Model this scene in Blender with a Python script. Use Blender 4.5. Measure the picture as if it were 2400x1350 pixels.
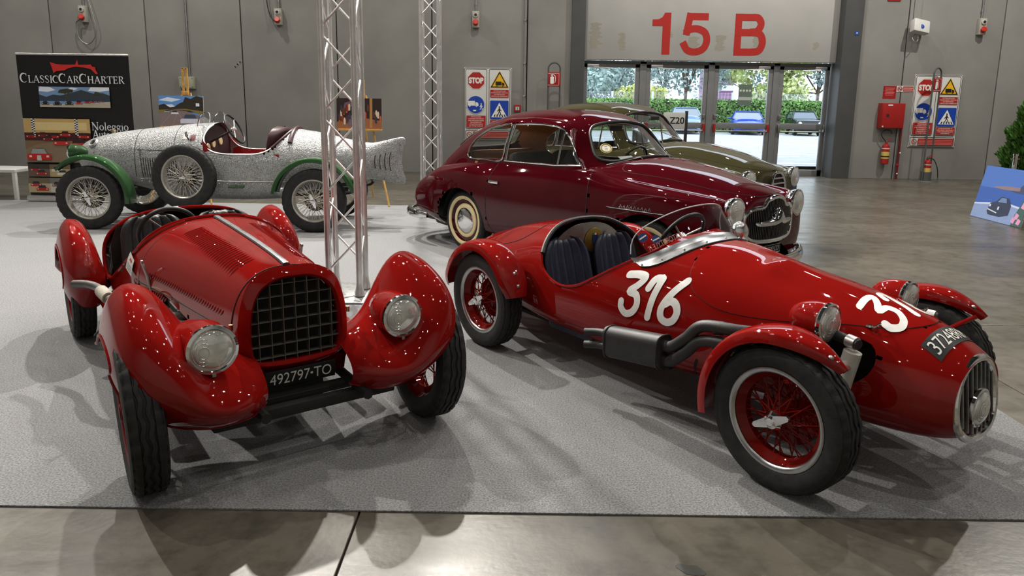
import bpy, bmesh, math, random
import numpy as np
from mathutils import Vector, Matrix
from mathutils.bvhtree import BVHTree
from mathutils.interpolate import poly_3d_calc

for o in list(bpy.data.objects): bpy.data.objects.remove(o, do_unlink=True)
SC = bpy.context.scene
COL = SC.collection
PI = math.pi
rad = math.radians

# ---------------------------------------------------------------- camera
cam_d = bpy.data.cameras.new('camera'); cam = bpy.data.objects.new('camera', cam_d); COL.objects.link(cam)
cam_d.sensor_fit = 'HORIZONTAL'; cam_d.sensor_width = 36.0
cam_d.lens = 1680.0 / 2400.0 * 36.0
cam_d.shift_y = -125.0 / 2400.0
cam_d.clip_start = 0.05; cam_d.clip_end = 500
PITCH, ROLL = rad(10.4), rad(0.8)
_f = Vector((0, math.cos(PITCH), -math.sin(PITCH))); _r = Vector((1, 0, 0)); _u = _r.cross(_f)
_r2 = _r * math.cos(ROLL) + _u * math.sin(ROLL); _u2 = _u * math.cos(ROLL) - _r * math.sin(ROLL)
cam.matrix_world = Matrix(((_r2.x, _u2.x, -_f.x, 0), (_r2.y, _u2.y, -_f.y, 0), (_r2.z, _u2.z, -_f.z, 1.55), (0, 0, 0, 1)))
SC.camera = cam

# ---------------------------------------------------------------- world, lights, exposure
SC.view_settings.view_transform = 'Standard'; SC.view_settings.look = 'None'
SC.view_settings.gamma = 1.0; SC.view_settings.use_curve_mapping = False
SC.view_settings.exposure = -0.3
world = bpy.data.worlds.new('overcast_sky'); SC.world = world; world.use_nodes = True
_n = world.node_tree.nodes; _l = world.node_tree.links; _n.clear()
_bg = _n.new('ShaderNodeBackground'); _out = _n.new('ShaderNodeOutputWorld')
_bg.inputs[0].default_value = (0.80, 0.88, 1.0, 1); _bg.inputs[1].default_value = 5.0
_l.new(_bg.outputs[0], _out.inputs[0])

def disk_light(name, loc, power, size, color, target=None, spread=180):
    d = bpy.data.lights.new(name, 'AREA'); d.shape = 'DISK'; d.size = size; d.energy = power; d.color = color; d.spread = rad(spread)
    o = bpy.data.objects.new(name, d); COL.objects.link(o); o.location = loc
    v = (Vector(target) - Vector(loc)) if target else Vector((0, 0, -1))
    o.rotation_euler = v.to_track_quat('-Z', 'Y').to_euler()
    return o
WARM = (1.0, 0.95, 0.87)
# floodlights under the ceiling, tilted towards the stand
for lx, ly, pw in ((-1.6, 13.0, 640), (-3.9, 11.0, 600), (-7.4, 8.3, 430)):
    disk_light('floodlight', (lx, ly, 8.6), pw, 0.16, WARM, (-0.4, 1.5, 0), 125)
# high-bay lamps under the hall ceiling (small bright discs)
for lx, ly, pw in ((0.4, 11.6, 300), (-6.3, 3.9, 300), (-0.9, 0.8, 60), (3.2, 1.6, 130), (4.6, 8.3, 200),
                   (9.0, 5.6, 260), (9.4, 11.4, 640), (-11.2, 11.2, 250), (-10.8, 3.0, 120), (3.6, -3.0, 50), (-4.0, -3.2, 50), (5.0, 14.0, 200), (-7.0, 13.4, 330), (1.4, 5.8, 80)):
    disk_light('ceiling_lamp_light', (lx, ly, 8.6), pw, 0.16, WARM)
for ix in range(6):
    for iy in range(5):
        disk_light('small_ceiling_lamp_light', (-10.5 + 4.2 * ix + .6 * (iy % 2), -2.4 + 3.7 * iy, 8.75), 7, 0.055, WARM)

# ---------------------------------------------------------------- materials
MATS = {}
def mat(name, color=(.5, .5, .5), rough=.5, metal=0., coat=0., spec=.5, vary=.06, vscale=30., bump=0., bscale=60.,
        rvary=.05, trans=0., ior=1.45, alpha=1., emit=None, emit_s=0., color2=None, detail=4., coat_rough=.03, ramp=(.35, .65), sheen=0.):
    if name in MATS: return MATS[name]
    m = bpy.data.materials.new(name); m.use_nodes = True; nt = m.node_tree; n = nt.nodes; l = nt.links
    b = n['Principled BSDF']
    b.inputs['Roughness'].default_value = rough; b.inputs['Metallic'].default_value = metal
    b.inputs['Coat Weight'].default_value = coat; b.inputs['Coat Roughness'].default_value = coat_rough
    b.inputs['Specular IOR Level'].default_value = spec; b.inputs['Transmission Weight'].default_value = trans
    b.inputs['IOR'].default_value = ior; b.inputs['Alpha'].default_value = alpha; b.inputs['Sheen Weight'].default_value = sheen
    tc = n.new('ShaderNodeTexCoord'); nz = n.new('ShaderNodeTexNoise'); nz.inputs['Scale'].default_value = vscale; nz.inputs['Detail'].default_value = detail
    l.new(tc.outputs['Object'], nz.inputs['Vector'])
    c = np.array(color[:3]); c1 = np.clip(c * (1 - vary), 0, 1); c2 = np.clip(c * (1 + vary), 0, 1) if color2 is None else np.array(color2[:3])
    rp = n.new('ShaderNodeValToRGB'); rp.color_ramp.elements[0].position = ramp[0]; rp.color_ramp.elements[1].position = ramp[1]
    rp.color_ramp.elements[0].color = (*c1, 1); rp.color_ramp.elements[1].color = (*c2, 1)
    l.new(nz.outputs['Fac'], rp.inputs['Fac']); l.new(rp.outputs['Color'], b.inputs['Base Color'])
    if rvary:
        mr = n.new('ShaderNodeMapRange'); mr.inputs['To Min'].default_value = max(rough - rvary, 0.0); mr.inputs['To Max'].default_value = min(rough + rvary, 1)
        l.new(nz.outputs['Fac'], mr.inputs['Value']); l.new(mr.outputs['Result'], b.inputs['Roughness'])
    if bump:
        nb = n.new('ShaderNodeTexNoise'); nb.inputs['Scale'].default_value = bscale; nb.inputs['Detail'].default_value = 5
        l.new(tc.outputs['Object'], nb.inputs['Vector'])
        bp = n.new('ShaderNodeBump'); bp.inputs['Strength'].default_value = bump; bp.inputs['Distance'].default_value = .01
        l.new(nb.outputs['Fac'], bp.inputs['Height']); l.new(bp.outputs['Normal'], b.inputs['Normal'])
    if emit is not None:
        b.inputs['Emission Color'].default_value = (*emit, 1); b.inputs['Emission Strength'].default_value = emit_s
    MATS[name] = m
    return m
def srgb(r, g, b):
    f = lambda c: (c / 255 / 12.92) if c / 255 <= .04045 else ((c / 255 + .055) / 1.055) ** 2.4
    return (f(r), f(g), f(b))
def flat(r, g, b, rough=.5, **k):
    return mat('print_%d_%d_%d' % (r, g, b), srgb(r, g, b), rough=rough, vary=.03, **k)

# ---------------------------------------------------------------- object helpers
def link(o, parent=None):
    COL.objects.link(o)
    if parent is not None: o.parent = parent
    return o
def tag(o, label=None, cat=None, group=None, kind=None):
    if label: o['label'] = label
    if cat: o['category'] = cat
    if group: o['group'] = group
    if kind: o['kind'] = kind
    return o
def empty(name, loc=(0, 0, 0), rz=0., label=None, cat=None, group=None):
    o = bpy.data.objects.new(name, None); o.empty_display_size = .2; link(o); o.location = loc; o.rotation_euler = (0, 0, rz)
    return tag(o, label, cat, group)
def copy_tree(o, parent=None):
    c = o.copy(); COL.objects.link(c); c.parent = parent
    for ch in list(o.children):
        copy_tree(ch, c)
    return c
def finish(name, me, m, parent=None, smooth=35., loc=None, rot=None):
    for mm in (m if isinstance(m, (list, tuple)) else [m]): me.materials.append(mm)
    if smooth is None: me.shade_flat()
    else:
        me.shade_smooth()
        if smooth < 180: me.set_sharp_from_angle(angle=rad(smooth))
    o = bpy.data.objects.new(name, me); link(o, parent)
    if loc is not None: o.location = loc
    if rot is not None: o.rotation_euler = rot
    return o

def rotm(rx=0, ry=0, rz=0):
    return Matrix.Rotation(rz, 3, 'Z') @ Matrix.Rotation(ry, 3, 'Y') @ Matrix.Rotation(rx, 3, 'X')
def crom(pts, n=8, closed=False):
    """Catmull-Rom through points, n samples a segment"""
    P = np.array(pts, float); N = len(P); out = []
    segs = N if closed else N - 1
    for i in range(segs):
        if closed: p0, p1, p2, p3 = P[(i - 1) % N], P[i], P[(i + 1) % N], P[(i + 2) % N]
        else:
            p1, p2 = P[i], P[i + 1]; p0 = P[i - 1] if i > 0 else 2 * p1 - p2; p3 = P[i + 2] if i + 2 < N else 2 * p2 - p1
        for k in range(n):
            t = k / n
            out.append(.5 * ((2 * p1) + (-p0 + p2) * t + (2 * p0 - 5 * p1 + 4 * p2 - p3) * t * t + (-p0 + 3 * p1 - 3 * p2 + p3) * t ** 3))
    if not closed: out.append(P[-1])
    return np.array(out)
def pchip(xs, ys, x):
    xs = np.array(xs, float); ys = np.array(ys, float); x = np.clip(np.array(x, float), xs[0], xs[-1])
    h = np.diff(xs); d = np.diff(ys) / h; n = len(xs); m = np.zeros(n)
    m[0] = d[0]; m[-1] = d[-1]
    for i in range(1, n - 1):
        if d[i - 1] * d[i] > 0:
            w1 = 2 * h[i] + h[i - 1]; w2 = h[i] + 2 * h[i - 1]; m[i] = (w1 + w2) / (w1 / d[i - 1] + w2 / d[i])
    i = np.clip(np.searchsorted(xs, x, 'right') - 1, 0, n - 2); t = (x - xs[i]) / h[i]
    return ((2 * t ** 3 - 3 * t ** 2 + 1) * ys[i] + (t ** 3 - 2 * t ** 2 + t) * h[i] * m[i] + (-2 * t ** 3 + 3 * t ** 2) * ys[i + 1] + (t ** 3 - t ** 2) * h[i] * m[i + 1])

class G:
    """collects vertices and faces of ONE part"""
    def __init__(s): s.v = []; s.f = []; s.mi = []; s.cur = 0
    def add(s, vs, fs, M=None, T=None):
        b = len(s.v)
        for p in vs:
            q = Vector(p)
            if M is not None: q = M @ q
            if T is not None: q = q + Vector(T)
            s.v.append((q.x, q.y, q.z))
        for f in fs: s.f.append(tuple(i + b for i in f)); s.mi.append(s.cur)
        return s
    def box(s, c, d, rot=None, ch=0.):
        x, y, z = d[0] / 2, d[1] / 2, d[2] / 2
        M = rot
        if ch <= 0:
            vs = [(a * x, b * y, e * z) for a in (-1, 1) for b in (-1, 1) for e in (-1, 1)]
            fs = [(0, 1, 3, 2), (4, 6, 7, 5), (0, 4, 5, 1), (2, 3, 7, 6), (0, 2, 6, 4), (1, 5, 7, 3)]
            return s.add(vs, fs, M, c)
        bm = bmesh.new(); bmesh.ops.create_cube(bm, size=1.0)
        for v in bm.verts: v.co = Vector((v.co.x * d[0], v.co.y * d[1], v.co.z * d[2]))
        bmesh.ops.bevel(bm, geom=bm.edges[:], offset=min(ch, .49 * min(d)), segments=2, profile=.6, affect='EDGES')
        bm.verts.index_update()
        s.add([v.co[:] for v in bm.verts], [[v.index for v in f.verts] for f in bm.faces], M, c); bm.free(); return s
    def tube(s, pts, r, n=8, closed=False, caps=True, flat=None):
        P = [Vector(p) for p in pts]; N = len(P)
        R = [r] * N if np.isscalar(r) else list(r)
        T = []
        for i in range(N):
            a = P[(i - 1) % N] if (closed or i > 0) else P[i]; b = P[(i + 1) % N] if (closed or i < N - 1) else P[i]
            t = (b - a); T.append(t.normalized() if t.length > 1e-9 else (T[-1] if T else Vector((0, 0, 1))))
        up = Vector((0, 0, 1)) if abs(T[0].z) < .9 else Vector((1, 0, 0))
        nrm = (up - T[0] * up.dot(T[0])).normalized(); vs = []
        fr = []
        for i in range(N):
            if i > 0:
                nrm = nrm - T[i] * nrm.dot(T[i])
                nrm = nrm.normalized() if nrm.length > 1e-6 else T[i].orthogonal().normalized()
            fr.append((nrm.copy(), T[i].cross(nrm)))
        if closed:   # undo twist
            a, b = fr[0]; last = fr[-1][0]; ang = math.atan2(last.dot(b), last.dot(a))
            fr = [(x * math.cos(-ang * i / N) + y * math.sin(-ang * i / N), y * math.cos(-ang * i / N) - x * math.sin(-ang * i / N)) for i, (x, y) in enumerate(fr)]
        fx, fy = flat if flat else (1., 1.)
        for i in range(N):
            x, y = fr[i]
            for k in range(n):
                a = 2 * PI * k / n; vs.append(P[i] + (x * math.cos(a) * fx + y * math.sin(a) * fy) * R[i])
        fs = []
        for i in range(N if closed else N - 1):
            j = (i + 1) % N
            for k in range(n):
                k2 = (k + 1) % n; fs.append((i * n + k, i * n + k2, j * n + k2, j * n + k))
        if caps and not closed:
            fs.append(tuple(range(n - 1, -1, -1))); fs.append(tuple((N - 1) * n + k for k in range(n)))
        return s.add(vs, fs)
    def lathe(s, prof, n=32, M=None, T=None, closed=False, a0=0., a1=2 * PI, mod=None):
        """profile (r,h) turned about local Z"""
        full = abs(a1 - a0) > 2 * PI - 1e-6; cols = n if full else n + 1; m = len(prof); vs = []
        for i in range(cols):
            a = a0 + (a1 - a0) * i / n; ca, sa = math.cos(a), math.sin(a)
            for j, (r, h) in enumerate(prof):
                if mod: r, h = mod(i, j, r, h)
                vs.append((r * ca, r * sa, h))
        fs = []
        for i in range(n):
            i2 = (i + 1) % cols
            for j in range(m if closed else m - 1):
                j2 = (j + 1) % m; fs.append((i * m + j, i2 * m + j, i2 * m + j2, i * m + j2))
        return s.add(vs, fs, M, T)
    def grid(s, P, cu=False, cv=False, flip=False):
        P = np.asarray(P); nu, nv = P.shape[:2]; fs = []
        for i in range(nu if cu else nu - 1):
            for j in range(nv if cv else nv - 1):
                a, b, c, d = i * nv + j, ((i + 1) % nu) * nv + j, ((i + 1) % nu) * nv + (j + 1) % nv, i * nv + (j + 1) % nv
                fs.append((a, d, c, b) if flip else (a, b, c, d))
        return s.add(P.reshape(-1, 3).tolist(), fs)
    def prism(s, outline, t, M=None, T=None, back=True):
        """flat outline in local XY, thickness t along local +Z from 0"""
        n = len(outline)
        vs = [(p[0], p[1], t) for p in outline] + [(p[0], p[1], 0) for p in outline]
        fs = [tuple(range(n))] + [(i, i + n, (i + 1) % n + n, (i + 1) % n) for i in range(n)]
        if back: fs.append(tuple(range(2 * n - 1, n - 1, -1)))
        return s.add(vs, fs, M, T)
    def sphere(s, c, r, n=16, m=10, sc=(1, 1, 1), M=None):
        P = [[(r * sc[0] * math.sin(PI * j / m) * math.cos(2 * PI * i / n), r * sc[1] * math.sin(PI * j / m) * math.sin(2 * PI * i / n), r * sc[2] * math.cos(PI * j / m)) for j in range(m + 1)] for i in range(n)]
        h = G().grid(np.array(P), cu=True)
        return s.add(h.v, h.f, M, c)
    def mesh(s, name='m', weld=0.):
        me = bpy.data.meshes.new(name); me.from_pydata(s.v, [], s.f)
        if any(s.mi): me.polygons.foreach_set('material_index', s.mi)
        bm = bmesh.new(); bm.from_mesh(me)
        if weld: bmesh.ops.remove_doubles(bm, verts=bm.verts[:], dist=weld)
        bmesh.ops.recalc_face_normals(bm, faces=bm.faces[:]); bm.to_mesh(me); bm.free()
        me.update(); return me
    def obj(s, name, m, parent=None, smooth=35., loc=None, rot=None, weld=0.):
        return finish(name, s.mesh(name, weld), m, parent, smooth, loc, rot)

FWD_X = Matrix(((0, 0, 1), (0, 1, 0), (-1, 0, 0)))          # local Z -> +X
AX_Y = Matrix(((1, 0, 0), (0, 0, 1), (0, -1, 0)))           # local Z -> +Y
STAND = Matrix(((1, 0, 0), (0, 0, -1), (0, 1, 0)))          # local XY plane stands up, local Z -> -Y (faces the camera)

# ---------------------------------------------------------------- lettering
def text_geo(txt, size=1., space=1., align='CENTER', bold=0., shear=0., sx=1.):
    cu = bpy.data.curves.new('lettering', 'FONT'); cu.body = txt; cu.size = size; cu.space_character = space; cu.align_x = align; cu.offset = bold; cu.shear = shear
    cu.resolution_u = 4
    o = bpy.data.objects.new('lettering', cu); COL.objects.link(o); bpy.context.view_layer.update()
    dg = bpy.context.evaluated_depsgraph_get(); me = o.evaluated_get(dg).to_mesh()
    vs = [(v.co.x * sx, v.co.y, 0.) for v in me.vertices]; fs = [tuple(p.vertices) for p in me.polygons]
    o.evaluated_get(dg).to_mesh_clear(); bpy.data.objects.remove(o); bpy.data.curves.remove(cu)
    return vs, fs
def text_obj(name, txt, size, m, parent, M, T, fit=None, height=None, **k):
    """flat lettering centred on T; M maps local XY to the surface; fit = wanted width, height = wanted cap height"""
    vs, fs = text_geo(txt, size, **k)
    a = np.array(vs); lo, hi = a.min(0), a.max(0); w = hi[0] - lo[0]; h = hi[1] - lo[1]
    sx = (fit / w) if fit else 1.; sy = (height / h) if height else (sx if fit else 1.)
    a = (a - (lo + hi) / 2) * np.array([sx, sy, 1])
    return G().add(a.tolist(), fs, M, T).obj(name, m, parent, None)
def stroke(pts, w, n=10, cap=True):
    """flat thick line with round ends -> (verts2d, faces)"""
    P = np.array(pts, float); W = np.ones(len(P)) * w if np.isscalar(w) else np.array(w, float)
    vs = []; fs = []
    for i in range(len(P)):
        a = P[max(i - 1, 0)]; b = P[min(i + 1, len(P) - 1)]; t = (b - a); t = t / (np.linalg.norm(t) + 1e-12); nn = np.array([-t[1], t[0]])
        vs += [P[i] + nn * W[i] / 2, P[i] - nn * W[i] / 2]
        if i: fs.append((2 * i - 2, 2 * i - 1, 2 * i + 1, 2 * i))
    if cap:
        for e, q in ((0, 1), (len(P) - 1, len(P) - 2)):
            t = P[e] - P[q]; t = t / (np.linalg.norm(t) + 1e-12); a0 = math.atan2(t[1], t[0]) - PI / 2; b = len(vs)
            for k in range(n + 1):
                a = a0 + PI * k / n; vs.append(P[e] + np.array([math.cos(a), math.sin(a)]) * W[e] / 2)
            fs.append(tuple(range(b, b + n + 1)))
    return [(p[0], p[1], 0.) for p in vs], fs
def arc2(cx, cy, rx, ry, a0, a1, n=14):
    return [(cx + rx * math.cos(rad(a0 + (a1 - a0) * i / n)), cy + ry * math.sin(rad(a0 + (a1 - a0) * i / n))) for i in range(n + 1)]
def rrect(w, h, r, n=5, cx=0., cy=0.):
    o = []
    for sx, sy, a in ((1, 1, 0), (-1, 1, 90), (-1, -1, 180), (1, -1, 270)):
        o += [(cx + sx * (w / 2 - r) + r * math.cos(rad(a + 90 * k / n)), cy + sy * (h / 2 - r) + r * math.sin(rad(a + 90 * k / n))) for k in range(n + 1)]
    return o

# ---------------------------------------------------------------- lofted bodies
class Loft:
    """dense symmetric surface; rows[i] is a full section (nv,3)"""
    def __init__(s, P):
        s.P = np.asarray(P, float); nu, nv = s.P.shape[:2]
        s.bm = bmesh.new(); vs = [s.bm.verts.new(p) for p in s.P.reshape(-1, 3)]
        for i in range(nu - 1):
            for j in range(nv - 1):
                a, b, c, d = i * nv + j, (i + 1) * nv + j, (i + 1) * nv + j + 1, i * nv + j + 1
                try: s.bm.faces.new((vs[a], vs[b], vs[c], vs[d]))
                except ValueError: pass
        bmesh.ops.remove_doubles(s.bm, verts=s.bm.verts[:], dist=2e-4)
        bmesh.ops.dissolve_degenerate(s.bm, edges=s.bm.edges[:], dist=1e-5)
        bmesh.ops.recalc_face_normals(s.bm, faces=s.bm.faces[:])
        s.bm.normal_update(); s.bm.verts.index_update()
        s.on = [v.normal.copy() for v in s.bm.verts]; s.ov = [v.co.copy() for v in s.bm.verts]; s.of = [[v.index for v in f.verts] for f in s.bm.faces]
        s.bvh = BVHTree.FromPolygons(s.ov, s.of)
    def normal_at(s, p):
        loc, nn, fi, d = s.bvh.find_nearest(p)
        if fi is None: return Vector((0, 0, 1))
        ids = s.of[fi]; w = poly_3d_calc([s.ov[i] for i in ids], loc); r = Vector((0, 0, 0))
        for i, a in zip(ids, w): r += s.on[i] * a
        return r.normalized() if r.length > 1e-9 else nn
    def cut(s, poly, ax=(0, 2), filt=None, remove=True):
        bm = s.bm; a, b = ax; poly = [tuple(p) for p in poly]; n = len(poly)
        lo = (min(p[0] for p in poly), min(p[1] for p in poly)); hi = (max(p[0] for p in poly), max(p[1] for p in poly)); e = .02
        def ok(f):
            c = f.calc_center_median()
            if filt and not filt(c): return False
            xs = [v.co[a] for v in f.verts]; ys = [v.co[b] for v in f.verts]
            return max(xs) >= lo[0] - e and min(xs) <= hi[0] + e and max(ys) >= lo[1] - e and min(ys) <= hi[1] + e
        def bb(f):
            xs = [v.co[a] for v in f.verts]; ys = [v.co[b] for v in f.verts]; return (min(xs), max(xs), min(ys), max(ys))
        cand = {f: bb(f) for f in bm.faces if ok(f)}
        for i in range(n):
            p, q = poly[i], poly[(i + 1) % n]; dx, dy = q[0] - p[0], q[1] - p[1]; L = math.hypot(dx, dy)
            if L < 1e-7: continue
            nx, ny = dy / L, -dx / L; sel = []
            x0, x1, y0, y1 = min(p[0], q[0]) - 1e-4, max(p[0], q[0]) + 1e-4, min(p[1], q[1]) - 1e-4, max(p[1], q[1]) + 1e-4
            near = [f for f, t in cand.items() if t[1] >= x0 and t[0] <= x1 and t[3] >= y0 and t[2] <= y1]
            for f in near:
                dd = [(v.co[a] - p[0]) * nx + (v.co[b] - p[1]) * ny for v in f.verts]
                if min(dd) < -1e-6 and max(dd) > 1e-6: sel.append(f)
            if not sel: continue
            for f in sel: del cand[f]
            geom = list(sel) + list({ed for f in sel for ed in f.edges}) + list({v for f in sel for v in f.verts})
            co = [0, 0, 0]; no = [0, 0, 0]; co[a], co[b] = p; no[a], no[b] = nx, ny
            res = bmesh.ops.bisect_plane(bm, geom=geom, dist=1e-6, plane_co=co, plane_no=no)
            for g in res['geom']:
                if isinstance(g, bmesh.types.BMFace) and g.is_valid: cand[g] = bb(g)
        cand = [f for f in cand if f.is_valid]
        def pip(x, y):
            r = False
            for i in range(n):
                x1, y1 = poly[i]; x2, y2 = poly[(i + 1) % n]
                if (y1 > y) != (y2 > y) and x < (x2 - x1) * (y - y1) / (y2 - y1) + x1: r = not r
            return r
        ins = [f for f in cand if f.is_valid and (not filt or filt(f.calc_center_median())) and pip(f.calc_center_median()[a], f.calc_center_median()[b])]
        if remove:
            bmesh.ops.delete(bm, geom=ins, context='FACES'); return None
        return ins
    def extract(s, poly, ax, filt, name, m, parent, offset=0., shrink=1.):
        """cut out a region and return it as its own part"""
        ins = s.cut(poly, ax, filt, remove=False)
        h = G(); idx = {}
        for f in ins:
            ids = []
            for v in f.verts:
                if v not in idx:
                    idx[v] = len(h.v); p = v.co + s.normal_at(v.co) * offset; h.v.append((p.x, p.y, p.z))
                ids.append(idx[v])
            h.f.append(tuple(ids)); h.mi.append(0)
        bmesh.ops.delete(s.bm, geom=ins, context='FACES')
        return s._out(h.v, h.f, name, m, parent)
    def _out(s, vs, fs, name, m, parent):
        fs = [tuple(f) for f in fs]; VV = [Vector(v) for v in vs]; NN = [s.normal_at(v) for v in VV]; F2 = []
        for f in fs:
            a, b, c = VV[f[0]], VV[f[1]], VV[f[2]]; g = (b - a).cross(c - a)
            F2.append(f if g.dot(NN[f[0]] + NN[f[1]] + NN[f[2]]) >= 0 else f[::-1])
        me = bpy.data.meshes.new(name); me.from_pydata([tuple(v) for v in vs], [], F2); me.update()
        for mm in (m if isinstance(m, (list, tuple)) else [m]): me.materials.append(mm)
        me.shade_smooth()
        me.normals_split_custom_set_from_vertices(NN)
        o = bpy.data.objects.new(name, me); return link(o, parent)
    def obj(s, name, m, parent):
        bm = s.bm; loose = [v for v in bm.verts if not v.link_faces]; bmesh.ops.delete(bm, geom=loose, context='VERTS')
        bm.verts.index_update()
        return s._out([v.co.copy() for v in bm.verts], [[v.index for v in f.verts] for f in bm.faces], name, m, parent)
    def hit(s, o, d, off=0.):
        loc, nn, fi, dist = s.bvh.ray_cast(Vector(o), Vector(d).normalized())
        if loc is None: return None
        return loc + s.normal_at(loc) * off
    def drop(s, pts, ax, sign, off=0., far=6.):
        """project 2D outline points along an axis onto the surface. ax=(0,2): along y; (0,1): along z; (1,2): along x"""
        k = 3 - ax[0] - ax[1]; out = []
        for p in pts:
            o = [0, 0, 0]; o[ax[0]], o[ax[1]] = p[0], p[1]; o[k] = far * sign; d = [0, 0, 0]; d[k] = -sign
            h = s.hit(o, d, off)
            if h is not None: out.append(h)
        return out
    def decal(s, vs, fs, ax, sign, name, m, parent, off=.0012, fine=.02):
        """flat 2D mesh laid on the surface"""
        bm = bmesh.new(); V = [bm.verts.new((p[0], p[1], 0)) for p in vs]
        for f in fs:
            try: bm.faces.new([V[i] for i in f])
            except ValueError: pass
        bmesh.ops.triangulate(bm, faces=bm.faces[:])
        for _ in range(5):
            ed = [e for e in bm.edges if e.calc_length() > fine]
            if not ed: break
            bmesh.ops.subdivide_edges(bm, edges=ed, cuts=1)
        bmesh.ops.triangulate(bm, faces=bm.faces[:])
        k = 3 - ax[0] - ax[1]; bad = []
        for v in bm.verts:
            o = [0, 0, 0]; o[ax[0]], o[ax[1]] = v.co.x, v.co.y; o[k] = 6. * sign; d = [0, 0, 0]; d[k] = -sign
            h = s.hit(o, d, off)
            if h is None: bad.append(v)
            else: v.co = h
        bmesh.ops.delete(bm, geom=bad, context='VERTS'); bm.verts.index_update()
        o = s._out([v.co.copy() for v in bm.verts], [[v.index for v in f.verts] for f in bm.faces], name, m, parent); bm.free(); return o

def super_sections(P, xs, nt=24, nb=20, mod=None):
    """P: dict of lists x,zt,zm,zb,w,et,eb -> full sections (nu,nv,3) from under-left over the top to under-right"""
    rows = []
    g = {k: pchip(P['x'], P[k], xs) for k in P if k != 'x'}
    def quarter(e, n):
        t = np.linspace(0, PI / 2, 300); a = np.sin(t) ** (2 / e); b = np.cos(t) ** (2 / e); return a, b
    for i, x in enumerate(xs):
        w, zt, zm, zb = g['w'][i], g['zt'][i], g['zm'][i], g['zb'][i]
        def samp(e, h, n):
            a, b = quarter(e, n); y = w * a; z = h * b
            s = np.concatenate([[0], np.cumsum(np.hypot(np.diff(y), np.diff(z)))]); q = np.linspace(0, s[-1], n)
            return np.interp(q, s, y), np.interp(q, s, z)
        y1, z1 = samp(g['et'][i], zt - zm, nt); y2, z2 = samp(g['eb'][i], zm - zb, nb)
        y = np.concatenate([y1, y2[::-1][1:]]); z = np.concatenate([zm + z1, (zm - z2)[::-1][1:]])
        y[0] = 0; y[-1] = 0
        half = np.stack([np.full_like(y, x), y, z], 1)
        full = np.concatenate([half[::-1] * np.array([1, -1, 1]), half[1:]], 0)
        rows.append(full)
    R = np.array(rows)
    if mod is not None: R = mod(R)
    return R
def point_sections(S, xs, n=6):
    """S: list of (x,[(y,z)...]) half sections, same count -> full sections; Catmull-Rom across, pchip along"""
    X = [s[0] for s in S]; K = len(S[0][1]); C = np.array([s[1] for s in S], float)
    Y = np.stack([pchip(X, C[:, k, 0], xs) for k in range(K)], 1); Z = np.stack([pchip(X, C[:, k, 1], xs) for k in range(K)], 1)
    rows = []
    for i, x in enumerate(xs):
        c = np.stack([Y[i], Z[i]], 1)
        ext = np.concatenate([[c[1] * np.array([-1, 1])], c])       # mirror neighbour for a flat crown
        h = crom(ext, n)[n:]
        h[:, 0] = np.maximum(h[:, 0], 0.); h[0, 0] = 0.
        half = np.stack([np.full(len(h), x), h[:, 0], h[:, 1]], 1)
        rows.append(np.concatenate([half[::-1] * np.array([1, -1, 1]), half[1:]], 0))
    return np.array(rows)
# ================================================================ materials of the place
def concrete_floor():
    m = mat('polished_concrete', (.100, .090, .072), rough=.3, vary=.26, vscale=1.1, detail=9., bump=.05, bscale=40., rvary=.12, ramp=(.3, .7), spec=.5)
    nt = m.node_tree; n = nt.nodes; l = nt.links; b = n['Principled BSDF']; src = b.inputs['Base Color'].links[0].from_socket
    tc = n.new('ShaderNodeTexCoord'); sp = n.new('ShaderNodeTexNoise'); sp.inputs['Scale'].default_value = 7.; sp.inputs['Detail'].default_value = 10; sp.inputs['Roughness'].default_value = .7
    l.new(tc.outputs['Object'], sp.inputs['Vector']); r = n.new('ShaderNodeValToRGB'); r.color_ramp.elements[0].position = .33; r.color_ramp.elements[0].color = (.5, .49, .46, 1); r.color_ramp.elements[1].position = .54; r.color_ramp.elements[1].color = (1, 1, 1, 1)
    l.new(sp.outputs['Fac'], r.inputs['Fac']); mx = n.new('ShaderNodeMix'); mx.data_type = 'RGBA'; mx.blend_type = 'MULTIPLY'; mx.inputs[0].default_value = .8
    l.new(src, mx.inputs[6]); l.new(r.outputs['Color'], mx.inputs[7]); l.new(mx.outputs[2], b.inputs['Base Color'])
    # long streaks left by cleaning machines
    wv = n.new('ShaderNodeTexNoise'); mp = n.new('ShaderNodeMapping'); mp.inputs['Scale'].default_value = (.35, 3.2, 1); mp.inputs['Rotation'].default_value = (0, 0, .25)
    l.new(tc.outputs['Object'], mp.inputs[0]); l.new(mp.outputs[0], wv.inputs['Vector']); wv.inputs['Scale'].default_value = 1.5; wv.inputs['Detail'].default_value = 6
    mr = n.new('ShaderNodeMapRange'); mr.inputs['To Min'].default_value = .16; mr.inputs['To Max'].default_value = .46; l.new(wv.outputs['Fac'], mr.inputs['Value']); l.new(mr.outputs[0], b.inputs['Roughness'])
    return m
M_FLOOR = concrete_floor()
M_DARK = mat('dark_gap', (.012, .012, .012), rough=.8)
M_CARPET = mat('grey_needle_felt_carpet', (.222, .224, .230), rough=.95, vary=.46, vscale=130., detail=8., bump=.5, bscale=300., rvary=.02, ramp=(.32, .68), spec=.15, sheen=.15)
M_WALL = mat('grey_precast_concrete', (.236, .232, .218), rough=.75, vary=.10, vscale=.9, detail=8., bump=.06, bscale=25.)
M_COLUMN = mat('dark_grey_painted_steel', (.07, .072, .072), rough=.5, vary=.05, vscale=3.)
M_FRAME = mat('grey_aluminium_door_frame', (.20, .203, .207), rough=.4, metal=.3, vary=.04)
M_ALU = mat('bare_aluminium', (.74, .73, .72), rough=.36, metal=.9, vary=.06, vscale=12., rvary=.08)
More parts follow.
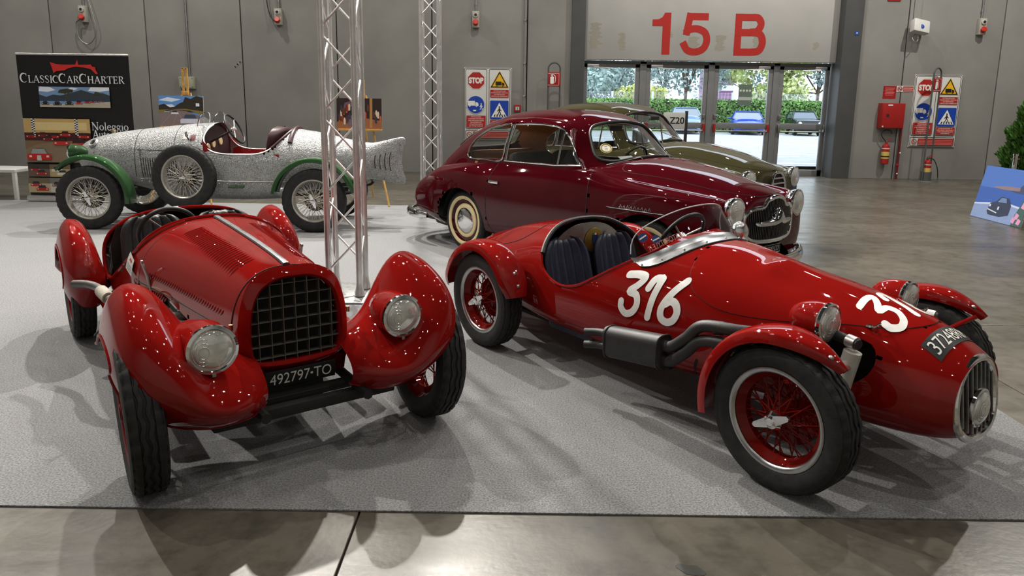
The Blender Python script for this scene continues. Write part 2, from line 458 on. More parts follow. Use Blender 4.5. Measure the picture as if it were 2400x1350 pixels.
M_CHROME = mat('chrome', (.78, .78, .78), rough=.06, metal=1., vary=.02, rvary=.03)
M_STEEL = mat('dull_steel', (.36, .36, .36), rough=.38, metal=1., vary=.08)
M_BLACK = mat('black_plastic', (.018, .018, .019), rough=.45, vary=.1)
M_WHITE = mat('white_enamel', (.58, .58, .56), rough=.4, vary=.03)
M_RED = mat('signal_red_enamel', srgb(150, 28, 26), rough=.4, vary=.05)
M_GLASS = mat('clear_pane', (.96, .98, .98), rough=.0, trans=1., ior=1.02, spec=.4, vary=.01, rvary=0.)
def window_glass(name='window_glass', tint=(.92, .95, .95), gloss=.10):
    if name in MATS: return MATS[name]
    m = bpy.data.materials.new(name); m.use_nodes = True; n = m.node_tree.nodes; l = m.node_tree.links; n.clear()
    o = n.new('ShaderNodeOutputMaterial'); t = n.new('ShaderNodeBsdfTransparent'); g = n.new('ShaderNodeBsdfGlossy'); mx = n.new('ShaderNodeMixShader'); lw = n.new('ShaderNodeLayerWeight'); lw.inputs[0].default_value = .5; pw = n.new('ShaderNodeMath'); pw.operation = 'POWER'; pw.inputs[1].default_value = 4.; fr = n.new('ShaderNodeMapRange'); fr.inputs['To Min'].default_value = .05; fr.inputs['To Max'].default_value = .8; l.new(lw.outputs['Facing'], pw.inputs[0]); l.new(pw.outputs[0], fr.inputs['Value'])
    nz = n.new('ShaderNodeTexNoise'); nz.inputs['Scale'].default_value = 6; cr = n.new('ShaderNodeValToRGB'); cr.color_ramp.elements[0].color = (*[c * .97 for c in tint], 1); cr.color_ramp.elements[1].color = (*tint, 1)
    l.new(nz.outputs['Fac'], cr.inputs['Fac']); l.new(cr.outputs['Color'], t.inputs[0]); g.inputs['Roughness'].default_value = .01
    l.new(fr.outputs[0], mx.inputs[0]); l.new(t.outputs[0], mx.inputs[1]); l.new(g.outputs[0], mx.inputs[2]); l.new(mx.outputs[0], o.inputs[0])
    MATS[name] = m; return m
M_PANE = window_glass()

# ================================================================ floor, carpet
WY = 16.0
fl = G().box((0, 6.2, -.16), (30, 26.4, .28)).obj('floor', M_DARK, None, None); tag(fl, 'polished grey-brown concrete hall floor', kind='structure')
SX, SY = 3.42, 3.05
sl = G().box((0, 0, -.02), (SX - .008, SY - .008, .04), ch=.003).mesh('slab')
sl.materials.append(M_FLOOR); x0, y0 = -.57 - 4 * SX, 5.05 - 4 * SY
for i in range(9):
    for j in range(8):
        cy = y0 + (j + .5) * SY; cx = x0 + (i + .5) * SX
        if cy < -6 or cy - SY / 2 > 16.6: continue
        if j == 7: continue
        o = bpy.data.objects.new('slab', sl); link(o, fl); o.location = (cx, cy, 0)
sl2 = G().box((0, 0, -.02), (SX - .008, 2.58, .04), ch=.003).mesh('slab'); sl2.materials.append(M_FLOOR)
for i in range(9): o = bpy.data.objects.new('slab', sl2); link(o, fl); o.location = (x0 + (i + .5) * SX, y0 + 7 * SY + 1.294, 0)
cp = G().box((-5.72, 6.62, .004), (16.56, 8.22, .008), ch=.003).obj('carpet', M_CARPET, None)
tag(cp, 'light grey felt exhibition carpet under the cars', 'carpet')
tag(G().add(*stroke([(1.01, 2.205), (1.03, 2.19), (1.06, 2.185), (1.075, 2.175)], [.03, .05, .055, .03])).obj('oil_stain', mat('oil_stain', (.05, .05, .045), rough=.3), None, None, loc=(-.42, 0, .0012)), 'small dark oil stain on the bare concrete near the carpet edge', 'stain')

# ================================================================ walls
def wall_panels(name, spans, z0, z1, label, y=WY, th=.3):
    w = G().box(((spans[0][0] + spans[-1][1]) / 2, y + th / 2 + .12, (z0 + z1) / 2), (spans[-1][1] - spans[0][0], .06, z1 - z0)).obj(name, M_DARK, None, None)
    tag(w, label, kind='structure')
    for a, b in spans:
        G().box(((a + b) / 2, y + th / 2 - .05, (z0 + z1) / 2), (b - a - .022, th - .1, z1 - z0), ch=.012).obj('panel', M_WALL, w)
    return w
sp = [-14.15 + 2.06 * k for k in range(0, 8)]
wall_panels('wall_back_left', [(sp[k], sp[k + 1]) for k in range(7)] + [(.27, 1.3)], 0, 9, 'grey precast concrete wall left of the glass doors')
wall_panels('wall_back_right', [(7.4, 8.46), (8.46, 10.52), (10.52, 12.58), (12.58, 14.64)], 0, 9, 'grey precast concrete wall right of the glass doors')
for nm, x in (('wall_left', -14.6), ('wall_right', 14.6)):
    tag(G().box((x, 5.8, 4.5), (.2, 21.6, 9)).obj(nm, M_WALL, None, None), 'plain grey hall side wall', kind='structure')
tag(G().box((0, -5.0, 4.5), (29, .2, 9)).obj('wall_front', M_WALL, None, None), 'plain grey hall wall behind the viewer', kind='structure')
tag(G().box((0, 5.8, 9.1), (29.4, 22, .2)).obj('ceiling', mat('hall_ceiling', (.05, .05, .05), rough=.8), None, None), 'dark hall ceiling', kind='structure')
# columns beside the doors
for nm, xa, xb in (('trim_1', 1.22, 1.52), ('trim_2', 7.06, 7.46)):
    tag(G().box(((xa + xb) / 2, WY + .24, 4.5), (xb - xa, .62, 9), ch=.01).obj(nm, M_COLUMN, None), 'dark grey steel column at the %s of the doors' % ('left' if xa < 2 else 'right'), kind='structure')
# header panel with the hall number
M_HEAD = mat('dirty_white_header', (.37, .365, .35), rough=.5, vary=.03, vscale=2.)
hd = G().box((4.29, WY + .32, 3.2), (5.54, .24, 1.36), ch=.008).obj('trim_3', M_HEAD, None); tag(hd, 'white header panel above the glass doors bearing 15 B', kind='structure')
G().box((4.29, WY + .33, 5.4), (5.54, .24, 3.02), ch=.008).obj('panel', M_HEAD, hd)
M_NUM = mat('red_vinyl_lettering', srgb(172, 40, 34), rough=.4)
fy = WY + .197
def xw(p): return p * (WY + .197) / WY
one = [(.0, .74), (.0, .60), (.225, .60), (.225, 0), (.40, 0), (.40, .885), (.265, .885), (.215, .79), (.13, .745)]
hv = G().prism(one, .003, STAND, (xw(2.96), fy + .002, 2.645)); hv.obj('digit', M_NUM, hd, None)
def heavy(strokes, w, x, nm):
    g_ = G()
    for k_, st in enumerate(strokes):
        v, f = stroke(st, w, cap=False); g_.add(v, f, STAND, (xw(x), fy - .0006 * k_, 2.645))
    g_.obj(nm, M_NUM, hd, None)
heavy([[(.60, .81), (.14, .81)], [(.205, .885), (.13, .42)], crom([(.10, .46), (.20, .535), (.36, .555), (.53, .48), (.585, .31), (.52, .14), (.35, .065), (.17, .10), (.06, .27)], 6)], .15, 3.57, 'digit')
heavy([[(.085, 0), (.085, .885)], [(.02, .81), (.36, .81)], crom([(.34, .81), (.50, .80), (.575, .67), (.50, .525), (.34, .50)], 6), [(.02, .49), (.38, .49)], [(.02, .075), (.40, .075)], crom([(.36, .50), (.56, .46), (.63, .29), (.56, .11), (.36, .075)], 6)], .15, 4.73, 'letter')
M_STAIN = mat('yellowish_smear', (.29, .275, .23), rough=.6)
random.seed(4)
for cx, cz, w, h in ((1.75, 3.05, .3, .55), (2.35, 2.95, .16, .4), (4.5, 2.95, .22, .35), (3.35, 3.1, .2, .15), (5.3, 2.98, .25, .25), (6.6, 2.9, .2, .15), (3.9, 2.95, .3, .25)):
    h_ = G()
    for k in range(int(h / .045)):
        zz = cz - h / 2 + k * .045; a = cx + random.uniform(-.1, .1) * w; ww = w * random.uniform(.4, 1.)
        v, f = stroke([(a - ww / 2, 0), (a, random.uniform(-.006, .006)), (a + ww / 2, 0)], [.03, .075, .025]); h_.add(v, f, STAND, (0, fy + .0016 - .00007 * (k % 9), zz))
    h_.obj('smear', M_STAIN, hd, None)

# ================================================================ glass doors
DY = WY + .42
def door(k, xa, xb, hinge, push, partial=False):
    d = G(); t = .06
    fw = .10
    d.box((xa + fw / 2, DY, 1.22), (fw, t, 2.44), ch=.004); d.box((xb - fw / 2, DY, 1.22), (fw, t, 2.44), ch=.004)
    d.box(((xa + xb) / 2, DY, 2.405), (xb - xa, t, .09), ch=.004); d.box(((xa + xb) / 2, DY, .07), (xb - xa, t, .14), ch=.004)
    d.box(((xa + xb) / 2, DY - .002, 1.115), (xb - xa - .02, t + .01, .125), ch=.004)
    o = d.obj('door_%d' % k, M_FRAME, None); tag(o, ('leftmost', 'second from left', 'third from left', 'rightmost')[k - 1] + ' glazed exit door with grey metal frame', kind='structure')
    for z0, z1 in ((.14, 1.05), (1.18, 2.36)):
        G().box(((xa + xb) / 2, DY, (z0 + z1) / 2), (xb - xa - 2 * fw + .01, .008, z1 - z0 + .01)).obj('glass_pane', M_PANE, o, None)
    s = 1 if hinge == 'l' else -1; hx = xa if s > 0 else xb
    G().box((hx + s * .22, DY - .06, 2.40), (.26, .07, .06), ch=.006).obj('door_closer', M_ALU, o)
    G().tube([(hx + s * .24, DY - .11, 2.36), (hx + s * .62, DY - .09, 2.345)], .012, 8).obj('closer_arm', M_ALU, o)
    b = G(); lx, rx = xa + .05, xb - .05
    b.tube([(lx + .03, DY - .10, 1.0), (rx - .03, DY - .10, 1.0)], .014, 10).obj('push_bar', M_STEEL, o)
    e = G()
    for x in (lx, rx): e.box((x, DY - .07, 1.07), (.045, .09, .17), ch=.008)
    if push: e.obj('bar_bracket', M_RED, o)
    else: e.obj('bar_bracket', M_STEEL, o)
    hh = G(); x = rx if s > 0 else lx
    hh.box((x, DY - .05, 1.32), (.035, .05, .10), ch=.006); hh.tube([(x, DY - .08, 1.34), (x + .04 * -s, DY - .09, 1.34), (x + .1 * -s, DY - .08, 1.335)], .01, 6); hh.obj('door_handle', M_STEEL, o)
    return o
door(1, 1.53, 2.80, 'l', False); door(2, 2.95, 4.33, 'l', True); d3 = door(3, 4.47, 5.78, 'r', True); door(4, 5.92, 7.04, 'r', False)
for k, (xa, xb) in enumerate(((2.80, 2.95), (4.33, 4.47), (5.78, 5.92))):
    tag(G().box(((xa + xb) / 2, DY + .0, 1.25), (xb - xa - .004, .1, 2.5), ch=.006).obj('trim_%d' % (k + 4), M_FRAME, None), 'grey door post %s' % ('left of the second door', 'between the two middle doors', 'beside the rightmost door')[k], kind='structure')
tag(G().box((4.29, DY, 2.48), (5.5, .1, .06)).obj('trim_7', M_FRAME, None), 'grey transom above the doors', kind='structure')
# notice stuck on the third door
nt_ = G().box((5.18, DY - .035, 1.80), (.30, .003, .46)).obj('door_notice', flat(96, 112, 100), None, None); tag(nt_, 'grey-green paper notice with four white dots on the door glass', 'notice')
G().box((5.18, DY - .038, 1.72), (.28, .002, .07)).obj('strip', flat(170, 178, 172), nt_, None)
for k in range(4): G().lathe([(0, 0), (.026, 0)], 16, STAND, (5.075 + .07 * k, DY - .038, 1.895)).obj('dot', flat(190, 198, 192), nt_, None)
# ================================================================ car paint and parts
def paint(name, c, rough=.22, dirt=.05, coat=.85):
    return mat(name, c, rough=.42, coat=coat, coat_rough=.02, vary=dirt, vscale=3., detail=6., rvary=.04, spec=.0)
P_RED = paint('rosso_paint', srgb(124, 17, 14)); P_RED2 = paint('racing_red_paint', srgb(124, 17, 14))
P_MAROON = paint('maroon_paint', srgb(62, 6, 14)); P_OLIVE = paint('olive_paint', srgb(54, 51, 33)); P_GREEN = paint('green_paint', srgb(40, 70, 40))
P_REDW = paint('red_wheel_paint', srgb(104, 20, 16), rough=.4, coat=.4)
M_WORN = mat('worn_aluminium', (.46, .46, .46), rough=.3, metal=1., vary=.12, vscale=14., rvary=.08)
M_TYRE = mat('black_tyre_rubber', (.018, .018, .018), rough=.62, vary=.25, vscale=25., bump=.12, bscale=90., spec=.35)
M_GREYRIM = mat('grey_wheel_enamel', (.42, .40, .36), rough=.4, metal=.5)
M_CREAM = mat('cream_whitewall', srgb(212, 196, 150), rough=.5, vary=.05)
M_LEATHER = mat('black_leather', (.02, .02, .021), rough=.42, vary=.15, bump=.15, bscale=120.)
M_NAVY = mat('navy_leather', (.018, .022, .045), rough=.38, vary=.15, bump=.12, bscale=120.)
M_BROWNL = mat('oxblood_leather', (.05, .018, .02), rough=.4, vary=.15, bump=.1, bscale=120.)
M_TAN = mat('tan_upholstery', srgb(150, 110, 74), rough=.75, vary=.08, bump=.1, bscale=150.)
M_DARKCLOTH = mat('dark_upholstery', (.03, .026, .024), rough=.8, vary=.1)
M_SOOT = mat('black_heatproof_paint', (.022, .022, .023), rough=.5, vary=.2, vscale=14., bump=.08, bscale=70.)
M_RUST = mat('heat_browned_steel', (.10, .085, .07), rough=.55, metal=.6, vary=.3, vscale=14.)
M_LENS = mat('headlamp_glass', (.72, .73, .70), rough=.08, metal=.55, vary=.12, vscale=22., coat=1., rvary=.05)
M_AMBER = mat('amber_lens', srgb(220, 120, 10), rough=.15, coat=1.)
M_PLATE = mat('black_number_plate', (.010, .011, .012), rough=.5, spec=.25)
M_PLATE_W = mat('white_plate_digits', (.62, .62, .58), rough=.5)
M_NUMW = mat('white_race_number', (.74, .74, .72), rough=.3, coat=.6)
M_UNDER = mat('underbody_black', (.012, .012, .012), rough=.7)

def tyre_mesh(name, R, w, rim, tread='block', nseg=144, white=None):
    """axle along local Z, outer side at +Z"""
    h = w / 2; pr = []
    side = [(rim - .006, .62), (rim + .004, .78), (rim + .016, .84), (rim + (R - rim) * .42, 1.0), (rim + (R - rim) * .66, .99), (rim + (R - rim) * .86, .90), (R - .012, .82)]
    tr = [(R - .003, .74), (R, .66), (R, .44), (R - .008, .42), (R - .008, .34), (R, .32), (R, .10), (R - .007, .08), (R - .007, 0)]
    half = [(r, z * h) for r, z in side] + [(r, z * h) for r, z in tr]
    prof = half + [(r, -z) for r, z in half[-2::-1]]
    nside = len(side); nall = len(prof)
    def mod(i, j, r, z):
        jj = min(j, nall - 1 - j)
        if jj in (nside - 1, nside, nside + 1) and i % 4 == 0: return r - .007, z
        if jj >= nside + 3:
            z = z + (.0045 * w / .14) * math.sin(i * 2 * PI / 6)
            if jj in (nside + 5,) and i % 6 == 0: r -= .004
        return r, z
    g = G().lathe(prof, nseg, mod=mod)
    if white:
        me = g.mesh(name)
        return me
    return g.mesh(name)
def wire_wheel(parent, loc, side, R, w, rim, mesh_cache, key, rim_m, spoke_m, hub_m, nut='ears', nsp=40, steer=0., camber=0., drum_m=None, rim_edge=None, spin=0., rk=1.):
    """side=-1 right, +1 left. returns the wheel (tyre) part"""
    if key not in mesh_cache:
        c = {}
        me = tyre_mesh('wheel', R, w, rim); me.materials.append(M_TYRE); me.shade_smooth(); me.set_sharp_from_angle(angle=rad(40)); c['wheel'] = me
        h = w / 2
        g = G().lathe([(rim + .006, h * .80), (rim + .008, h * .72), (rim - .004, h * .66), (rim - .016 * rk, h * .60), (rim - .020 * rk, h * .40), (rim - .036 * rk, h * .20), (rim - .036 * rk, -h * .25), (rim - .018 * rk, -h * .45), (rim - .004, -h * .72), (rim + .006, -h * .78), (rim - .008, -h * .7), (rim - .026 * rk, -h * .45), (rim - .042 * rk, -h * .24), (rim - .042 * rk, h * .2), (rim - .026 * rk, h * .42), (rim - .012, h * .70), (rim - .004, h * .84), (rim + .006, h * .80)], 64)
        c['rim'] = g
        sp = G(); hr = .034
        for k in range(nsp):
            a = 2 * PI * k / nsp + .05; lay = k % 4
            hz = (h * .62, h * .62, -h * .55, -h * .55)[lay]; da = rad((17, -17, 21, -21)[lay]); rr = hr * (1., 1., 1.6, 1.6)[lay]
            zr = (h * .02, h * .1, -.12 * h, .18 * h)[lay]
            p = Vector((rr * math.cos(a + da * 1.9), rr * math.sin(a + da * 1.9), hz)); q = Vector(((rim - .034 * rk) * math.cos(a), (rim - .034 * rk) * math.sin(a), zr))
            sp.tube([p, q], .0030, 5, caps=False)
        c['spokes'] = sp
        hub = G().lathe([(.028, h * .95), (.036, h * .9), (.038, h * .55), (.032, h * .5), (.032, -h * .4), (.058, -h * .45), (.062, -h * .75), (.03, -h * .8)], 24); c['hub'] = hub
        n = G()
        if nut == 'ears':
            n.lathe([(0, h * 1.24), (.016, h * 1.23), (.022, h * 1.16), (.030, h * 1.12), (.036, h * .98), (.040, h * .9)], 24)
            for s in (-1, 1):
                out = [(.02, -.020), (.05, -.016), (.082, -.011), (.090, 0), (.082, .011), (.05, .016), (.02, .020)]
                M = Matrix.Rotation(0 if s > 0 else PI, 3, 'Z')
                n.prism(out, .014, M, (0, 0, h * .98))
        else:
            n.lathe([(0, h * 1.0), (.03, h * .98), (.034, h * .9), (.034, h * .8)], 24)
        c['hub_nut'] = n
        dr = G().lathe([(.05, -h * .5), (min(.125, rim - .05), -h * .55), (min(.13, rim - .045), -h * .65), (min(.13, rim - .045), -h * 1.2), (.03, -h * 1.3)], 40); c['brake_drum'] = dr
        for nm, mm in (('rim', rim_m), ('spokes', spoke_m), ('hub', hub_m), ('hub_nut', M_CHROME if nut == 'ears' else hub_m), ('brake_drum', drum_m or M_UNDER)):
            me = c[nm].mesh(nm); me.materials.append(mm); me.shade_smooth(); me.set_sharp_from_angle(angle=rad(35)); c[nm] = me
        if rim_edge is not None:
            me = G().lathe([(rim + .007, h * .82), (rim - .004, h * .86), (rim - .015, h * .72), (rim - .018, h * .66), (rim - .012, h * .6)], 64).mesh('rim_edge'); me.materials.append(rim_edge); me.shade_smooth(); c['rim_edge'] = me
        mesh_cache[key] = c
    c = mesh_cache[key]
    o = bpy.data.objects.new('wheel', c['wheel']); link(o, parent); o.location = loc
    # local Z -> outward
    out = Matrix(((1, 0, 0), (0, 0, 1), (0, -1, 0))) if side > 0 else Matrix(((1, 0, 0), (0, 0, -1), (0, 1, 0)))
    Mx = Matrix.Rotation(steer, 3, 'Z') @ Matrix.Rotation(-camber * side, 3, 'X') @ out @ Matrix.Rotation(spin, 3, 'Z')
    o.rotation_euler = Mx.to_euler()
    for nm in ('rim', 'rim_edge', 'spokes', 'hub', 'hub_nut', 'brake_drum'):
        if nm in c:
            p = bpy.data.objects.new(nm, c[nm]); link(p, o)
            if nm == 'spokes': tag(p, kind='stuff')
    return o
WC = {}
def headlamp(parent, loc, r, pod_m, rim_m=None, depth=.14, dirv=(1, 0, 0), rimw=.010, name='headlamp', lens_m=None, bulge=.03):
    """bullet lamp: pod, chrome rim, lens; axis along dirv"""
    z = Vector(dirv).normalized(); x = z.orthogonal().normalized(); x = Vector((0, 1, 0)) - z * z.y; x.normalize(); y = z.cross(x)
    M = Matrix((x, y, z)).transposed()
    pod = G().lathe([(r, 0), (r * 1.01, -.02)] + [(r * math.cos(t) ** .75, -.02 - depth * math.sin(t)) for t in np.linspace(.15, PI / 2 - .01, 12)], 36, M).obj(name, pod_m, parent, loc=loc)
    G().lathe([(r - rimw, .004), (r - rimw * .5, .012), (r + .002, .008), (r + .004, -.004), (r, -.012)], 40, M).obj('lamp_rim', rim_m or M_CHROME, pod)
    le = G(); le.lathe([(0, bulge)] + [((r - rimw) * math.sin(t), .004 + (bulge - .004) * math.cos(t)) for t in np.linspace(.15, PI / 2, 8)], 36, M)
    le.obj('lens', lens_m or M_LENS, pod)
    rb = G()
    for k in range(-5, 6):
        yy = k * r * .13; hh = math.sqrt(max((r * .8) ** 2 - yy ** 2, 0)) * .62
        rb.tube([M @ Vector((-hh * .1 + .2 * r, yy, bulge * .72)), M @ Vector((hh * .9, yy, bulge * .45))], .0018, 4)
    for q in (.25, .4, .55):
        rb.tube([M @ Vector((-.38 * r + q * r * .8 * math.cos(a), q * r * math.sin(a), bulge * (1 - q * q * .9) + .0005)) for a in np.linspace(0, 2 * PI, 20, endpoint=False)], .0018, 4, closed=True)
    rb.obj('lens_ribs', mat('lens_rib_glass', (.5, .5, .48), rough=.2, metal=.3), pod)
    return pod
def steering_wheel(parent, loc, R, axis, rim_m, spoke_m, r=.012, nsp=3, name='steering_wheel', column=.35):
    z = Vector(axis).normalized(); x = z.orthogonal().normalized(); y = z.cross(x); M = Matrix((x, y, z)).transposed(); L = Vector(loc)
    o = G().tube([M @ Vector((R * math.cos(a), R * math.sin(a), 0)) for a in np.linspace(0, 2 * PI, 48, endpoint=False)], r, 10, closed=True).obj(name, rim_m, parent, loc=loc)
    s = G().lathe([(0, .02), (.025, .015), (.032, 0), (.03, -.03)], 20, M)
    for k in range(nsp):
        a = 2 * PI * k / nsp + PI / 2; s.tube([M @ Vector((.02 * math.cos(a), .02 * math.sin(a), -.004)), M @ Vector((R * .97 * math.cos(a), R * .97 * math.sin(a), 0))], .006, 6)
    s.obj('spokes', spoke_m, o)
    G().tube([M @ Vector((0, 0, -.02)), M @ Vector((0, 0, -column))], .014, 10).obj('column', M_BLACK, o)
    return o
def fluted_seat(parent, x, y, z, w, h, m, lean=rad(14), flutes=6, th=.11, depth=.42, round_=.6, name='seat'):
    """cushion plus shell backrest with vertical flutes; seat faces +x"""
    nu, nv = flutes * 8 + 1, 22; fr = []; bk = []
    for j in range(nv):
        t = j / (nv - 1); zz = h * t
        ww = w / 2 * (1 if t < round_ else math.sqrt(max(1 - ((t - round_) / (1 - round_)) ** 2.6, .0)) * .72 + .28) * (1 - .05 * t)
        a, b = [], []
        for i in range(nu):
            s = -1 + 2 * i / (nu - 1); yy = ww * s
            bul = abs(math.sin(PI * flutes * i / (nu - 1))) ** .6 * .014
            wrap = .07 * abs(s) ** 2.5
            edge = (1 - abs(s) ** 6) * (1 - max(0, (t - .93) / .07) ** 2)
            a.append((wrap + (bul + th * .45) * edge, yy, zz)); b.append((wrap - .05 * edge - .004, yy, zz))
        fr.append(a); bk.append(b)
    M = Matrix.Rotation(-lean, 3, 'Y')
    g = G().grid(np.array(fr)); g.grid(np.array(bk), flip=True)
    for rowf, rowb in ((fr[-1], bk[-1]),): g.grid(np.array([rowf, rowb]))
    g.grid(np.array([[r[0] for r in fr], [r[0] for r in bk]])); g.grid(np.array([[r[-1] for r in fr], [r[-1] for r in bk]]))
    g.v = [tuple(M @ Vector(p) + Vector((x, y, z))) for p in g.v]
    o = g.obj('seat_back', m, parent, 60., weld=1e-4)
    c = G().box((x + depth / 2 + .02, y, z - .02), (depth, w, .13), ch=.045)
    for k in range(1, flutes): c.tube([(x + .05, y - w / 2 + w * k / flutes, z + .046), (x + depth, y - w / 2 + w * k / flutes, z + .042)], .004, 5)
    c.obj('seat_cushion', m, parent)
    return o
def cycle_wing(parent, name, c, R, w, a0, a1, m, side, crown=.03, lip=.025, taper0=.0, taper1=.0, tip=(1., 1.), n=40, y_in=None, thick=.0025, sx=1.):
    """mudguard arc about the axle c=(x,y,z); angles from +x (forward) upward, degrees"""
    rows = []; nv = 15
    for i in range(n + 1):
        t = i / n; a = rad(a0 + (a1 - a0) * t)
        ww = w
        if taper0 and t < taper0: ww = w * (tip[0] + (1 - tip[0]) * math.sin(PI / 2 * t / taper0))
        if taper1 and t > 1 - taper1: ww = w * (tip[1] + (1 - tip[1]) * math.sin(PI / 2 * (1 - t) / taper1))
        row = []
        for j in range(nv):
            s = -1 + 2 * j / (nv - 1)
            rr = R + crown * (1 - s * s) - (lip * max(0, (abs(s) - .86) / .14) ** 1.5) * (ww / w)
            yy = c[1] + ww / 2 * math.sin(s * PI / 2 * .98) if True else 0
            row.append((c[0] + rr * math.cos(a) * sx, yy, c[2] + rr * math.sin(a)))
        rows.append(row)
    P = np.array(rows); cen = np.array([c[0], c[1], c[2]])
    g = G().grid(P)
    d = P - np.array([c[0], 0, c[2]]); d[..., 1] = 0; nn = np.linalg.norm(d, axis=2, keepdims=True); Q = P - d / nn * thick
    g.grid(Q, flip=True); g.grid(np.array([P[:, 0], Q[:, 0]])); g.grid(np.array([P[:, -1], Q[:, -1]])); g.grid(np.array([P[0], Q[0]])); g.grid(np.array([P[-1], Q[-1]]))
    return g.obj(name, m, parent, 60., weld=1e-5)
def bolt_part(parent, pts, r, m=None, name='bolt'):
    me = None
    for p, nrm in pts:
        z = Vector(nrm).normalized()
        if me is None:
            me = G().lathe([(0, r * .55), (r * .7, r * .45), (r, r * .1), (r, -r * .1)], 12).mesh(name); me.materials.append(m or M_STEEL); me.shade_smooth()
        o = bpy.data.objects.new(name, me); link(o, parent); o.location = p; o.rotation_euler = z.to_track_quat('Z', 'Y').to_euler()
# ================================================================ red racer 316
def build_racer():
    car = empty('racing_car', (.30, 4.854, .0105), rad(-53.7), 'open red racing car with white number 316 and cycle wings', 'car')
    WB, RX, R = 2.19, .05, .305
    P = dict(x=[-.86, -.80, -.65, -.40, -.10, .25, .60, 1.0, 1.25, 1.45, 1.65, 1.85, 2.10, 2.30, 2.48, 2.60, 2.655],
             zt=[.46, .50, .57, .65, .735, .80, .84, .85, .845, .835, .805, .775, .745, .708, .655, .60, .565],
             zm=[.40, .40, .40, .40, .40, .41, .42, .43, .43, .43, .43, .43, .43, .42, .41, .40, .40],
             zb=[.36, .33, .28, .23, .19, .175, .17, .17, .17, .175, .18, .185, .19, .195, .205, .225, .245],
             w=[.02, .10, .23, .34, .41, .46, .485, .49, .48, .465, .44, .40, .345, .31, .275, .235, .205],
             et=[2, 2, 2, 2.1, 2.2, 2.3, 2.4, 2.4, 2.35, 2.25, 2.15, 2.1, 2.1, 2.1, 2.1, 2.1, 2.1],
             eb=[2, 2, 2.2, 2.6, 3, 3.4, 3.6, 3.6, 3.5, 3.4, 3.2, 3.0, 2.8, 2.7, 2.6, 2.5, 2.4])
    xs = np.concatenate([np.linspace(-.86, 2.655, 150)])
    def mod(Rr):
        x, y, z = Rr[..., 0], Rr[..., 1], Rr[..., 2]
        up = np.clip((z - .55) / .15, 0, 1)
        # driver's cowl hump on the far (left) side, bonnet bulge, headrest fairing
        z = z + .060 * np.exp(-((x - 1.12) / .11) ** 2 - ((y - .19) / .11) ** 2) * up
        b = np.exp(-((y + .06) / .10) ** 4) / (1 + np.exp(-(x - 1.74) / .015)) * np.exp(-np.maximum(0, x - 1.80) / .22) * (x < 2.35)
        z = z + .030 * b * up
        # fairing of the tail line behind the right shoulder
        z = z + .02 * np.exp(-((x + .2) / .35) ** 2 - ((np.abs(y) - .22) / .08) ** 2) * up
        return np.stack([x, y, z], -1)
    L = Loft(super_sections(P, xs, 30, 24, mod))
    # cockpit opening
    rim = crom([(.285, .93), (.29, .80), (.335, .71), (.39, .61), (.46, .545), (.56, .508), (.66, .50), (.78, .53), (.907, .60), (1.05, .69), (1.15, .752), (1.20, .80), (1.215, .93)], 6)
    L.cut([tuple(p) for p in rim] + [(1.2, 1.2), (.29, 1.2)], (0, 2))
    # front suspension openings
    sus = [(2.0, .34), (2.0, .54), (2.10, .595), (2.25, .60), (2.345, .58), (2.375, .52), (2.345, .45), (2.27, .39), (2.18, .31), (2.07, .29)]
    susc = [tuple(p) for p in crom(sus, 5, closed=True)]
    for s in (-1, 1): L.cut(susc, (0, 2), lambda c, s=s: c.y * s > .12)
    # bonnet
    bon = crom([(1.46, -.335), (1.62, -.40), (1.9, -.345), (2.2, -.245), (2.40, -.15), (2.465, 0), (2.40, .15), (2.2, .245), (1.9, .345), (1.62, .40), (1.46, .335), (1.42, 0)], 6, closed=True)
    bonnet = L.extract([tuple(p) for p in bon], (0, 1), lambda c: c.z > .45, 'bonnet', P_RED2, car, offset=.003)
    body = L.obj('body', P_RED2, car)
    bl = L.drop([tuple(p) for p in bon], (0, 1), 1, -.001)
    G().tube(bl, .0035, 6, closed=True).obj('bonnet_gap', M_DARK, car)
    ln = crom([(-.62, -.16), (-.30, -.30), (.0, -.335), (.14, -.27), (.17, -.12), (.175, 0), (.17, .12), (.14, .27), (.0, .335), (-.30, .30), (-.62, .16)], 6)
    G().tube([p for p in (L.hit((a, b, 3), (0, 0, -1), .000) for a, b in ln) if p], .003, 6).obj('deck_seam', M_DARK, car)
    # rolled cockpit rims
    for s in (-1, 1):
        q = L.drop([tuple(p) for p in rim[5:-4]], (0, 2), s, -.002); G().tube(q, .009, 8).obj('cockpit_rim', P_RED2, car)
    top = [L.hit((x, y, 3), (0, 0, -1)) for x, y in [(.29 + .12 * (abs(y) / .45) ** 3, y) for y in np.linspace(-.42, .42, 30)]]
    G().tube([p + Vector((-.004, 0, .004)) for p in top if p], .014, 8).obj('cockpit_edge_trim', M_LEATHER, car)
    # inside
    b = G(); zz = np.linspace(0, 1, 9)
    b.box((.75, 0, .215), (1.3, .78, .02)); b.obj('cockpit_floor', M_UNDER, car)
    prof = [(y, .785 - .30 * (abs(y) / .42) ** 2.6) for y in np.linspace(-.42, .42, 25)]
    pl = [(y, z) for y, z in prof] + [(.40, .22), (-.40, .22)]
    yz = Matrix(((0, 0, 1), (1, 0, 0), (0, 1, 0)))
    G().prism(pl, .006, yz, (.325, 0, 0)).obj('bulkhead', M_WORN, car)
    em = G().lathe([(0, .006), (.075, .005), (.082, 0)], 32, yz, (.334, .05, .665)).obj('emblem', mat('gold_roundel', srgb(150, 125, 60), rough=.35, metal=.8), car)
    G().prism([(-.022, .035), (.022, .035), (.022, -.01), (0, -.04), (-.022, -.01)], .004, yz, (.341, .05, .665)).obj('shield', flat(30, 40, 90), em, None)
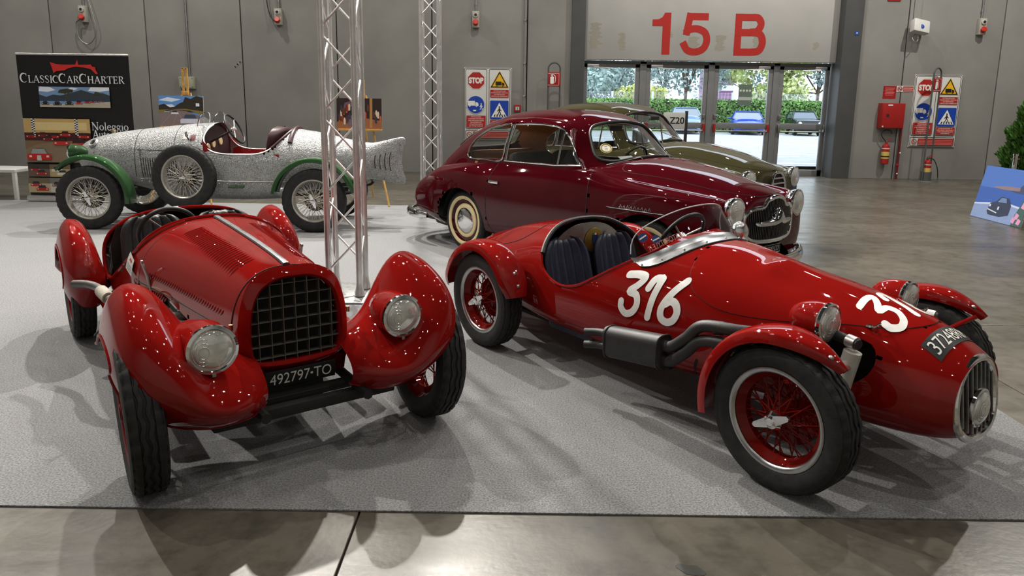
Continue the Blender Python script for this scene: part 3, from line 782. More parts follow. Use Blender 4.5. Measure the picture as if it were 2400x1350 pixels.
    for k, col in enumerate(((20, 120, 60), (220, 220, 215), (170, 30, 30))): G().box((.347, .05 - .015 + .015 * k, .708), (.002, .014, .012)).obj('flag_stripe', flat(*col), em, None)
    for y in (-.215, .205): fluted_seat(car, .40, y, .26, .385, .455, M_NAVY, rad(16), 6)
    ds = G(); ds.prism([(y, .79 - .25 * (abs(y) / .44) ** 2.6) for y in np.linspace(-.42, .42, 21)] + [(.40, .5), (-.40, .5)], .012, yz, (1.26, 0, 0)); ds.obj('dashboard', M_BLACK, car)
    steering_wheel(car, (.93, .2, .765), .17, (-.86, 0, .5), M_BLACK, M_ALU, .012, 3)
    G().tube([(.95, -.02, .25), (.93, -.02, .48)], .008, 8).obj('gear_lever', M_CHROME, car)
    # windscreen of clear perspex with riveted metal foot
    n = 33; base = []; foot = []
    for i in range(n):
        u = -1 + 2 * i / (n - 1); y = .395 * math.sin(u * PI / 2 * .96); x = 1.345 - .22 * abs(u) ** 2.0
        p = L.hit((x, y, 3), (0, 0, -1)) or Vector((x, y, .7)); base.append(p); foot.append(L.hit((x + .05, y * 1.005, 3), (0, 0, -1), .004) or (p + Vector((.05, 0, -.01))))
    hs = [(.045 + .125 * (1 - abs(-1 + 2 * i / (n - 1)) ** 8)) * (1.0 + .10 * (-1 + 2 * i / (n - 1))) for i in range(n)]
    P_ = []
    for j in range(9):
        t = j / 8; P_.append([tuple(base[i] + Vector((-.11 - .22 * abs(-1 + 2 * i / (n - 1)) ** 3, .0, 1.0)) * 0 + Vector((-.75 * hs[i] * t, -.10 * (-1 + 2 * i / (n - 1)) * hs[i] * t, hs[i] * t * .95 + .004))) for i in range(n)])
    # end flaps reach back past the frame
    scr = G().grid(np.array(P_)).obj('windscreen', window_glass('perspex', (.86, .88, .90)), car)
    G().tube([P_[-1][i] for i in range(n)], .0035, 6).obj('screen_edge', mat('perspex_edge', (.5, .52, .55), rough=.2), scr)
    ft = [[tuple(base[i] + Vector((-.028, 0, .026)) + Vector((0, 0, .0))) for i in range(n)], [tuple(base[i] + Vector((-.006, 0, .010))) for i in range(n)], [tuple(base[i] + Vector((.012, 0, .006))) for i in range(n)], [tuple(foot[i]) for i in range(n)]]
    fo = G().grid(np.array(ft)).obj('screen_foot', M_WORN, car, 60.)
    G().tube([f + Vector((.006, 0, -.002)) for f in foot], .006, 6).obj('foot_seal', M_BLACK, car)
    bolt_part(fo, [(foot[i] + Vector((-.02, 0, .006)), (.3, 0, 1)) for i in range(1, n, 4)], .006)
    # mirrored web address printed inside the screen
    tv, tf = text_geo('MOTORSTYLE.IT', 1.); ta = np.array(tv); ta = (ta - ta.min(0)) / np.ptp(ta, 0).clip(1e-9); PA = np.array(P_)
    def onscr(u, t):
        i = min(int(u), n - 2); j = min(int(t * 8), 7); fu, ft = u - i, t * 8 - j; q = (PA[j, i] * (1 - fu) + PA[j, i + 1] * fu) * (1 - ft) + (PA[j + 1, i] * (1 - fu) + PA[j + 1, i + 1] * fu) * ft; return (q[0] + .003, q[1] - .002, q[2] + .003)
    G().add([onscr(10.5 - 6.5 * p[0], .24 + .17 * p[1]) for p in ta], tf).obj('screen_lettering', flat(196, 120, 116), scr, None)
    # stickers on the right end of the screen
    for k, (i, t, r) in enumerate(((4, .80, .026), (6, .62, .024))):
        p = Vector(P_[int(t * 8)][i]); q = Vector(P_[int(t * 8)][i + 1]); tx = (q - p).normalized(); up = Vector(P_[int(t * 8) + 1][i]) - p; nz = tx.cross(up).normalized(); up = nz.cross(tx)
        Mm = Matrix((tx, up, nz)).transposed()
        st = G().lathe([(0, 0), (r, 0)], 24, Mm, p + nz * .003).obj('round_sticker', flat(20, 40, 95), scr, None)
        G().box(p + nz * .004, (r * 1.6, r * .3, .0006), Mm).obj('sticker_band', flat(210, 210, 205), st, None)
    # round chrome mirror on the far side of the scuttle
    mp = L.hit((1.50, .40, 3), (0, 0, -1)) or Vector((1.5, .4, .75))
    mi = G().sphere((1.22, .36, .825), .062, 24, 14, (.8, 1, 1)).obj('wing_mirror', M_CHROME, car); G().tube([(1.22, .34, .72), (1.2, .37, .78)], .008, 8).obj('mirror_stalk', M_CHROME, mi)
    # race numbers
    def d3(): return [crom([(.04, .92), (.34, .95), (.52, .90), (.40, .72), (.22, .56), (.44, .50), (.52, .30), (.42, .10), (.22, .03), (.06, .16), (.04, .30)], 6)]
    def d1(): return [crom([(.02, .70), (.10, .90), (.26, .93)], 5), [(.28, .92), (.22, .5), (.18, .05)]]
    def d6(): return [crom([(.42, .94), (.26, .74), (.12, .50), (.05, .28), (.10, .10), (.26, .03), (.42, .10), (.48, .28), (.40, .44), (.26, .50), (.13, .42)], 6)]
    def number(org, ux, uy, h, wd, ax, sign, name, slant=0.):
        for ch, xo in zip((d3, d1, d6), (0., .70, 1.16)):
            for st in ch():
                pass
            V, F_ = [], []
            for st in ch():
                v, f = stroke(np.array(st) * h, wd, 8); b0 = len(V); V += v; F_ += [tuple(i + b0 for i in q) for q in f]
            W = [(org[0] + ux[0] * (p[0] + xo * h + slant * p[1]) + uy[0] * p[1], org[1] + ux[1] * (p[0] + xo * h + slant * p[1]) + uy[1] * p[1]) for p in V]
            L.decal(W, F_, ax, sign, name, M_NUMW, car, .004)
    number((1.12, .455), (1, .06), (-.02, 1), .22, .038, (0, 2), -1, 'race_number', .07)
    number((2.405, -.185), (.0, 1), (-1, .0), .20, .032, (0, 1), 1, 'bonnet_number', .18)
    # number plate painted on the nose
    V, F_ = [(2.492, -.165, 0), (2.575, -.165, 0), (2.575, .14, 0), (2.492, .14, 0)], [(0, 1, 2, 3)]
    L.decal(V, F_, (0, 1), 1, 'number_plate', M_PLATE, car, .002)
    v, f = text_geo('37248RM', 1.); a = np.array(v); a = (a - (a.min(0) + a.max(0)) / 2) / np.ptp(a, 0).clip(1e-9)
    L.decal([(2.533 - p[1] * .055, -.015 + p[0] * .27) for p in a], f, (0, 1), 1, 'plate_digits', M_PLATE_W, car, .0035)
    # oval grille
    def oval(r, k=0.): return [(.178 * r * math.copysign(abs(math.cos(t)) ** .85, math.cos(t)) * (1.0 - .12 * math.sin(t)), .405 + .158 * r * math.copysign(abs(math.sin(t)) ** .9, math.sin(t))) for t in np.linspace(0, 2 * PI, 56, endpoint=False)]
    tilt = lambda y, z, dx=0: (2.645 + dx - .12 * (z - .405) - .25 * y * y, y, z)
    gr = G().tube([tilt(y, z, .012) for y, z in oval(1.0)], .017, 10, closed=True, flat=(1., 1.)).obj('grille', M_CHROME, car)
    ol = L.P[-1]; inn_ = [(tilt(p[1] * .80, .405 + (p[2] - .405) * .86, .004)) for p in ol]
    G().grid(np.array([[tuple(p) for p in ol], [((a[0] + b[0]) / 2 + .006, (a[1] + b[1]) / 2, (a[2] + b[2]) / 2) for a, b in zip(ol, inn_)], inn_])).obj('nose_ring', P_RED2, car, 80.)
    G().add([tilt(y, z, -.05) for y, z in oval(1.02)], [tuple(range(56))]).obj('grille_void', M_DARK, gr, None)
    for k in range(8):
        y = -.1365 + .039 * k; hh = .142 * math.sqrt(max(1 - (y / .185) ** 2, .05))
        G().box((2.657 - .25 * y * y, y, .405), (.022, .005, 2 * hh), rotm(ry=-.12), ch=.002).obj('slat', M_STEEL, gr)
    headlamp(gr, (2.668, .0, .365), .08, M_CHROME, depth=.10, name='centre_lamp')
    # exhaust with box silencer
    ex = G(); sec = rrect(.11, .165, .045)
    xz = Matrix(((0, 0, 1), (1, 0, 0), (0, 1, 0))); tl = math.tan(rad(7.5)); sy = -.575
    ex.prism(sec, .375, rotm(ry=-rad(7.5)) @ xz, (1.155, sy, .325)); sil = ex.obj('silencer', M_SOOT, car, 50.)
    for t in (.01, .365): G().tube([(1.155 + t, sy + .057 * math.copysign(abs(math.cos(a)) ** .6, math.cos(a)), .325 + t * tl + .084 * math.copysign(abs(math.sin(a)) ** .6, math.sin(a))) for a in np.linspace(0, 2 * PI, 32, endpoint=False)], .005, 6, closed=True).obj('seam', M_SOOT, sil)
    for dz in (.035, -.035):
        G().tube(crom([(1.17, sy, .325 + dz), (1.08, sy - .005, .318 + dz), (1.0, sy - .035, .305 + dz)], 5), .021, 12).obj('tail_pipe', M_SOOT, sil)
    for k, (z0, z1, xb) in enumerate(((.405, .555, 1.56), (.335, .485, 1.56))):
        G().tube(crom([(1.515, sy, z0), (xb + .01, sy, z0 + .01), (xb + .09, sy + .005, (z0 + z1) / 2), (xb + .17, sy + .02, z1), (1.92, sy + .07, z1 + .015), (2.06, -.30, z1 + .0)], 6), .028, 14).obj('exhaust_pipe', M_SOOT, sil)
        G().tube([(1.78, sy + .033, z1 + .004), (1.82, sy + .045, z1 + .008)], .032, 14).obj('pipe_clamp', M_SOOT, sil)
    # louvres low on the flank
    for k in range(4):
        V, F_ = stroke([(1.57 + .055 * k, .235), (1.61 + .055 * k, .33)], [.006, .016], 4); L.decal(V, F_, (0, 2), -1, 'louvre', M_DARK, car, .002)
    # wheels, wings, lamps
    for x in (RX, WB):
        for s in (-1, 1):
            wire_wheel(car, (x, s * .605, R), s, R, .15, .208, WC, 'racer', P_REDW, P_REDW, P_REDW, 'ears', 48, rim_edge=M_WORN, spin=rad(28 if x else 75), drum_m=P_REDW, camber=rad(1))
    for s in (-1, 1):
        fw = cycle_wing(car, 'front_wing', (WB, s * .615, R), .35, .175, 48, 194, P_RED2, s, .028, .03, .34, .0, (.12, 1))
        bolt_part(fw, [((WB + .378 * math.cos(rad(a)), s * .615 - .03, R + .375 * math.sin(rad(a))), (math.cos(rad(a)), 0, math.sin(rad(a)))) for a in (58, 176)], .011)
        rw = cycle_wing(car, 'rear_wing', (RX, s * .615, R), .355, .19, 14, 176, P_RED2, s, .03, .03, .12, .10, (.7, .7))
        bolt_part(rw, [((RX + .385 * math.cos(rad(a)), s * .615, R + .385 * math.sin(rad(a))), (math.cos(rad(a)), 0, math.sin(rad(a)))) for a in (24, 36)], .011)
        G().lathe([(0, .03), (.014, .026), (.02, .01), (.02, 0)], 16, Matrix(((0, 0, -1), (0, 1, 0), (1, 0, 0))), (RX - .385, s * .615, .40)).obj('amber_lamp', M_AMBER, rw)
        for a in (52, 120): G().tube([(WB + .345 * math.cos(rad(a)), s * .585, R + .345 * math.sin(rad(a))), (WB + .16 * math.cos(rad(a)), s * .30, R + .17)], .011, 8).obj('wing_stay', P_RED2, fw)
        headlamp(car, (2.20, s * .345, .655), .083, P_RED2, depth=.15)
        # suspension: lever damper, arm, axle
        G().tube([(2.265, s * .365, .28), (2.315, s * .345, .565)], .036, 16).obj('damper', mat('pale_damper_enamel', (.5, .5, .46), rough=.35), car)
        G().tube([(2.05, s * .25, .60), (2.20, s * .31, .605), (2.335, s * .345, .598)], .022, 12).obj('lever_arm', M_SOOT, car); G().tube([(2.285, s * .335, .603), (2.325, s * .342, .60)], .027, 12).obj('lever_bush', M_ALU, car)
        G().tube([(WB, 0, .27), (WB, s * .52, .29)], .028, 10).obj('front_axle', M_SOOT, car)
        G().tube([(RX, 0, .30), (RX, s * .52, .30)], .03, 10).obj('rear_axle', M_SOOT, car)
        cx = L.hit((2.33, s * .2, 3), (0, 0, -1), .008) or Vector((2.33, s * .2, .68))
        ca = G().tube([cx + Vector((.012 * math.cos(a) , .018 * math.sin(a) * s, .006 + .016 * math.cos(a))) for a in np.linspace(0, 2 * PI, 18, endpoint=False)], .0045, 8, closed=True).obj('bonnet_catch', M_CHROME, car)
        G().lathe([(0, .01), (.016, .008), (.018, 0)], 16, None, cx + Vector((-.03, 0, .0))).obj('catch_pad', M_CHROME, ca)
    inn = G().box((2.12, 0, .42), (.5, .22, .36), ch=.03).obj('engine_block', M_UNDER, car)
    return car
build_racer()
# ================================================================ red roadster with plate 492797 TO
def wing_shell(tab, s, nu=34, nv=46, tuck=.05, nexp=2.3, tks=None, nxs=None):
    """tab columns: y, crown z, front x, front bottom z, rear x, rear bottom z, top x ; s = side"""
    T = np.array(tab); y0, y1 = T[0, 0], T[-1, 0]
    q = np.linspace(0, 1, nu); ys = y0 + (y1 - y0) * (1 - (1 - q) ** 1.5)
    c = [pchip(T[:, 0], T[:, k], ys) for k in range(1, 7)]
    for q_ in c:
        for _ in range(5): q_[1:-1] = .25 * q_[:-2] + .5 * q_[1:-1] + .25 * q_[2:]
    rows = []
    for i, y in enumerate(ys):
        if nxs is not None: nexp = float(pchip(T[:, 0], nxs, [y])[0])
        if tks is not None: tuck = float(pchip(T[:, 0], tks, [y])[0])
        zc, xf, zb, xr, zr, xt = [k[i] for k in c]; row = []; zm = zb + .38 * (zc - zb)
        for t in np.linspace(0, 1, 9)[:-1]:
            z = zb + (zm - zb) * t; row.append((xf - tuck * (1 - t) ** 2, z))
        for a in np.linspace(0, PI / 2, 20)[:-1]:
            row.append((xt + (xf - xt) * math.cos(a) ** (2 / nexp), zm + (zc - zm) * math.sin(a) ** (2 / nexp)))
        for t in np.linspace(0, 1, nv - 27):
            row.append((xt + (xr - xt) * t, zr + (zc - zr) * (.5 + .5 * math.cos(PI * t ** 1.25))))
        rows.append([(p[0], s * y, p[1]) for p in row])
    return np.array(rows)
def shell_obj(name, P, m, parent, thick=.004, smooth=70.):
    g = G().grid(P); N = np.zeros_like(P)
    du = np.gradient(P, axis=0); dv = np.gradient(P, axis=1); n = np.cross(du, dv); n /= (np.linalg.norm(n, axis=2, keepdims=True) + 1e-9)
    if n[..., 2].mean() < 0: n = -n
    Q = P - n * thick; g.grid(Q, flip=True)
    for a, b in ((P[0], Q[0]), (P[-1], Q[-1]), (P[:, 0], Q[:, 0]), (P[:, -1], Q[:, -1])): g.grid(np.array([a, b]))
    return g.obj(name, m, parent, smooth, weld=1e-5)
def build_roadster():
    car = empty('roadster', (-2.29, 4.885, .0105), rad(-54.1), 'red open roadster with bulbous front wings and black lattice grille', 'car')
    WB, R, TR = 2.29, .33, .64
    P = dict(x=[-.85, -.78, -.6, -.3, 0, .3, .6, .95, 1.3, 1.7, 2.05, 2.24, 2.285],
             zt=[.46, .52, .62, .73, .80, .83, .85, .868, .862, .85, .832, .812, .80],
             zm=[.40, .42, .45, .48, .50, .50, .50, .50, .49, .48, .48, .48, .48],
             zb=[.36, .34, .31, .29, .28, .28, .28, .28, .29, .30, .31, .33, .34],
             w=[.05, .16, .30, .42, .48, .495, .485, .45, .385, .325, .275, .245, .235],
             et=[2, 2, 2.1, 2.3, 2.6, 2.7, 2.6, 2.4, 2.3, 2.3, 2.4, 2.6, 2.7],
             eb=[2, 2.4, 3, 4, 5, 6, 6, 7, 7, 7, 7, 7, 7])
    xs = np.linspace(-.85, 2.285, 140)
    L = Loft(super_sections(P, xs, 30, 22))
    ck = crom([(.16, .97), (.16, .82), (.08, .71), (.05, .58), (.11, .475), (.25, .44), (.42, .455), (.60, .515), (.76, .59), (.88, .68), (.95, .77), (.985, .87), (.99, .97)], 6)
    L.cut([tuple(p) for p in ck] + [(.95, 1.2), (.17, 1.2)], (0, 2))
    hole = [(1.36, .42), (1.38, .555), (1.72, .49), (1.78, .37), (1.60, .33)]
    L.cut(hole, (0, 2), lambda c: c.y < -.15)
    # bonnet panel starts behind the grille shell
    bon = [(1.05, -.6), (2.20, -.6), (2.20, .6), (1.05, .6)]
    bonnet = L.extract(bon, (0, 1), lambda c: c.z > .555, 'bonnet', P_RED, car, offset=.0025)
    body = L.obj('body', P_RED, car)
    for x in (1.05, 2.20):
        q = [L.hit((x, 0, .45), (0, math.sin(a), math.cos(a)), .001) for a in np.linspace(-1.75, 1.75, 60)]; G().tube([p for p in q if p], .003, 6).obj('bonnet_gap', M_DARK, car)
    for s in (-1, 1):
        q = L.drop([(x, .555) for x in np.linspace(1.05, 2.20, 30)], (0, 2), s, .001); G().tube(q, .003, 6).obj('bonnet_gap', M_DARK, car)
        q = L.drop([tuple(p) for p in ck[5:-5]], (0, 2), s, .002); G().tube(q, .012, 8).obj('cockpit_rim', P_RED, car)
    for x, nm in ((.16, 'rear_rim'), (.958, 'cowl_rim')):
        q = [L.hit((x - .05 * (abs(y) / .4) ** 2 * (1 if x > .5 else 0), y, 3), (0, 0, -1), .002) for y in np.linspace(-.40, .40, 30)]; o = G().tube([p for p in q if p], .013, 10).obj(nm, P_RED, car)
        if nm == 'rear_rim':
            for k, col in enumerate(((10, 110, 50), (205, 205, 200))):
                G().tube([p + Vector((.003, 0, .001)) for p in q[9 + k * 2:12 + k * 2] if p], .0135, 10).obj('tricolour_band', flat(*col), o)
    # centre strip, louvres on the bonnet
    st = [L.hit((x, 0, 3), (0, 0, -1), .006) for x in np.linspace(1.0, 2.20, 30)]
    G().tube(st, .017, 8, flat=(.5, 1.)).obj('bonnet_strip', mat('dull_strip', (.16, .165, .17), rough=.3, metal=.9), bonnet)
    lv = G()
    for s in (-1, 1):
        for k in range(28):
            x = 1.22 + .030 * k; ya = .085 + .03 * (1 - k / 28); yb = ya + .115
            pts = [L.hit((x + .004 * math.sin(i), s * (ya + (yb - ya) * i / 6), 3), (0, 0, -1), .0018) for i in range(7)]
            lv.tube([p for p in pts if p], [.001] + [.0052] * 5 + [.001], 8)
    tag(lv.obj('top_louvres', P_RED, bonnet), kind='stuff')
    lv = G()
    for s in (-1, 1):
        for z0, n, x0 in ((.60, 34, 1.16), (.515, 10, 1.15)):
            for k in range(n):
                x = x0 + .028 * k
                pts = [L.hit((x + .010 * i, s * 3, z0 + .010 * i), (0, -s, 0), .002) for i in range(4)]
                lv.tube([p for p in pts if p], [.001, .005, .005, .001], 6)
    tag(lv.obj('side_louvres', P_RED, bonnet), kind='stuff')
    for s in (-1, 1):
        p = L.hit((1.20, s * 3, .63), (0, -s, 0), .012)
        h = G().tube([p + Vector((0, 0, -.12)), p + Vector((0, s * .012, -.02)), p + Vector((-.02, s * .03, .05))], [.007, .009, .008], 8).obj('bonnet_latch', M_STEEL, bonnet)
        G().box(p + Vector((-.022, s * .032, .058)), (.03, .012, .016), ch=.004).obj('latch_grip', M_STEEL, h)
    # sticker on the scuttle flank
    V, F_ = [(.86, .60, 0), (.97, .57, 0), (.97, .655, 0), (.86, .685, 0)], [(0, 1, 2, 3)]
    stk = L.decal(V, F_, (0, 2), -1, 'paper_sticker', M_WHITE, car, .014)
    V, F_ = [(.895, .645, 0), (.905, .66, 0), (.94, .645, 0), (.935, .635, 0), (.91, .648, 0)], [(0, 1, 2, 3, 4)]; L.decal(V, F_, (0, 2), -1, 'red_mark', flat(170, 30, 30), stk, .0155)
    for z in (.612, .6, .588): L.decal([(.875, z + .02, 0), (.955, z - .002, 0), (.955, z + .002, 0), (.875, z + .024, 0)], [(0, 1, 2, 3)], (0, 2), -1, 'small_print', flat(120, 120, 120), stk, .0155)
    # interior
    G().box((.5, 0, .30), (.95, .84, .02)).obj('cockpit_floor', M_UNDER, car)
    yz = Matrix(((0, 0, 1), (1, 0, 0), (0, 1, 0)))
    G().prism([(-.44, .3), (.44, .3), (.45, .6), (.40, .74), (-.40, .74), (-.45, .6)], .01, yz, (.10, 0, 0)).obj('rear_panel', M_LEATHER, car)
    G().prism([(-.42, .45), (.42, .45), (.40, .7), (.3, .80), (-.3, .80), (-.40, .7)], .012, yz, (.90, 0, 0)).obj('dashboard', M_BLACK, car)
    for y in (-.215, .215): fluted_seat(car, .24, y, .40, .40, .40, M_LEATHER, rad(12), 6, th=.14)
    steering_wheel(car, (.76, -.215, .765), .16, (-.92, 0, .38), M_BLACK, M_STEEL, .0135, 3)
    # grille shell and lattice
    def gout(k, d=0.): return [tuple(p) for p in crom([(0, .784 + d), (.075 + d * .5, .777 + d), (.145 + d * .9, .737 + d * .7), (.183 + d, .655), (.195 + d, .54), (.188 + d, .46), (.165 + d * .7, .43 - d * .7), (.09, .42 - d), (0, .417 - d), (-.09, .42 - d), (-.165 - d * .7, .43 - d * .7), (-.188 - d, .46), (-.195 - d, .54), (-.183 - d, .655), (-.145 - d * .9, .737 + d * .7), (-.075 - d * .5, .777 + d)], k, closed=True)]
    gx = lambda z: 2.315 - .03 * (z - .4)
    a, b, c, e = gout(5, .05), gout(5, .035), gout(5, .012), gout(5, 0)
    rows = [[(2.275, y, z) for y, z in a], [(gx(z) - .01, y, z) for y, z in b], [(gx(z) + .006, y, z) for y, z in c], [(gx(z) - .006, y, z) for y, z in e], [(gx(z) - .05, y, z) for y, z in e]]
    gr = G().grid(np.array(rows), cv=True).obj('grille_shell', P_RED, car, 70.)
    G().add([(2.235, y, z) for y, z in e], [tuple(range(len(e)))]).obj('radiator_core', M_DARK, gr, None)
    M_LAT = mat('dull_lattice', (.16, .15, .13), rough=.5, metal=.6)
    def span_y(z):
        ys = [y for (y, zz), (y2, z2) in zip(e, e[1:] + e[:1]) if (zz - z) * (z2 - z) <= 0]; return max(map(abs, ys)) if ys else 0
    for k in range(7):
        z = .44 + .0535 * k; hw = span_y(z)
        if hw > .03: G().box((gx(z) - .028, 0, z), (.034, 2 * hw, .0024)).obj('slat', M_LAT, gr, None)
    for k in range(7):
        y = -.162 + .054 * k; zs = [zz for (yy, zz), (y2, z2) in zip(e, e[1:] + e[:1]) if (yy - y) * (y2 - y) <= 0]
        if zs: G().box((gx(.6) - .024, y, (min(zs) + max(zs)) / 2), (.034, .0024, max(zs) - min(zs))).obj('slat', M_LAT, gr, None)
    # lower apron and number plate
    G().grid(np.array([[(2.29 - .9 * y * y, y, .385), (2.30 - .9 * y * y, y, .36), (2.28 - .9 * y * y, y, .30)] for y in np.linspace(-.245, .245, 13)])).obj('apron', P_RED, car, 60.)
    pl = G().box((2.335, 0, .352), (.006, .315, .078), rotm(ry=.12), ch=.002).obj('number_plate', M_PLATE, car)
    text_obj('plate_digits', '492797 TO', .06, M_PLATE_W, pl, rotm(ry=.12) @ yz, (2.3395, 0, .352), fit=.275, height=.05)
    G().lathe([(0, 0), (.006, 0)], 12, rotm(ry=.12) @ yz, (2.3398, .047, .352)).obj('plate_dot', M_PLATE_W, pl)
    # front wings with lamps
    tab = [(.185, .455, 2.47, .30, 2.05, .41, 2.28), (.215, .47, 2.52, .30, 2.0, .41, 2.27), (.26, .485, 2.57, .29, 1.96, .41, 2.26), (.31, .50, 2.605, .285, 1.93, .41, 2.25), (.37, .53, 2.62, .27, 1.90, .41, 2.24), (.43, .605, 2.63, .262, 1.87, .41, 2.20), (.50, .72, 2.64, .27, 1.84, .42, 2.16), (.565, .79, 2.62, .285, 1.82, .43, 2.14), (.63, .805, 2.59, .315, 1.81, .45, 2.13), (.68, .765, 2.53, .37, 1.82, .48, 2.13), (.715, .695, 2.45, .44, 1.84, .50, 2.13), (.73, .60, 2.36, .50, 1.90, .51, 2.13)]
    tks = [.04, .04, .05, .08, .12, .16, .20, .22, .22, .18, .12, .06]
    nxs = [1.8, 1.8, 1.8, 1.75, 1.65, 1.5, 1.6, 1.8, 2.0, 2.1, 2.2, 2.2]
    for s in (-1, 1):
        Pw = wing_shell(tab, s, tks=tks, nxs=nxs); fw = shell_obj('front_wing', Pw, P_RED, car)
        G().tube([tuple(p) for p in Pw[-1]], .006, 6).obj('wing_bead', P_RED, fw)
        G().tube([tuple(p) for p in Pw[:, 0]], .006, 6).obj('wing_bead', P_RED, fw)
        hl = headlamp(car, (2.525, s * .403, .60), .094, P_RED, depth=.05, rimw=.017, bulge=.028)
        G().tube([(-.015, 0, 0), (-.10, s * .002, -.004), (-.22, s * .03, -.02), (-.32, s * .06, -.05)], [.091, .094, .085, .06], 28).obj('lamp_pod', P_RED, hl)
        G().box((0, 0, -.099), (.02, .016, .018), ch=.004).obj('rim_screw', M_STEEL, hl)
        G().tube([(2.245, s * .262, .575), (2.245, s * .262, .60)], .010, 8).obj('filler_cap', mat('brass', (.55, .45, .28), rough=.3, metal=1.), car)
        # rear wings
        rt = [(.50, .46, .30, .33, -.44, .34, -.06), (.515, .55, .34, .29, -.46, .32, -.06), (.545, .66, .38, .265, -.49, .30, -.06), (.60, .75, .41, .25, -.51, .30, -.07), (.66, .765, .40, .25, -.50, .31, -.08), (.71, .70, .345, .30, -.46, .35, -.08), (.735, .60, .27, .37, -.40, .40, -.08)]
        Pr = wing_shell(rt, s, tuck=.10, nexp=2.1); rw = shell_obj('rear_wing', Pr, P_RED, car)
        G().tube([tuple(p) for p in Pr[-1]], .006, 6).obj('wing_bead', P_RED, rw)
        for x in (0, WB):
            wire_wheel(car, (x, s * TR, R), s, R, .135, .225, WC, 'roadster', P_REDW, P_REDW, P_REDW, 'plain', 32, rim_edge=P_REDW, drum_m=P_REDW, steer=rad(-2.5) if x else 0, camber=rad(2) if x else 0)
        # side valance under the doors
        G().grid(np.array([[(x, s * .44, .36), (x, s * .52, .345), (x, s * .56, .31), (x, s * .555, .27)] for x in np.linspace(.32, 1.86, 12)])).obj('running_board', P_RED, car, 60.)
        G().tube([(1.55, s * .26, .27), (2.55, s * .22, .28)], .022, 8).obj('frame_horn', M_UNDER, car)
    G().tube([(WB, -.56, .30), (WB, -.3, .25), (WB, .3, .25), (WB, .56, .30)], .026, 10).obj('front_axle', M_UNDER, car)
    G().tube([(0, -.56, .33), (0, .56, .33)], .03, 10).obj('rear_axle', M_UNDER, car)
    G().box((2.42, 0, .245), (.05, .80, .05), ch=.01).obj('cross_member', M_UNDER, car)
    G().box((2.20, 0, .27), (.14, .26, .14), ch=.02).obj('sump', M_UNDER, car); G().box((1.1, 0, .30), (1.8, .48, .09), ch=.01).obj('underbody', M_UNDER, car)
    G().box((1.5, 0, .42), (1.2, .36, .2), ch=.03).obj('engine', M_UNDER, car)
    # exhaust on the right flank
    ex = G().tube(crom([(1.62, -.24, .50), (1.50, -.34, .455), (1.32, -.44, .41), (1.15, -.55, .45), (1.0, -.585, .485)], 6), .030, 12).obj('exhaust', M_RUST, car)
    for x in (1.72, 1.82): G().tube(crom([(x, -.22, .48), (x - .1, -.30, .44), (1.42, -.40, .43)], 5), .022, 10).obj('exhaust_branch', M_RUST, ex)
    G().tube([(1.04, -.58, .482), (.86, -.595, .485)], .034, 12).obj('wrapped_sleeve', mat('pale_heat_wrap', (.36, .33, .27), rough=.8, bump=.4, bscale=150.), ex)
    G().tube(crom([(.88, -.595, .485), (.74, -.60, .478), (.64, -.63, .478), (.58, -.665, .475), (.53, -.70, .468)], 6), .023, 12).obj('tail_pipe', mat('dark_pipe_steel', (.13, .125, .12), rough=.45, metal=.8), ex)
    return car
build_roadster()
# ================================================================ the two closed coupes
def disc_wheel(parent, loc, side, R, w, key, disc_m, ring_m):
    if key not in WC:
        h = w / 2; rim = .205
        c = {'wheel': (G().__class__(), None)}
        me = tyre_mesh('wheel', R, w, rim); me.materials.append(M_TYRE); me.shade_smooth(); me.set_sharp_from_angle(angle=rad(40)); c['wheel'] = me
        def part(nm, prof, m):
            q = G().lathe(prof, 56).mesh(nm); q.materials.append(m); q.shade_smooth(); q.set_sharp_from_angle(angle=rad(35)); c[nm] = q
        part('whitewall', [(.222, h * .86), (.228, h * .95), (.245, h * 1.02), (.257, h * 1.025), (.262, h * 1.0)], ring_m)
        part('wheel_disc', [(.224, h * .88), (.216, h * .92), (.208, h * .80), (.20, h * .62), (.185, h * .60), (.182, h * .62)], disc_m)
        part('trim_ring', [(.183, h * .60), (.178, h * .72), (.16, h * .80), (.14, h * .74), (.13, h * .7)], ring_m)
        part('hub_cap', [(.136, h * .70), (.134, h * .82), (.12, h * .96), (.09, h * 1.08), (.05, h * 1.14), (0, h * 1.16)], M_CHROME)
        part('wheel_back', [(.2, -h * .5), (.0, -h * .5)], M_UNDER)
        WC[key] = c
    c = WC[key]; o = bpy.data.objects.new('wheel', c['wheel']); link(o, parent); o.location = loc
    o.rotation_euler = (Matrix(((1, 0, 0), (0, 0, 1), (0, -1, 0))) if side > 0 else Matrix(((1, 0, 0), (0, 0, -1), (0, 1, 0)))).to_euler()
    for nm in ('whitewall', 'wheel_disc', 'trim_ring', 'hub_cap', 'wheel_back'):
        link(bpy.data.objects.new(nm, c[nm]), o)
    return o
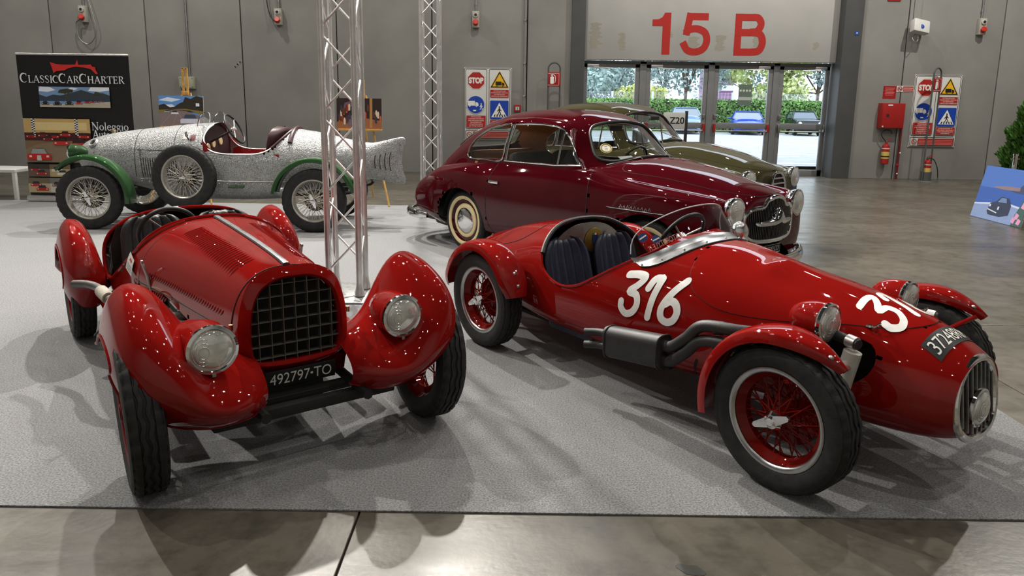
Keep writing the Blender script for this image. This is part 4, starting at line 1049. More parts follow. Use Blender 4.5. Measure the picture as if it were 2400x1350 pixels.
COUPE = [
    (-1.135, [(0, .50), (.03, .50), (.06, .495), (.08, .49), (.09, .485), (.10, .48), (.10, .47), (.10, .46), (.09, .45), (.07, .44)]),
    (-1.10, [(0, .60), (.15, .59), (.25, .58), (.32, .56), (.37, .54), (.41, .52), (.43, .48), (.42, .43), (.39, .40), (.32, .38)]),
    (-1.0, [(0, .70), (.2, .69), (.34, .66), (.43, .64), (.50, .62), (.57, .58), (.60, .50), (.60, .42), (.56, .36), (.46, .32)]),
    (-.8, [(0, .82), (.22, .80), (.38, .75), (.48, .725), (.57, .72), (.66, .66), (.70, .56), (.70, .44), (.67, .34), (.55, .27)]),
    (-.4, [(0, .98), (.28, .96), (.44, .90), (.53, .87), (.62, .865), (.715, .80), (.755, .65), (.755, .46), (.73, .32), (.6, .22)]),
    (.05, [(0, 1.0), (.33, 1.0), (.52, .98), (.57, .945), (.65, .91), (.73, .85), (.765, .70), (.765, .48), (.74, .30), (.62, .2)]),
    (.40, [(0, 1.0), (.35, 1.0), (.57, .99), (.615, .965), (.66, .91), (.72, .81), (.748, .66), (.75, .45), (.715, .28), (.6, .2)]),
    (1.0, [(0, 1.0), (.35, 1.0), (.57, .99), (.625, .975), (.665, .925), (.715, .82), (.742, .65), (.745, .45), (.71, .28), (.6, .2)]),
    (1.7, [(0, 1.07), (.32, 1.06), (.54, 1.01), (.61, .98), (.655, .94), (.71, .84), (.742, .66), (.745, .45), (.71, .28), (.6, .2)]),
    (2.0, [(0, 1.08), (.30, 1.06), (.50, 1.0), (.58, .95), (.64, .92), (.705, .84), (.742, .66), (.74, .45), (.70, .28), (.6, .2)]),
    (2.42, [(0, 1.035), (.27, 1.01), (.44, .94), (.54, .90), (.62, .895), (.70, .83), (.735, .66), (.73, .46), (.69, .30), (.58, .22)]),
    (2.8, [(0, .945), (.25, .92), (.40, .86), (.50, .85), (.58, .865), (.665, .81), (.705, .65), (.70, .48), (.66, .34), (.56, .24)]),
    (3.0, [(0, .865), (.22, .85), (.36, .80), (.45, .815), (.54, .835), (.625, .77), (.65, .62), (.645, .48), (.6, .36), (.5, .28)]),
    (3.06, [(0, .80), (.2, .79), (.32, .75), (.40, .76), (.47, .765), (.53, .70), (.55, .58), (.54, .48), (.49, .39), (.40, .34)]),
    (3.085, [(0, .68), (.12, .67), (.2, .65), (.26, .64), (.30, .63), (.33, .60), (.34, .55), (.33, .50), (.30, .46), (.24, .43)]),
    (3.09, [(0, .58), (.03, .58), (.05, .575), (.06, .57), (.07, .565), (.075, .56), (.075, .55), (.07, .54), (.06, .535), (.05, .53)])]
CABIN = [
    (-1.0, [(0, .70), (.15, .695), (.28, .67), (.36, .64), (.40, .61), (.42, .58)]),
    (-.75, [(0, .90), (.2, .89), (.36, .84), (.45, .78), (.50, .72), (.53, .66)]),
    (-.5, [(0, 1.085), (.22, 1.07), (.40, 1.01), (.49, .94), (.54, .86), (.57, .76)]),
    (-.2, [(0, 1.27), (.24, 1.255), (.42, 1.18), (.51, 1.08), (.565, .97), (.60, .84)]),
    (.1, [(0, 1.39), (.25, 1.375), (.44, 1.30), (.53, 1.19), (.585, 1.05), (.625, .88)]),
    (.5, [(0, 1.47), (.27, 1.455), (.47, 1.385), (.55, 1.27), (.60, 1.11), (.64, .92)]),
    (.9, [(0, 1.49), (.28, 1.475), (.48, 1.405), (.56, 1.29), (.607, 1.12), (.648, .93)]),
    (1.3, [(0, 1.465), (.28, 1.45), (.48, 1.385), (.555, 1.28), (.605, 1.12), (.648, .94)]),
    (1.45, [(0, 1.42), (.28, 1.40), (.47, 1.33), (.545, 1.23), (.60, 1.10), (.645, .95)]),
    (1.6, [(0, 1.325), (.27, 1.295), (.44, 1.215), (.525, 1.13), (.585, 1.05), (.635, .95)]),
    (1.75, [(0, 1.22), (.25, 1.185), (.40, 1.115), (.48, 1.05), (.54, 1.01), (.60, .95)]),
    (1.9, [(0, 1.12), (.2, 1.09), (.32, 1.045), (.4, 1.01), (.46, .99), (.52, .95)]),
    (2.02, [(0, 1.045), (.1, 1.035), (.18, 1.02), (.25, 1.0), (.3, .98), (.35, .95)])]
def build_coupe(name, loc, rz, label, pt, zs, kind):
    car = empty(name, loc, rz, label, 'car')
    WB, R = 2.42, .32
    tall = lambda S: [(x, [(y, z if z < .6 else .6 + (z - .6) * zs) for y, z in p]) for x, p in S]
    L = Loft(point_sections(tall(COUPE), np.concatenate([np.linspace(-1.135, -.9, 26), np.linspace(-.89, 2.9, 120), np.linspace(2.91, 3.09, 28)]), 6))
    for x, r in ((.03, .385), (WB, .40)):
        arch = [(x + r * math.cos(rad(a)), .30 + r * .96 * math.sin(rad(a))) for a in range(-10, 191, 8)] + [(x - r, .0), (x + r, .0)]
        for s in (-1, 1): L.cut(arch, (0, 2), lambda c, s=s: c.y * s > .45)
    dx = -.20 if kind == 'olive' else 0.
    L.cut([(x + dx, y) for x, y in [(-.35, -.5), (0, -.56), (1.55, -.565), (1.80, -.30), (1.88, 0), (1.80, .30), (1.55, .565), (0, .56), (-.35, .5)]], (0, 1), lambda c: c.z > .85)
    # door cut as its own panel on the seen side, both sides alike
    doorp = [tuple(p) for p in crom([(.52, .955), (.47, .80), (.455, .60), (.47, .40), (.54, .275), (.70, .25), (1.2, .25), (1.62, .26), (1.78, .31), (1.80, .50), (1.79, .75), (1.76, .955)], 5)]
    for s in (-1, 1):
        L.extract(doorp, (0, 2), lambda c, s=s: c.y * s > .5, 'door', pt, car, .001)
        G().tube(L.drop(doorp, (0, 2), s, .000), .0035, 6, closed=False).obj('door_gap', M_DARK, car)
    bon = crom([(1.98, -.50), (2.4, -.43), (2.8, -.34), (2.98, -.22), (3.03, 0), (2.98, .22), (2.8, .34), (2.4, .43), (1.98, .50), (2.0, 0)], 6, closed=True)
    L.extract([tuple(p) for p in bon], (0, 1), lambda c: c.z > .7, 'bonnet', pt, car, .002)
    G().tube(L.drop([tuple(p) for p in bon], (0, 1), 1, .000), .003, 6, closed=True).obj('bonnet_gap', M_DARK, car)
    L.obj('body', pt, car)
    # cabin
    Z = lambda z: .6 + (z - .6) * zs
    dx = -.20 if kind == 'olive' else 0.
    CB = [(x + dx, p) for x, p in CABIN]
    C = Loft(point_sections(tall(CB), np.concatenate([np.linspace(-1.0, 1.2, 80), np.linspace(1.22, 2.02, 50)]) + dx, 8))
    qw = [tuple(p) for p in crom([(-.045, 1.055), (.03, 1.165), (.20, 1.262), (.42, 1.315), (.60, 1.33), (.575, 1.15), (.545, .985), (.30, .975), (.06, .97), (-.03, 1.0)], 5, closed=True)]
    dw = [(.655, 1.335), (.85, 1.348), (1.05, 1.348), (1.22, 1.335), (1.33, 1.305), (1.42, 1.225), (1.50, 1.13), (1.60, 1.005), (1.3, .99), (.60, .985), (.625, 1.15)]
    ws = [tuple(p) for p in crom([(-.50, 1.075), (-.47, 1.20), (-.415, 1.305), (-.30, 1.36), (0, 1.385), (.30, 1.36), (.415, 1.305), (.47, 1.20), (.50, 1.075), (.42, 1.05), (.25, 1.075), (0, 1.09), (-.25, 1.075), (-.42, 1.05)], 4, closed=True)]
    bw = [tuple(p) for p in crom([(-.36, 1.06), (-.37, 1.15), (-.28, 1.25), (0, 1.285), (.28, 1.25), (.37, 1.15), (.36, 1.06), (0, 1.04)], 5, closed=True)]
    sz = lambda P: [(x, Z(z)) for x, z in P]; qw = [(x + dx, z) for x, z in qw]; dw = [(x + dx, z) for x, z in dw]
    M_CG = window_glass('car_glass', (.93, .95, .94))
    M_TRIM = M_CHROME
    for s in (-1, 1):
        f = lambda c, s=s: c.y * s > .35 and c.x < 1.75
        for poly, nm in ((sz(qw), 'quarter_window'), (sz(dw), 'door_window')):
            o = C.extract(poly, (0, 2), f, nm, M_CG, car, -.004)
            G().tube(C.drop(poly, (0, 2), s, .002), .009, 8, closed=True).obj('window_trim', M_TRIM, o)
        q = C.drop([(1.335 + dx, Z(z)) for z in np.linspace(.99, 1.305, 12)], (0, 2), s, .0); G().tube(q, .009, 8).obj('vent_bar', M_TRIM, o)
        q = C.drop([(.62 + dx, Z(z)) for z in np.linspace(.985, 1.335, 12)], (0, 2), s, .004); G().tube(q, .014, 8).obj('pillar_trim', M_TRIM, o)
    w_ = C.extract(sz(ws), (1, 2), lambda c: c.x > 1.30 + dx, 'windscreen', M_CG, car, -.004)
    tr = C.drop(sz(ws), (1, 2), 1, .002); G().tube(tr, .014, 8, closed=True).obj('screen_seal', M_BLACK, w_); G().tube([p + Vector((.006, 0, .006)) for p in tr], .006, 6, closed=True).obj('screen_trim', M_TRIM, w_)
    b_ = C.extract(sz(bw), (1, 2), lambda c: c.x < .25, 'rear_window', M_CG, car, -.004)
    G().tube(C.drop(sz(bw), (1, 2), -1, .002), .013, 8, closed=True).obj('rear_window_seal', M_BLACK, b_)
    # liner inside the roof
    bm = C.bm; bm.verts.index_update()
    keep = [fc for fc in bm.faces if -.35 < fc.calc_center_median().x < 1.55 and fc.calc_center_median().z > .99]
    h = G(); ix = {}
    for fc in keep:
        ids = []
        for v in fc.verts:
            if v not in ix: ix[v] = len(h.v); p = v.co - C.normal_at(v.co) * .014; h.v.append(tuple(p))
            ids.append(ix[v])
        h.f.append(tuple(ids)); h.mi.append(0)
    h.obj('head_lining', M_TAN, car, 60.)
    C.obj('roof', pt, car)
    # interior
    G().box((.75, 0, .32), (2.2, 1.2, .02)).obj('cabin_floor', M_UNDER, car)
    for s in (-1, 1): G().grid(np.array([[(x, s * .60, .35), (x, s * .655, .7), (x, s * .615, .95)] for x in np.linspace(.12, 1.62, 8)])).obj('door_card', M_TAN, car, 60.)
    for y in (-.30, .30):
        G().box((.95, y, .62), (.52, .50, .16), ch=.05).obj('front_seat', M_DARKCLOTH, car); G().box((.66, y, .84), (.13, .50, .46), rotm(ry=-.25), ch=.055).obj('front_seat_back', M_DARKCLOTH, car)
    G().box((.12, 0, .66), (.42, .96, .16), ch=.05).obj('rear_seat', M_TAN, car); G().box((-.13, 0, .84), (.13, .90, .40), rotm(ry=-.3), ch=.055).obj('rear_seat_back', M_TAN, car)
    G().box((1.68, 0, .93), (.22, 1.12, .16), ch=.05).obj('dashboard', pt, car)
    steering_wheel(car, (1.44, .30, .97), .19, (-.9, 0, .45), M_BLACK, M_STEEL, .010, 2)
    G().box((1.47, 0, Z(1.32)), (.015, .16, .05), ch=.01).obj('rear_view_mirror', M_BLACK, car)
    # brightwork
    for s in (-1, 1):
        p = L.hit((.565, s * 3, .775), (0, -s, 0), .012)
        hd_ = G().box(p, (.135, .022, .032), rotm(rz=0), ch=.010).obj('door_handle', M_CHROME, car); G().sphere(p + Vector((-.055, s * .006, 0)), .016, 14, 8).obj('key_button', M_CHROME, hd_)
        q = L.drop([(x, .232) for x in np.linspace(.46, 1.98, 30)], (0, 2), s, .004); G().tube(q, .011, 8).obj('sill_strip', M_CHROME, car)
        q = L.drop([(x, .705 - .0 * x) for x in np.linspace(2.02, 2.62, 16)], (0, 2), s, .004); sp_ = G().tube(q, [.002] + [.006] * 14 + [.002], 8).obj('flank_spear', M_CHROME, car)
        V, F_ = [], []
        for k in range(9):
            v, f = stroke([(2.16 + .036 * k, .716), (2.17 + .036 * k, .738 - .006 * (k % 2)), (2.18 + .036 * k, .716)], .007, 4); b0 = len(V); V += v; F_ += [tuple(i + b0 for i in g) for g in f]
        L.decal(V, F_, (0, 2), s, 'name_script', M_CHROME, sp_, .004)
        headlamp(car, (3.065, s * .475, .757 if zs < 1.02 else .78), .108, M_CHROME, depth=.08, rimw=.010, bulge=.035, dirv=(1, s * .06, 0))
        if kind == 'maroon':
            headlamp(car, (3.02, s * .585, .595), .028, M_CHROME, depth=.07, rimw=.006, bulge=.02, name='side_lamp')
        for x in (.03, WB): disc_wheel(car, (x, s * .62, R), s, R, .145, name, pt if kind == 'maroon' else P_OLIVE, M_CREAM)
        for x in (.03, WB):
            G().lathe([(.40, -.12), (.40, .12)], 24, AX_Y, (x, s * .55, .31), a0=PI, a1=2 * PI).obj('wheel_well', M_UNDER, car)
    G().box((-.25, 0, .43), (1.40, .92, .46)).obj('chassis', M_UNDER, car, None); G().box((WB - .25, 0, .43), (1.3, .92, .46)).obj('chassis', M_UNDER, car, None)
    # wipers
    for s in (-1, 1):
        p = C.hit((1.93 + dx, s * .20, 3), (0, 0, -1), .01) or Vector((1.9, s * .2, 1.1)); q = C.hit((1.80 + dx, s * .20 - .30, 3), (0, 0, -1), .012) or p
        G().tube([p + Vector((.03, 0, -.02)), p + Vector((0, 0, .01)), q], .005, 6).obj('wiper', M_STEEL, car)
    yz = Matrix(((0, 0, 1), (1, 0, 0), (0, 1, 0)))
    if kind == 'maroon':
        gp = [tuple(p) for p in crom([(-.365, .64), (-.35, .72), (-.27, .765), (-.17, .775), (-.12, .82), (-.04, .845), (.04, .845), (.12, .82), (.17, .775), (.27, .765), (.35, .72), (.365, .64), (.33, .55), (.24, .515), (0, .505), (-.24, .515), (-.33, .55)], 4, closed=True)]
        fx = lambda y: 3.135 - .5 * y * y
        gr = G().tube([(fx(y) - .06 * max(0, z - .72), y, z) for y, z in gp], .018, 10, closed=True).obj('grille', M_CHROME, car)
        G().add([(fx(y) - .022 - .06 * max(0, z - .72), y, z) for y, z in gp] + [(3.09, 0, .66)], [(i, (i + 1) % len(gp), len(gp)) for i in range(len(gp))]).obj('grille_void', M_DARK, gr, None)
        M_SL = mat('dark_grille_bar', (.12, .12, .12), rough=.3, metal=.9)
        for k in range(37):
            y = -.342 + .019 * k; zz = [z for (a, z), (b, z2) in zip(gp, gp[1:] + gp[:1]) if (a - y) * (b - y) <= 0]
            if len(zz) >= 2: G().box((fx(y) - .004, y, (min(zz) + max(zz)) / 2), (.014, .006, max(zz) - min(zz))).obj('slat', M_SL, gr, None)
        rows = []
        for y in np.linspace(-.265, .265, 45):
            k = abs(y); hgt = .013 + .030 * math.exp(-(k / .13) ** 2) + .050 * math.exp(-(k / .030) ** 2); dep = .020 + .035 * math.exp(-(k / .12) ** 2); zc = .655 + .02 * math.exp(-(k / .05) ** 2)
            e_ = math.sqrt(max(1 - (k / .265) ** 10, 0))
            rows.append([(fx(y) + .016 + dep * math.cos(a) * e_, y, zc + (hgt if math.sin(a) > 0 else .030) * math.sin(a) * e_) for a in np.linspace(0, 2 * PI, 18, endpoint=False)])
        G().grid(np.array(rows), cv=True).obj('grille_moustache', M_CHROME, gr, 50.)
        pl = G().box((3.12, 0, .43), (.008, .245, .07), rotm(ry=.2), ch=.003).obj('number_plate', M_PLATE, car)
        G().tube([(3.126, a, b) for a, b in ((-.12, .397), (.12, .397), (.12, .463), (-.12, .463))], .003, 5, closed=True).obj('plate_border', M_PLATE_W, pl)
        text_obj('plate_digits', '42502·CO', .05, M_PLATE_W, pl, rotm(ry=.2) @ yz, (3.1265, 0, .43), fit=.205, height=.042)
        # stickers and papers behind the windscreen
        sp_ = C.hit((1.70, -.40, 3), (0, 0, -1), -.01)
        if sp_:
            nn = C.normal_at(sp_); Mq = nn.to_track_quat('Z', 'Y').to_matrix(); st = G().lathe([(0, 0), (.055, 0)], 28, Mq, sp_ + nn * .016).obj('round_windscreen_sticker', flat(222, 205, 120), w_, None)
            G().lathe([(0, 0), (.036, 0)], 28, Mq, sp_ + nn * .0168).obj('sticker_centre', flat(235, 232, 220), st, None)
            text_obj('sticker_digits', '111', .04, flat(25, 25, 25), st, Mq @ Matrix.Rotation(PI / 2, 3, 'Z'), sp_ + nn * .0175, fit=.045)
            G().tube([Vector(Mq @ Vector((.046 * math.cos(a), .046 * math.sin(a), 0))) + sp_ + nn * .017 for a in np.linspace(0, 2 * PI, 24, endpoint=False)], .003, 5, closed=True).obj('sticker_ring', flat(40, 40, 38), st)
        G().box((1.70, -.05, 1.03), (.17, .20, .003), rotm(ry=.5)).obj('paper_sheet', M_WHITE, car, None)
        pc = G().box((1.66, -.25, 1.022), (.06, .13, .003), rotm(ry=.5)).obj('paper_card', M_WHITE, car, None)
        # bumpers
        fb = crom([(2.74, -.735, .335), (2.98, -.67, .335), (3.14, -.42, .335), (3.21, 0, .335), (3.14, .42, .335), (2.98, .67, .335), (2.74, .735, .335)], 6); k_ = len(fb)
        G().tube(fb, [.055 * min(1, .35 + 6 * min(i, k_ - 1 - i) / k_) for i in range(k_)], 14, flat=(.95, .55)).obj('front_bumper', M_CHROME, car, 60.)
        rb = crom([(-.50, -.785, .315), (-.75, -.775, .315), (-1.0, -.68, .315), (-1.17, -.40, .315), (-1.23, 0, .315), (-1.17, .40, .315), (-1.0, .68, .315), (-.75, .775, .315), (-.50, .785, .315)], 6); k_ = len(rb)
        G().tube(rb, [.055 * min(1, .5 + 7 * min(i, k_ - 1 - i) / k_) for i in range(k_)], 14, flat=(.95, .6)).obj('rear_bumper', M_CHROME, car, 60.)
        G().tube(crom([(-.25, -.42, .22), (-.5, -.44, .20), (-.75, -.45, .215)], 5), .045, 14).obj('exhaust_silencer', M_RUST, car); G().tube([(-.74, -.45, .215), (-.98, -.46, .225)], .02, 12).obj('exhaust_tip', M_RUST, car)
    else:
        sh = [(0, .40), (.10, .52), (.135, .68), (.11, .80), (.05, .845), (0, .85), (-.05, .845), (-.11, .80), (-.135, .68), (-.10, .52)]
        shp = [tuple(p) for p in crom(sh, 4, closed=True)]
        gr = G().tube([(3.15 - .12 * max(0, z - .6), y, z) for y, z in shp], .014, 10, closed=True).obj('grille', M_CHROME, car)
        G().add([(3.14 - .12 * max(0, z - .6), y, z) for y, z in shp], [tuple(range(len(shp)))]).obj('grille_void', M_DARK, gr, None)
        for k in range(6):
            z = .52 + .055 * k; ys = [abs(y) for (y, a), (y2, b) in zip(shp, shp[1:] + shp[:1]) if (a - z) * (b - z) <= 0]
            G().box((3.15 - .12 * max(0, z - .6), 0, z), (.02, 2 * max(ys), .018), ch=.006).obj('slat', M_CHROME, gr)
    return car
build_coupe('maroon_coupe', (-.013, 7.923, .0088), rad(-48.2), 'maroon fastback coupe with whitewall tyres and wide chrome grille', P_MAROON, 1.0, 'maroon')
build_coupe('olive_coupe', (.744, 9.956, .0088), rad(-48.2), 'olive green coupe with narrow shield grille behind the maroon coupe', P_OLIVE, 1.09, 'olive')
# ================================================================ silver fish-bodied racer
def scale_paint():
    m = mat('silver_scaled_paint', (.40, .41, .41), rough=.36, metal=.35, vary=.10, vscale=20., coat=.2, rvary=.08)
    n = m.node_tree.nodes; l = m.node_tree.links; b = n['Principled BSDF']
    tc = n.new('ShaderNodeTexCoord'); mp = n.new('ShaderNodeMapping'); mp.inputs['Scale'].default_value = (1, 1, 1.5); l.new(tc.outputs['Object'], mp.inputs[0])
    v = n.new('ShaderNodeTexVoronoi'); v.feature = 'DISTANCE_TO_EDGE'; v.inputs['Scale'].default_value = 42.; l.new(mp.outputs[0], v.inputs['Vector'])
    r = n.new('ShaderNodeMapRange'); r.inputs['From Max'].default_value = .22; l.new(v.outputs['Distance'], r.inputs['Value'])
    bp = n.new('ShaderNodeBump'); bp.inputs['Strength'].default_value = .45; bp.inputs['Distance'].default_value = .006; l.new(r.outputs[0], bp.inputs['Height']); l.new(bp.outputs[0], b.inputs['Normal'])
    src = b.inputs['Base Color'].links[0].from_socket; r2 = n.new('ShaderNodeMapRange'); r2.inputs['From Max'].default_value = .12; r2.inputs['To Min'].default_value = .42; l.new(v.outputs['Distance'], r2.inputs['Value'])
    mx = n.new('ShaderNodeMix'); mx.data_type = 'RGBA'; mx.blend_type = 'MULTIPLY'; mx.inputs[0].default_value = 1.; l.new(src, mx.inputs[6]); l.new(r2.outputs[0], mx.inputs[7]); l.new(mx.outputs[2], b.inputs['Base Color'])
    return m
M_SPOKE = mat('cream_grey_spokes', (.48, .45, .39), rough=.35, metal=.4)
def build_fishcar():
    car = empty('fish_racer', (-2.37, 9.02, .0088), PI, 'silver scaled fish-shaped vintage racer with green mudguards', 'car')
    SM = scale_paint(); R = .375; FX, RX = 2.62, -.03
    P = dict(x=[-1.0, -.985, -.94, -.75, -.6, -.38, 0, .3, .5, 1.0, 1.3, 1.69, 2.0, 2.33, 2.66, 2.88, 3.0, 3.05],
             zt=[1.04, 1.08, 1.105, 1.06, 1.03, 1.06, 1.145, 1.19, 1.225, 1.26, 1.255, 1.225, 1.19, 1.15, 1.095, 1.03, .955, .88],
             zm=[.81, .81, .81, .80, .78, .78, .78, .78, .78, .78, .78, .80, .80, .80, .80, .79, .79, .79],
             zb=[.575, .54, .512, .555, .575, .55, .47, .40, .335, .32, .32, .33, .40, .47, .55, .60, .66, .71],
             w=[.004, .018, .03, .07, .13, .235, .385, .45, .475, .49, .475, .42, .37, .335, .29, .22, .14, .05],
             et=[2] * 8 + [2.1, 2.2, 2.2, 2.2, 2.2, 2.2, 2.1, 2, 2, 2],
             eb=[2] * 6 + [2.4, 3.2, 4, 4.5, 4.5, 4.5, 4, 3.5, 3, 2.4, 2.1, 2])
    def mod(Q):
        x, y, z = Q[..., 0], Q[..., 1], Q[..., 2]; t = np.clip((-.55 - x) / .43, 0, 1)
        return np.stack([x - .07 * t * ((z - .81) / .29) ** 2 + .02 * t, y, z], -1)
    L = Loft(super_sections(P, np.linspace(-1.0, 3.05, 170), 26, 22, mod))
    ck = crom([(.335, 1.4), (.33, 1.25), (.345, 1.175), (.43, 1.06), (.54, .955), (.68, .905), (.88, .897), (1.08, .90), (1.22, .93), (1.30, 1.0), (1.335, 1.09), (1.32, 1.18), (1.28, 1.26), (1.26, 1.4)], 6)
    L.cut([tuple(p) for p in ck], (0, 2)); L.obj('hull', SM, car)
    for s in (-1, 1):
        q = L.drop([tuple(p) for p in ck[6:-8]], (0, 2), s, .001); G().tube(q, .009, 8).obj('cockpit_bead', M_ALU, car)
    # interior in red
    RI = mat('red_trim_cloth', srgb(150, 14, 16), rough=.7, vary=.2, vscale=8.)
    for s in (-1, 1): G().grid(np.array([[(x, s * .40, .42), (x, s * .455, .65), (x, s * .462, .80), (x, s * .46, .90 + (.16 if x > 1.2 else 0))] for x in np.linspace(.42, 1.32, 8)])).obj('side_trim', RI, car, 60.)
    G().box((.9, 0, .42), (1.1, .8, .02)).obj('cockpit_floor', RI, car)
    yz = Matrix(((0, 0, 1), (1, 0, 0), (0, 1, 0)))
    db = G().prism([(y, 1.22 - .22 * (abs(y) / .45) ** 2.4) for y in np.linspace(-.43, .43, 21)] + [(.42, .5), (-.42, .5)], .012, yz, (1.34, 0, 0)).obj('dashboard', mat('dark_oxblood', (.03, .01, .01), rough=.5), car)
    for y, z in ((.12, 1.0), (.28, .96), (-.1, 1.02)): G().lathe([(0, .012), (.045, .012), (.052, 0)], 24, Matrix(((0, 0, -1), (0, 1, 0), (1, 0, 0))), (1.335, y, z)).obj('gauge', M_CREAM, db)
    # seat roll and padding
    fluted_seat(car, .555, 0, .76, .84, .46, M_BROWNL, rad(11), 9, th=.12, depth=.32)
    q = [L.hit((.32 - .02 * abs(y), y, 3), (0, 0, -1), .006) for y in np.linspace(-.36, .36, 24)]; G().tube([p for p in q if p], .028, 10).obj('seat_roll', M_BROWNL, car)
    for s in (-1, 1):
        q = L.drop([tuple(p) for p in ck[8:24]], (0, 2), s, .002); G().tube(q, .016, 8).obj('edge_padding', M_BROWNL, car)
    steering_wheel(car, (1.03, .20, 1.185), .19, (-.88, 0, .47), M_BLACK, M_ALU, .012, 4)
    # aero screens
    for s in (-1, 1):
        fr = [(1.40 - .05 * math.sin(a), s * .22 + .17 * math.cos(a), 1.22 + .17 * math.sin(a) ** .8) for a in np.linspace(.0, PI, 20)]
        o = G().tube(fr, .006, 6, closed=True).obj('aero_screen_frame', M_CHROME, car)
        G().add(fr, [tuple(range(len(fr)))]).obj('aero_screen_glass', window_glass('perspex', (.86, .88, .90)), o, None)
    mi = G().sphere((1.53, .40, 1.12), .035, 16, 10, (.5, 1, 1)).obj('mirror', M_CHROME, car); G().tube([(1.52, .36, 1.04), (1.53, .40, 1.10)], .008, 8).obj('mirror_stalk', M_BLACK, mi)
    # eye, filler cap
    for s in (-1, 1):
        p = L.hit((2.77, s * 3, .985), (0, -s, 0)); nn = L.normal_at(p); Mq = nn.to_track_quat('Z', 'Y').to_matrix()
        e = G().lathe([(.062, -.02), (.066, .005), (.052, .026), (.036, .022), (.034, .0)], 32, Mq, p).obj('eye_rim', SM, car)
        G().lathe([(0, .024), (.02, .02), (.034, .004)], 24, Mq, p).obj('pupil', mat('dark_glass_eye', (.02, .02, .015), rough=.1, coat=1.), e)
    fc = G().lathe([(0, .05), (.03, .048), (.034, .03), (.022, .024), (.022, 0)], 20, None, (2.62, 0, 1.10)).obj('filler_cap', mat('brass', (.55, .45, .28), rough=.3, metal=1.), car)
    G().tube([(2.62, -.045, 1.14), (2.62, .045, 1.14)], .008, 8).obj('cap_bar', M_RUST, fc)
    # bonnet seams, catches, louvres
    for x in (2.20, 1.70):
        q = [L.hit((x, 0, .8), (0, math.sin(a), math.cos(a)), .001) for a in np.linspace(-2.1, 2.1, 60)]; G().tube([p for p in q if p], .003, 6).obj('panel_seam', M_DARK, car)
    for s in (-1, 1):
        q = L.drop([(x, .925) for x in np.linspace(1.70, 2.20, 16)], (0, 2), s, .001); G().tube(q, .003, 6).obj('panel_seam', M_DARK, car)
        for x in (2.13, 1.76):
            p = L.hit((x, s * 3, .90), (0, -s, 0), .012); G().tube([p + Vector((0, 0, .05)), p, p + Vector((0, 0, -.05))], .008, 8).obj('bonnet_catch', M_STEEL, car)
        for k in range(16):
            x = 2.12 - .030 * k
            q = [L.hit((x + .02 * math.sin((z - .60) * 4), s * 3, z), (0, -s, 0), .004) for z in np.linspace(.60, .83, 9)]; G().tube([p for p in q if p], [.002, .008, .011, .011, .011, .011, .011, .008, .002], 6).obj('louvre', SM, car); G().tube([p + Vector((-.014, -.004 * s, 0)) for p in q if p], .005, 6).obj('louvre_slot', M_DARK, car)
        for k in range(4):
            x = -.66 - .058 * k; q = [L.hit((x + .022 * (1 - ((z - .8) / .12) ** 2) - .0, s * 3, z), (0, -s, 0), .001) for z in np.linspace(.80 - .08 - .012 * k, .80 + .08 + .012 * k, 9)]
            G().tube([p for p in q if p], [.002, .007, .010, .010, .010, .010, .010, .007, .002], 6).obj('gill', SM, car); G().tube([p + Vector((-.013, -.003 * s, 0)) for p in q if p], .0045, 6).obj('gill_slot', M_DARK, car)
        q = L.drop([(x, .575) for x in np.linspace(.36, 2.16, 30)], (0, 2), s, .003); sr = G().tube(q, .006, 6).obj('flank_strip', M_ALU, car)
        me = None
        for k in range(18):
            p = L.hit((.44 + .1 * k, s * 3, .548), (0, -s, 0), .004)
            if p is None: continue
            if me is None: me = G().sphere((0, 0, 0), .0085, 8, 6).mesh('rivet'); me.materials.append(M_ALU); me.shade_smooth()
            o = bpy.data.objects.new('rivet', me); link(o, sr); o.location = p
        p = L.hit((.93, s * 3, .515), (0, -s, 0), .02); G().box(p, (.18, .08, .016), rotm(rx=-.2 * s), ch=.005).obj('step', P_GREEN, car)
        # blister ahead of the rear wheel
        G().sphere((.36, s * .42, .45), .10, 20, 12, (1.3, .8, .75)).obj('spring_blister', SM, car)
        # stickers
        V, F_ = [(1.52, 1.06, 0), (1.60, 1.06, 0), (1.60, 1.12, 0), (1.52, 1.12, 0)], [(0, 1, 2, 3)]; L.decal(V, F_, (0, 2), s, 'paper_sticker', M_WHITE, car, .002)
        V, F_ = [(1.44, 1.045, 0), (1.50, 1.045, 0), (1.50, 1.115, 0), (1.44, 1.115, 0)], [(0, 1, 2, 3)]; L.decal(V, F_, (0, 2), s, 'maroon_badge', mat('maroon_badge', srgb(90, 20, 24), rough=.4), car, .002)
        # wheels and guards
        for x in (FX, RX): wire_wheel(car, (x, s * .62, R), s, R, .125, .248, WC, 'fish', M_GREYRIM, M_SPOKE, M_GREYRIM, 'ears', 60, rk=.5, drum_m=M_UNDER, spin=rad(110), steer=rad(4) if x > 1 else 0)
        fw = cycle_wing(car, 'front_mudguard', (FX, s * .61, R), .485, .20, 40, 187, P_GREEN, s, .025, .03, .25, .0, (.25, 1)); cycle_wing(car, 'rear_mudguard', (RX, s * .61, R), .485, .20, 10, 168, P_GREEN, s, .025, .03, 0, .1, (1, .7))
        headlamp(car, (2.90, s * .44, .90), .088, P_GREEN, M_CHROME, depth=.17)
        for x, z in ((FX, .37), (RX, .37)): G().tube([(x, 0, z), (x, s * .56, z)], .03, 10).obj('axle', M_UNDER, car)
        G().tube(crom([(3.0, s * .30, .52), (2.62, s * .33, .45), (2.2, s * .33, .46)], 5), .022, 8).obj('leaf_spring', M_UNDER, car); G().tube(crom([(.45, s * .36, .44), (0, s * .40, .40), (-.46, s * .36, .46), (-.56, s * .30, .52)], 5), .02, 8).obj('leaf_spring', M_UNDER, car)
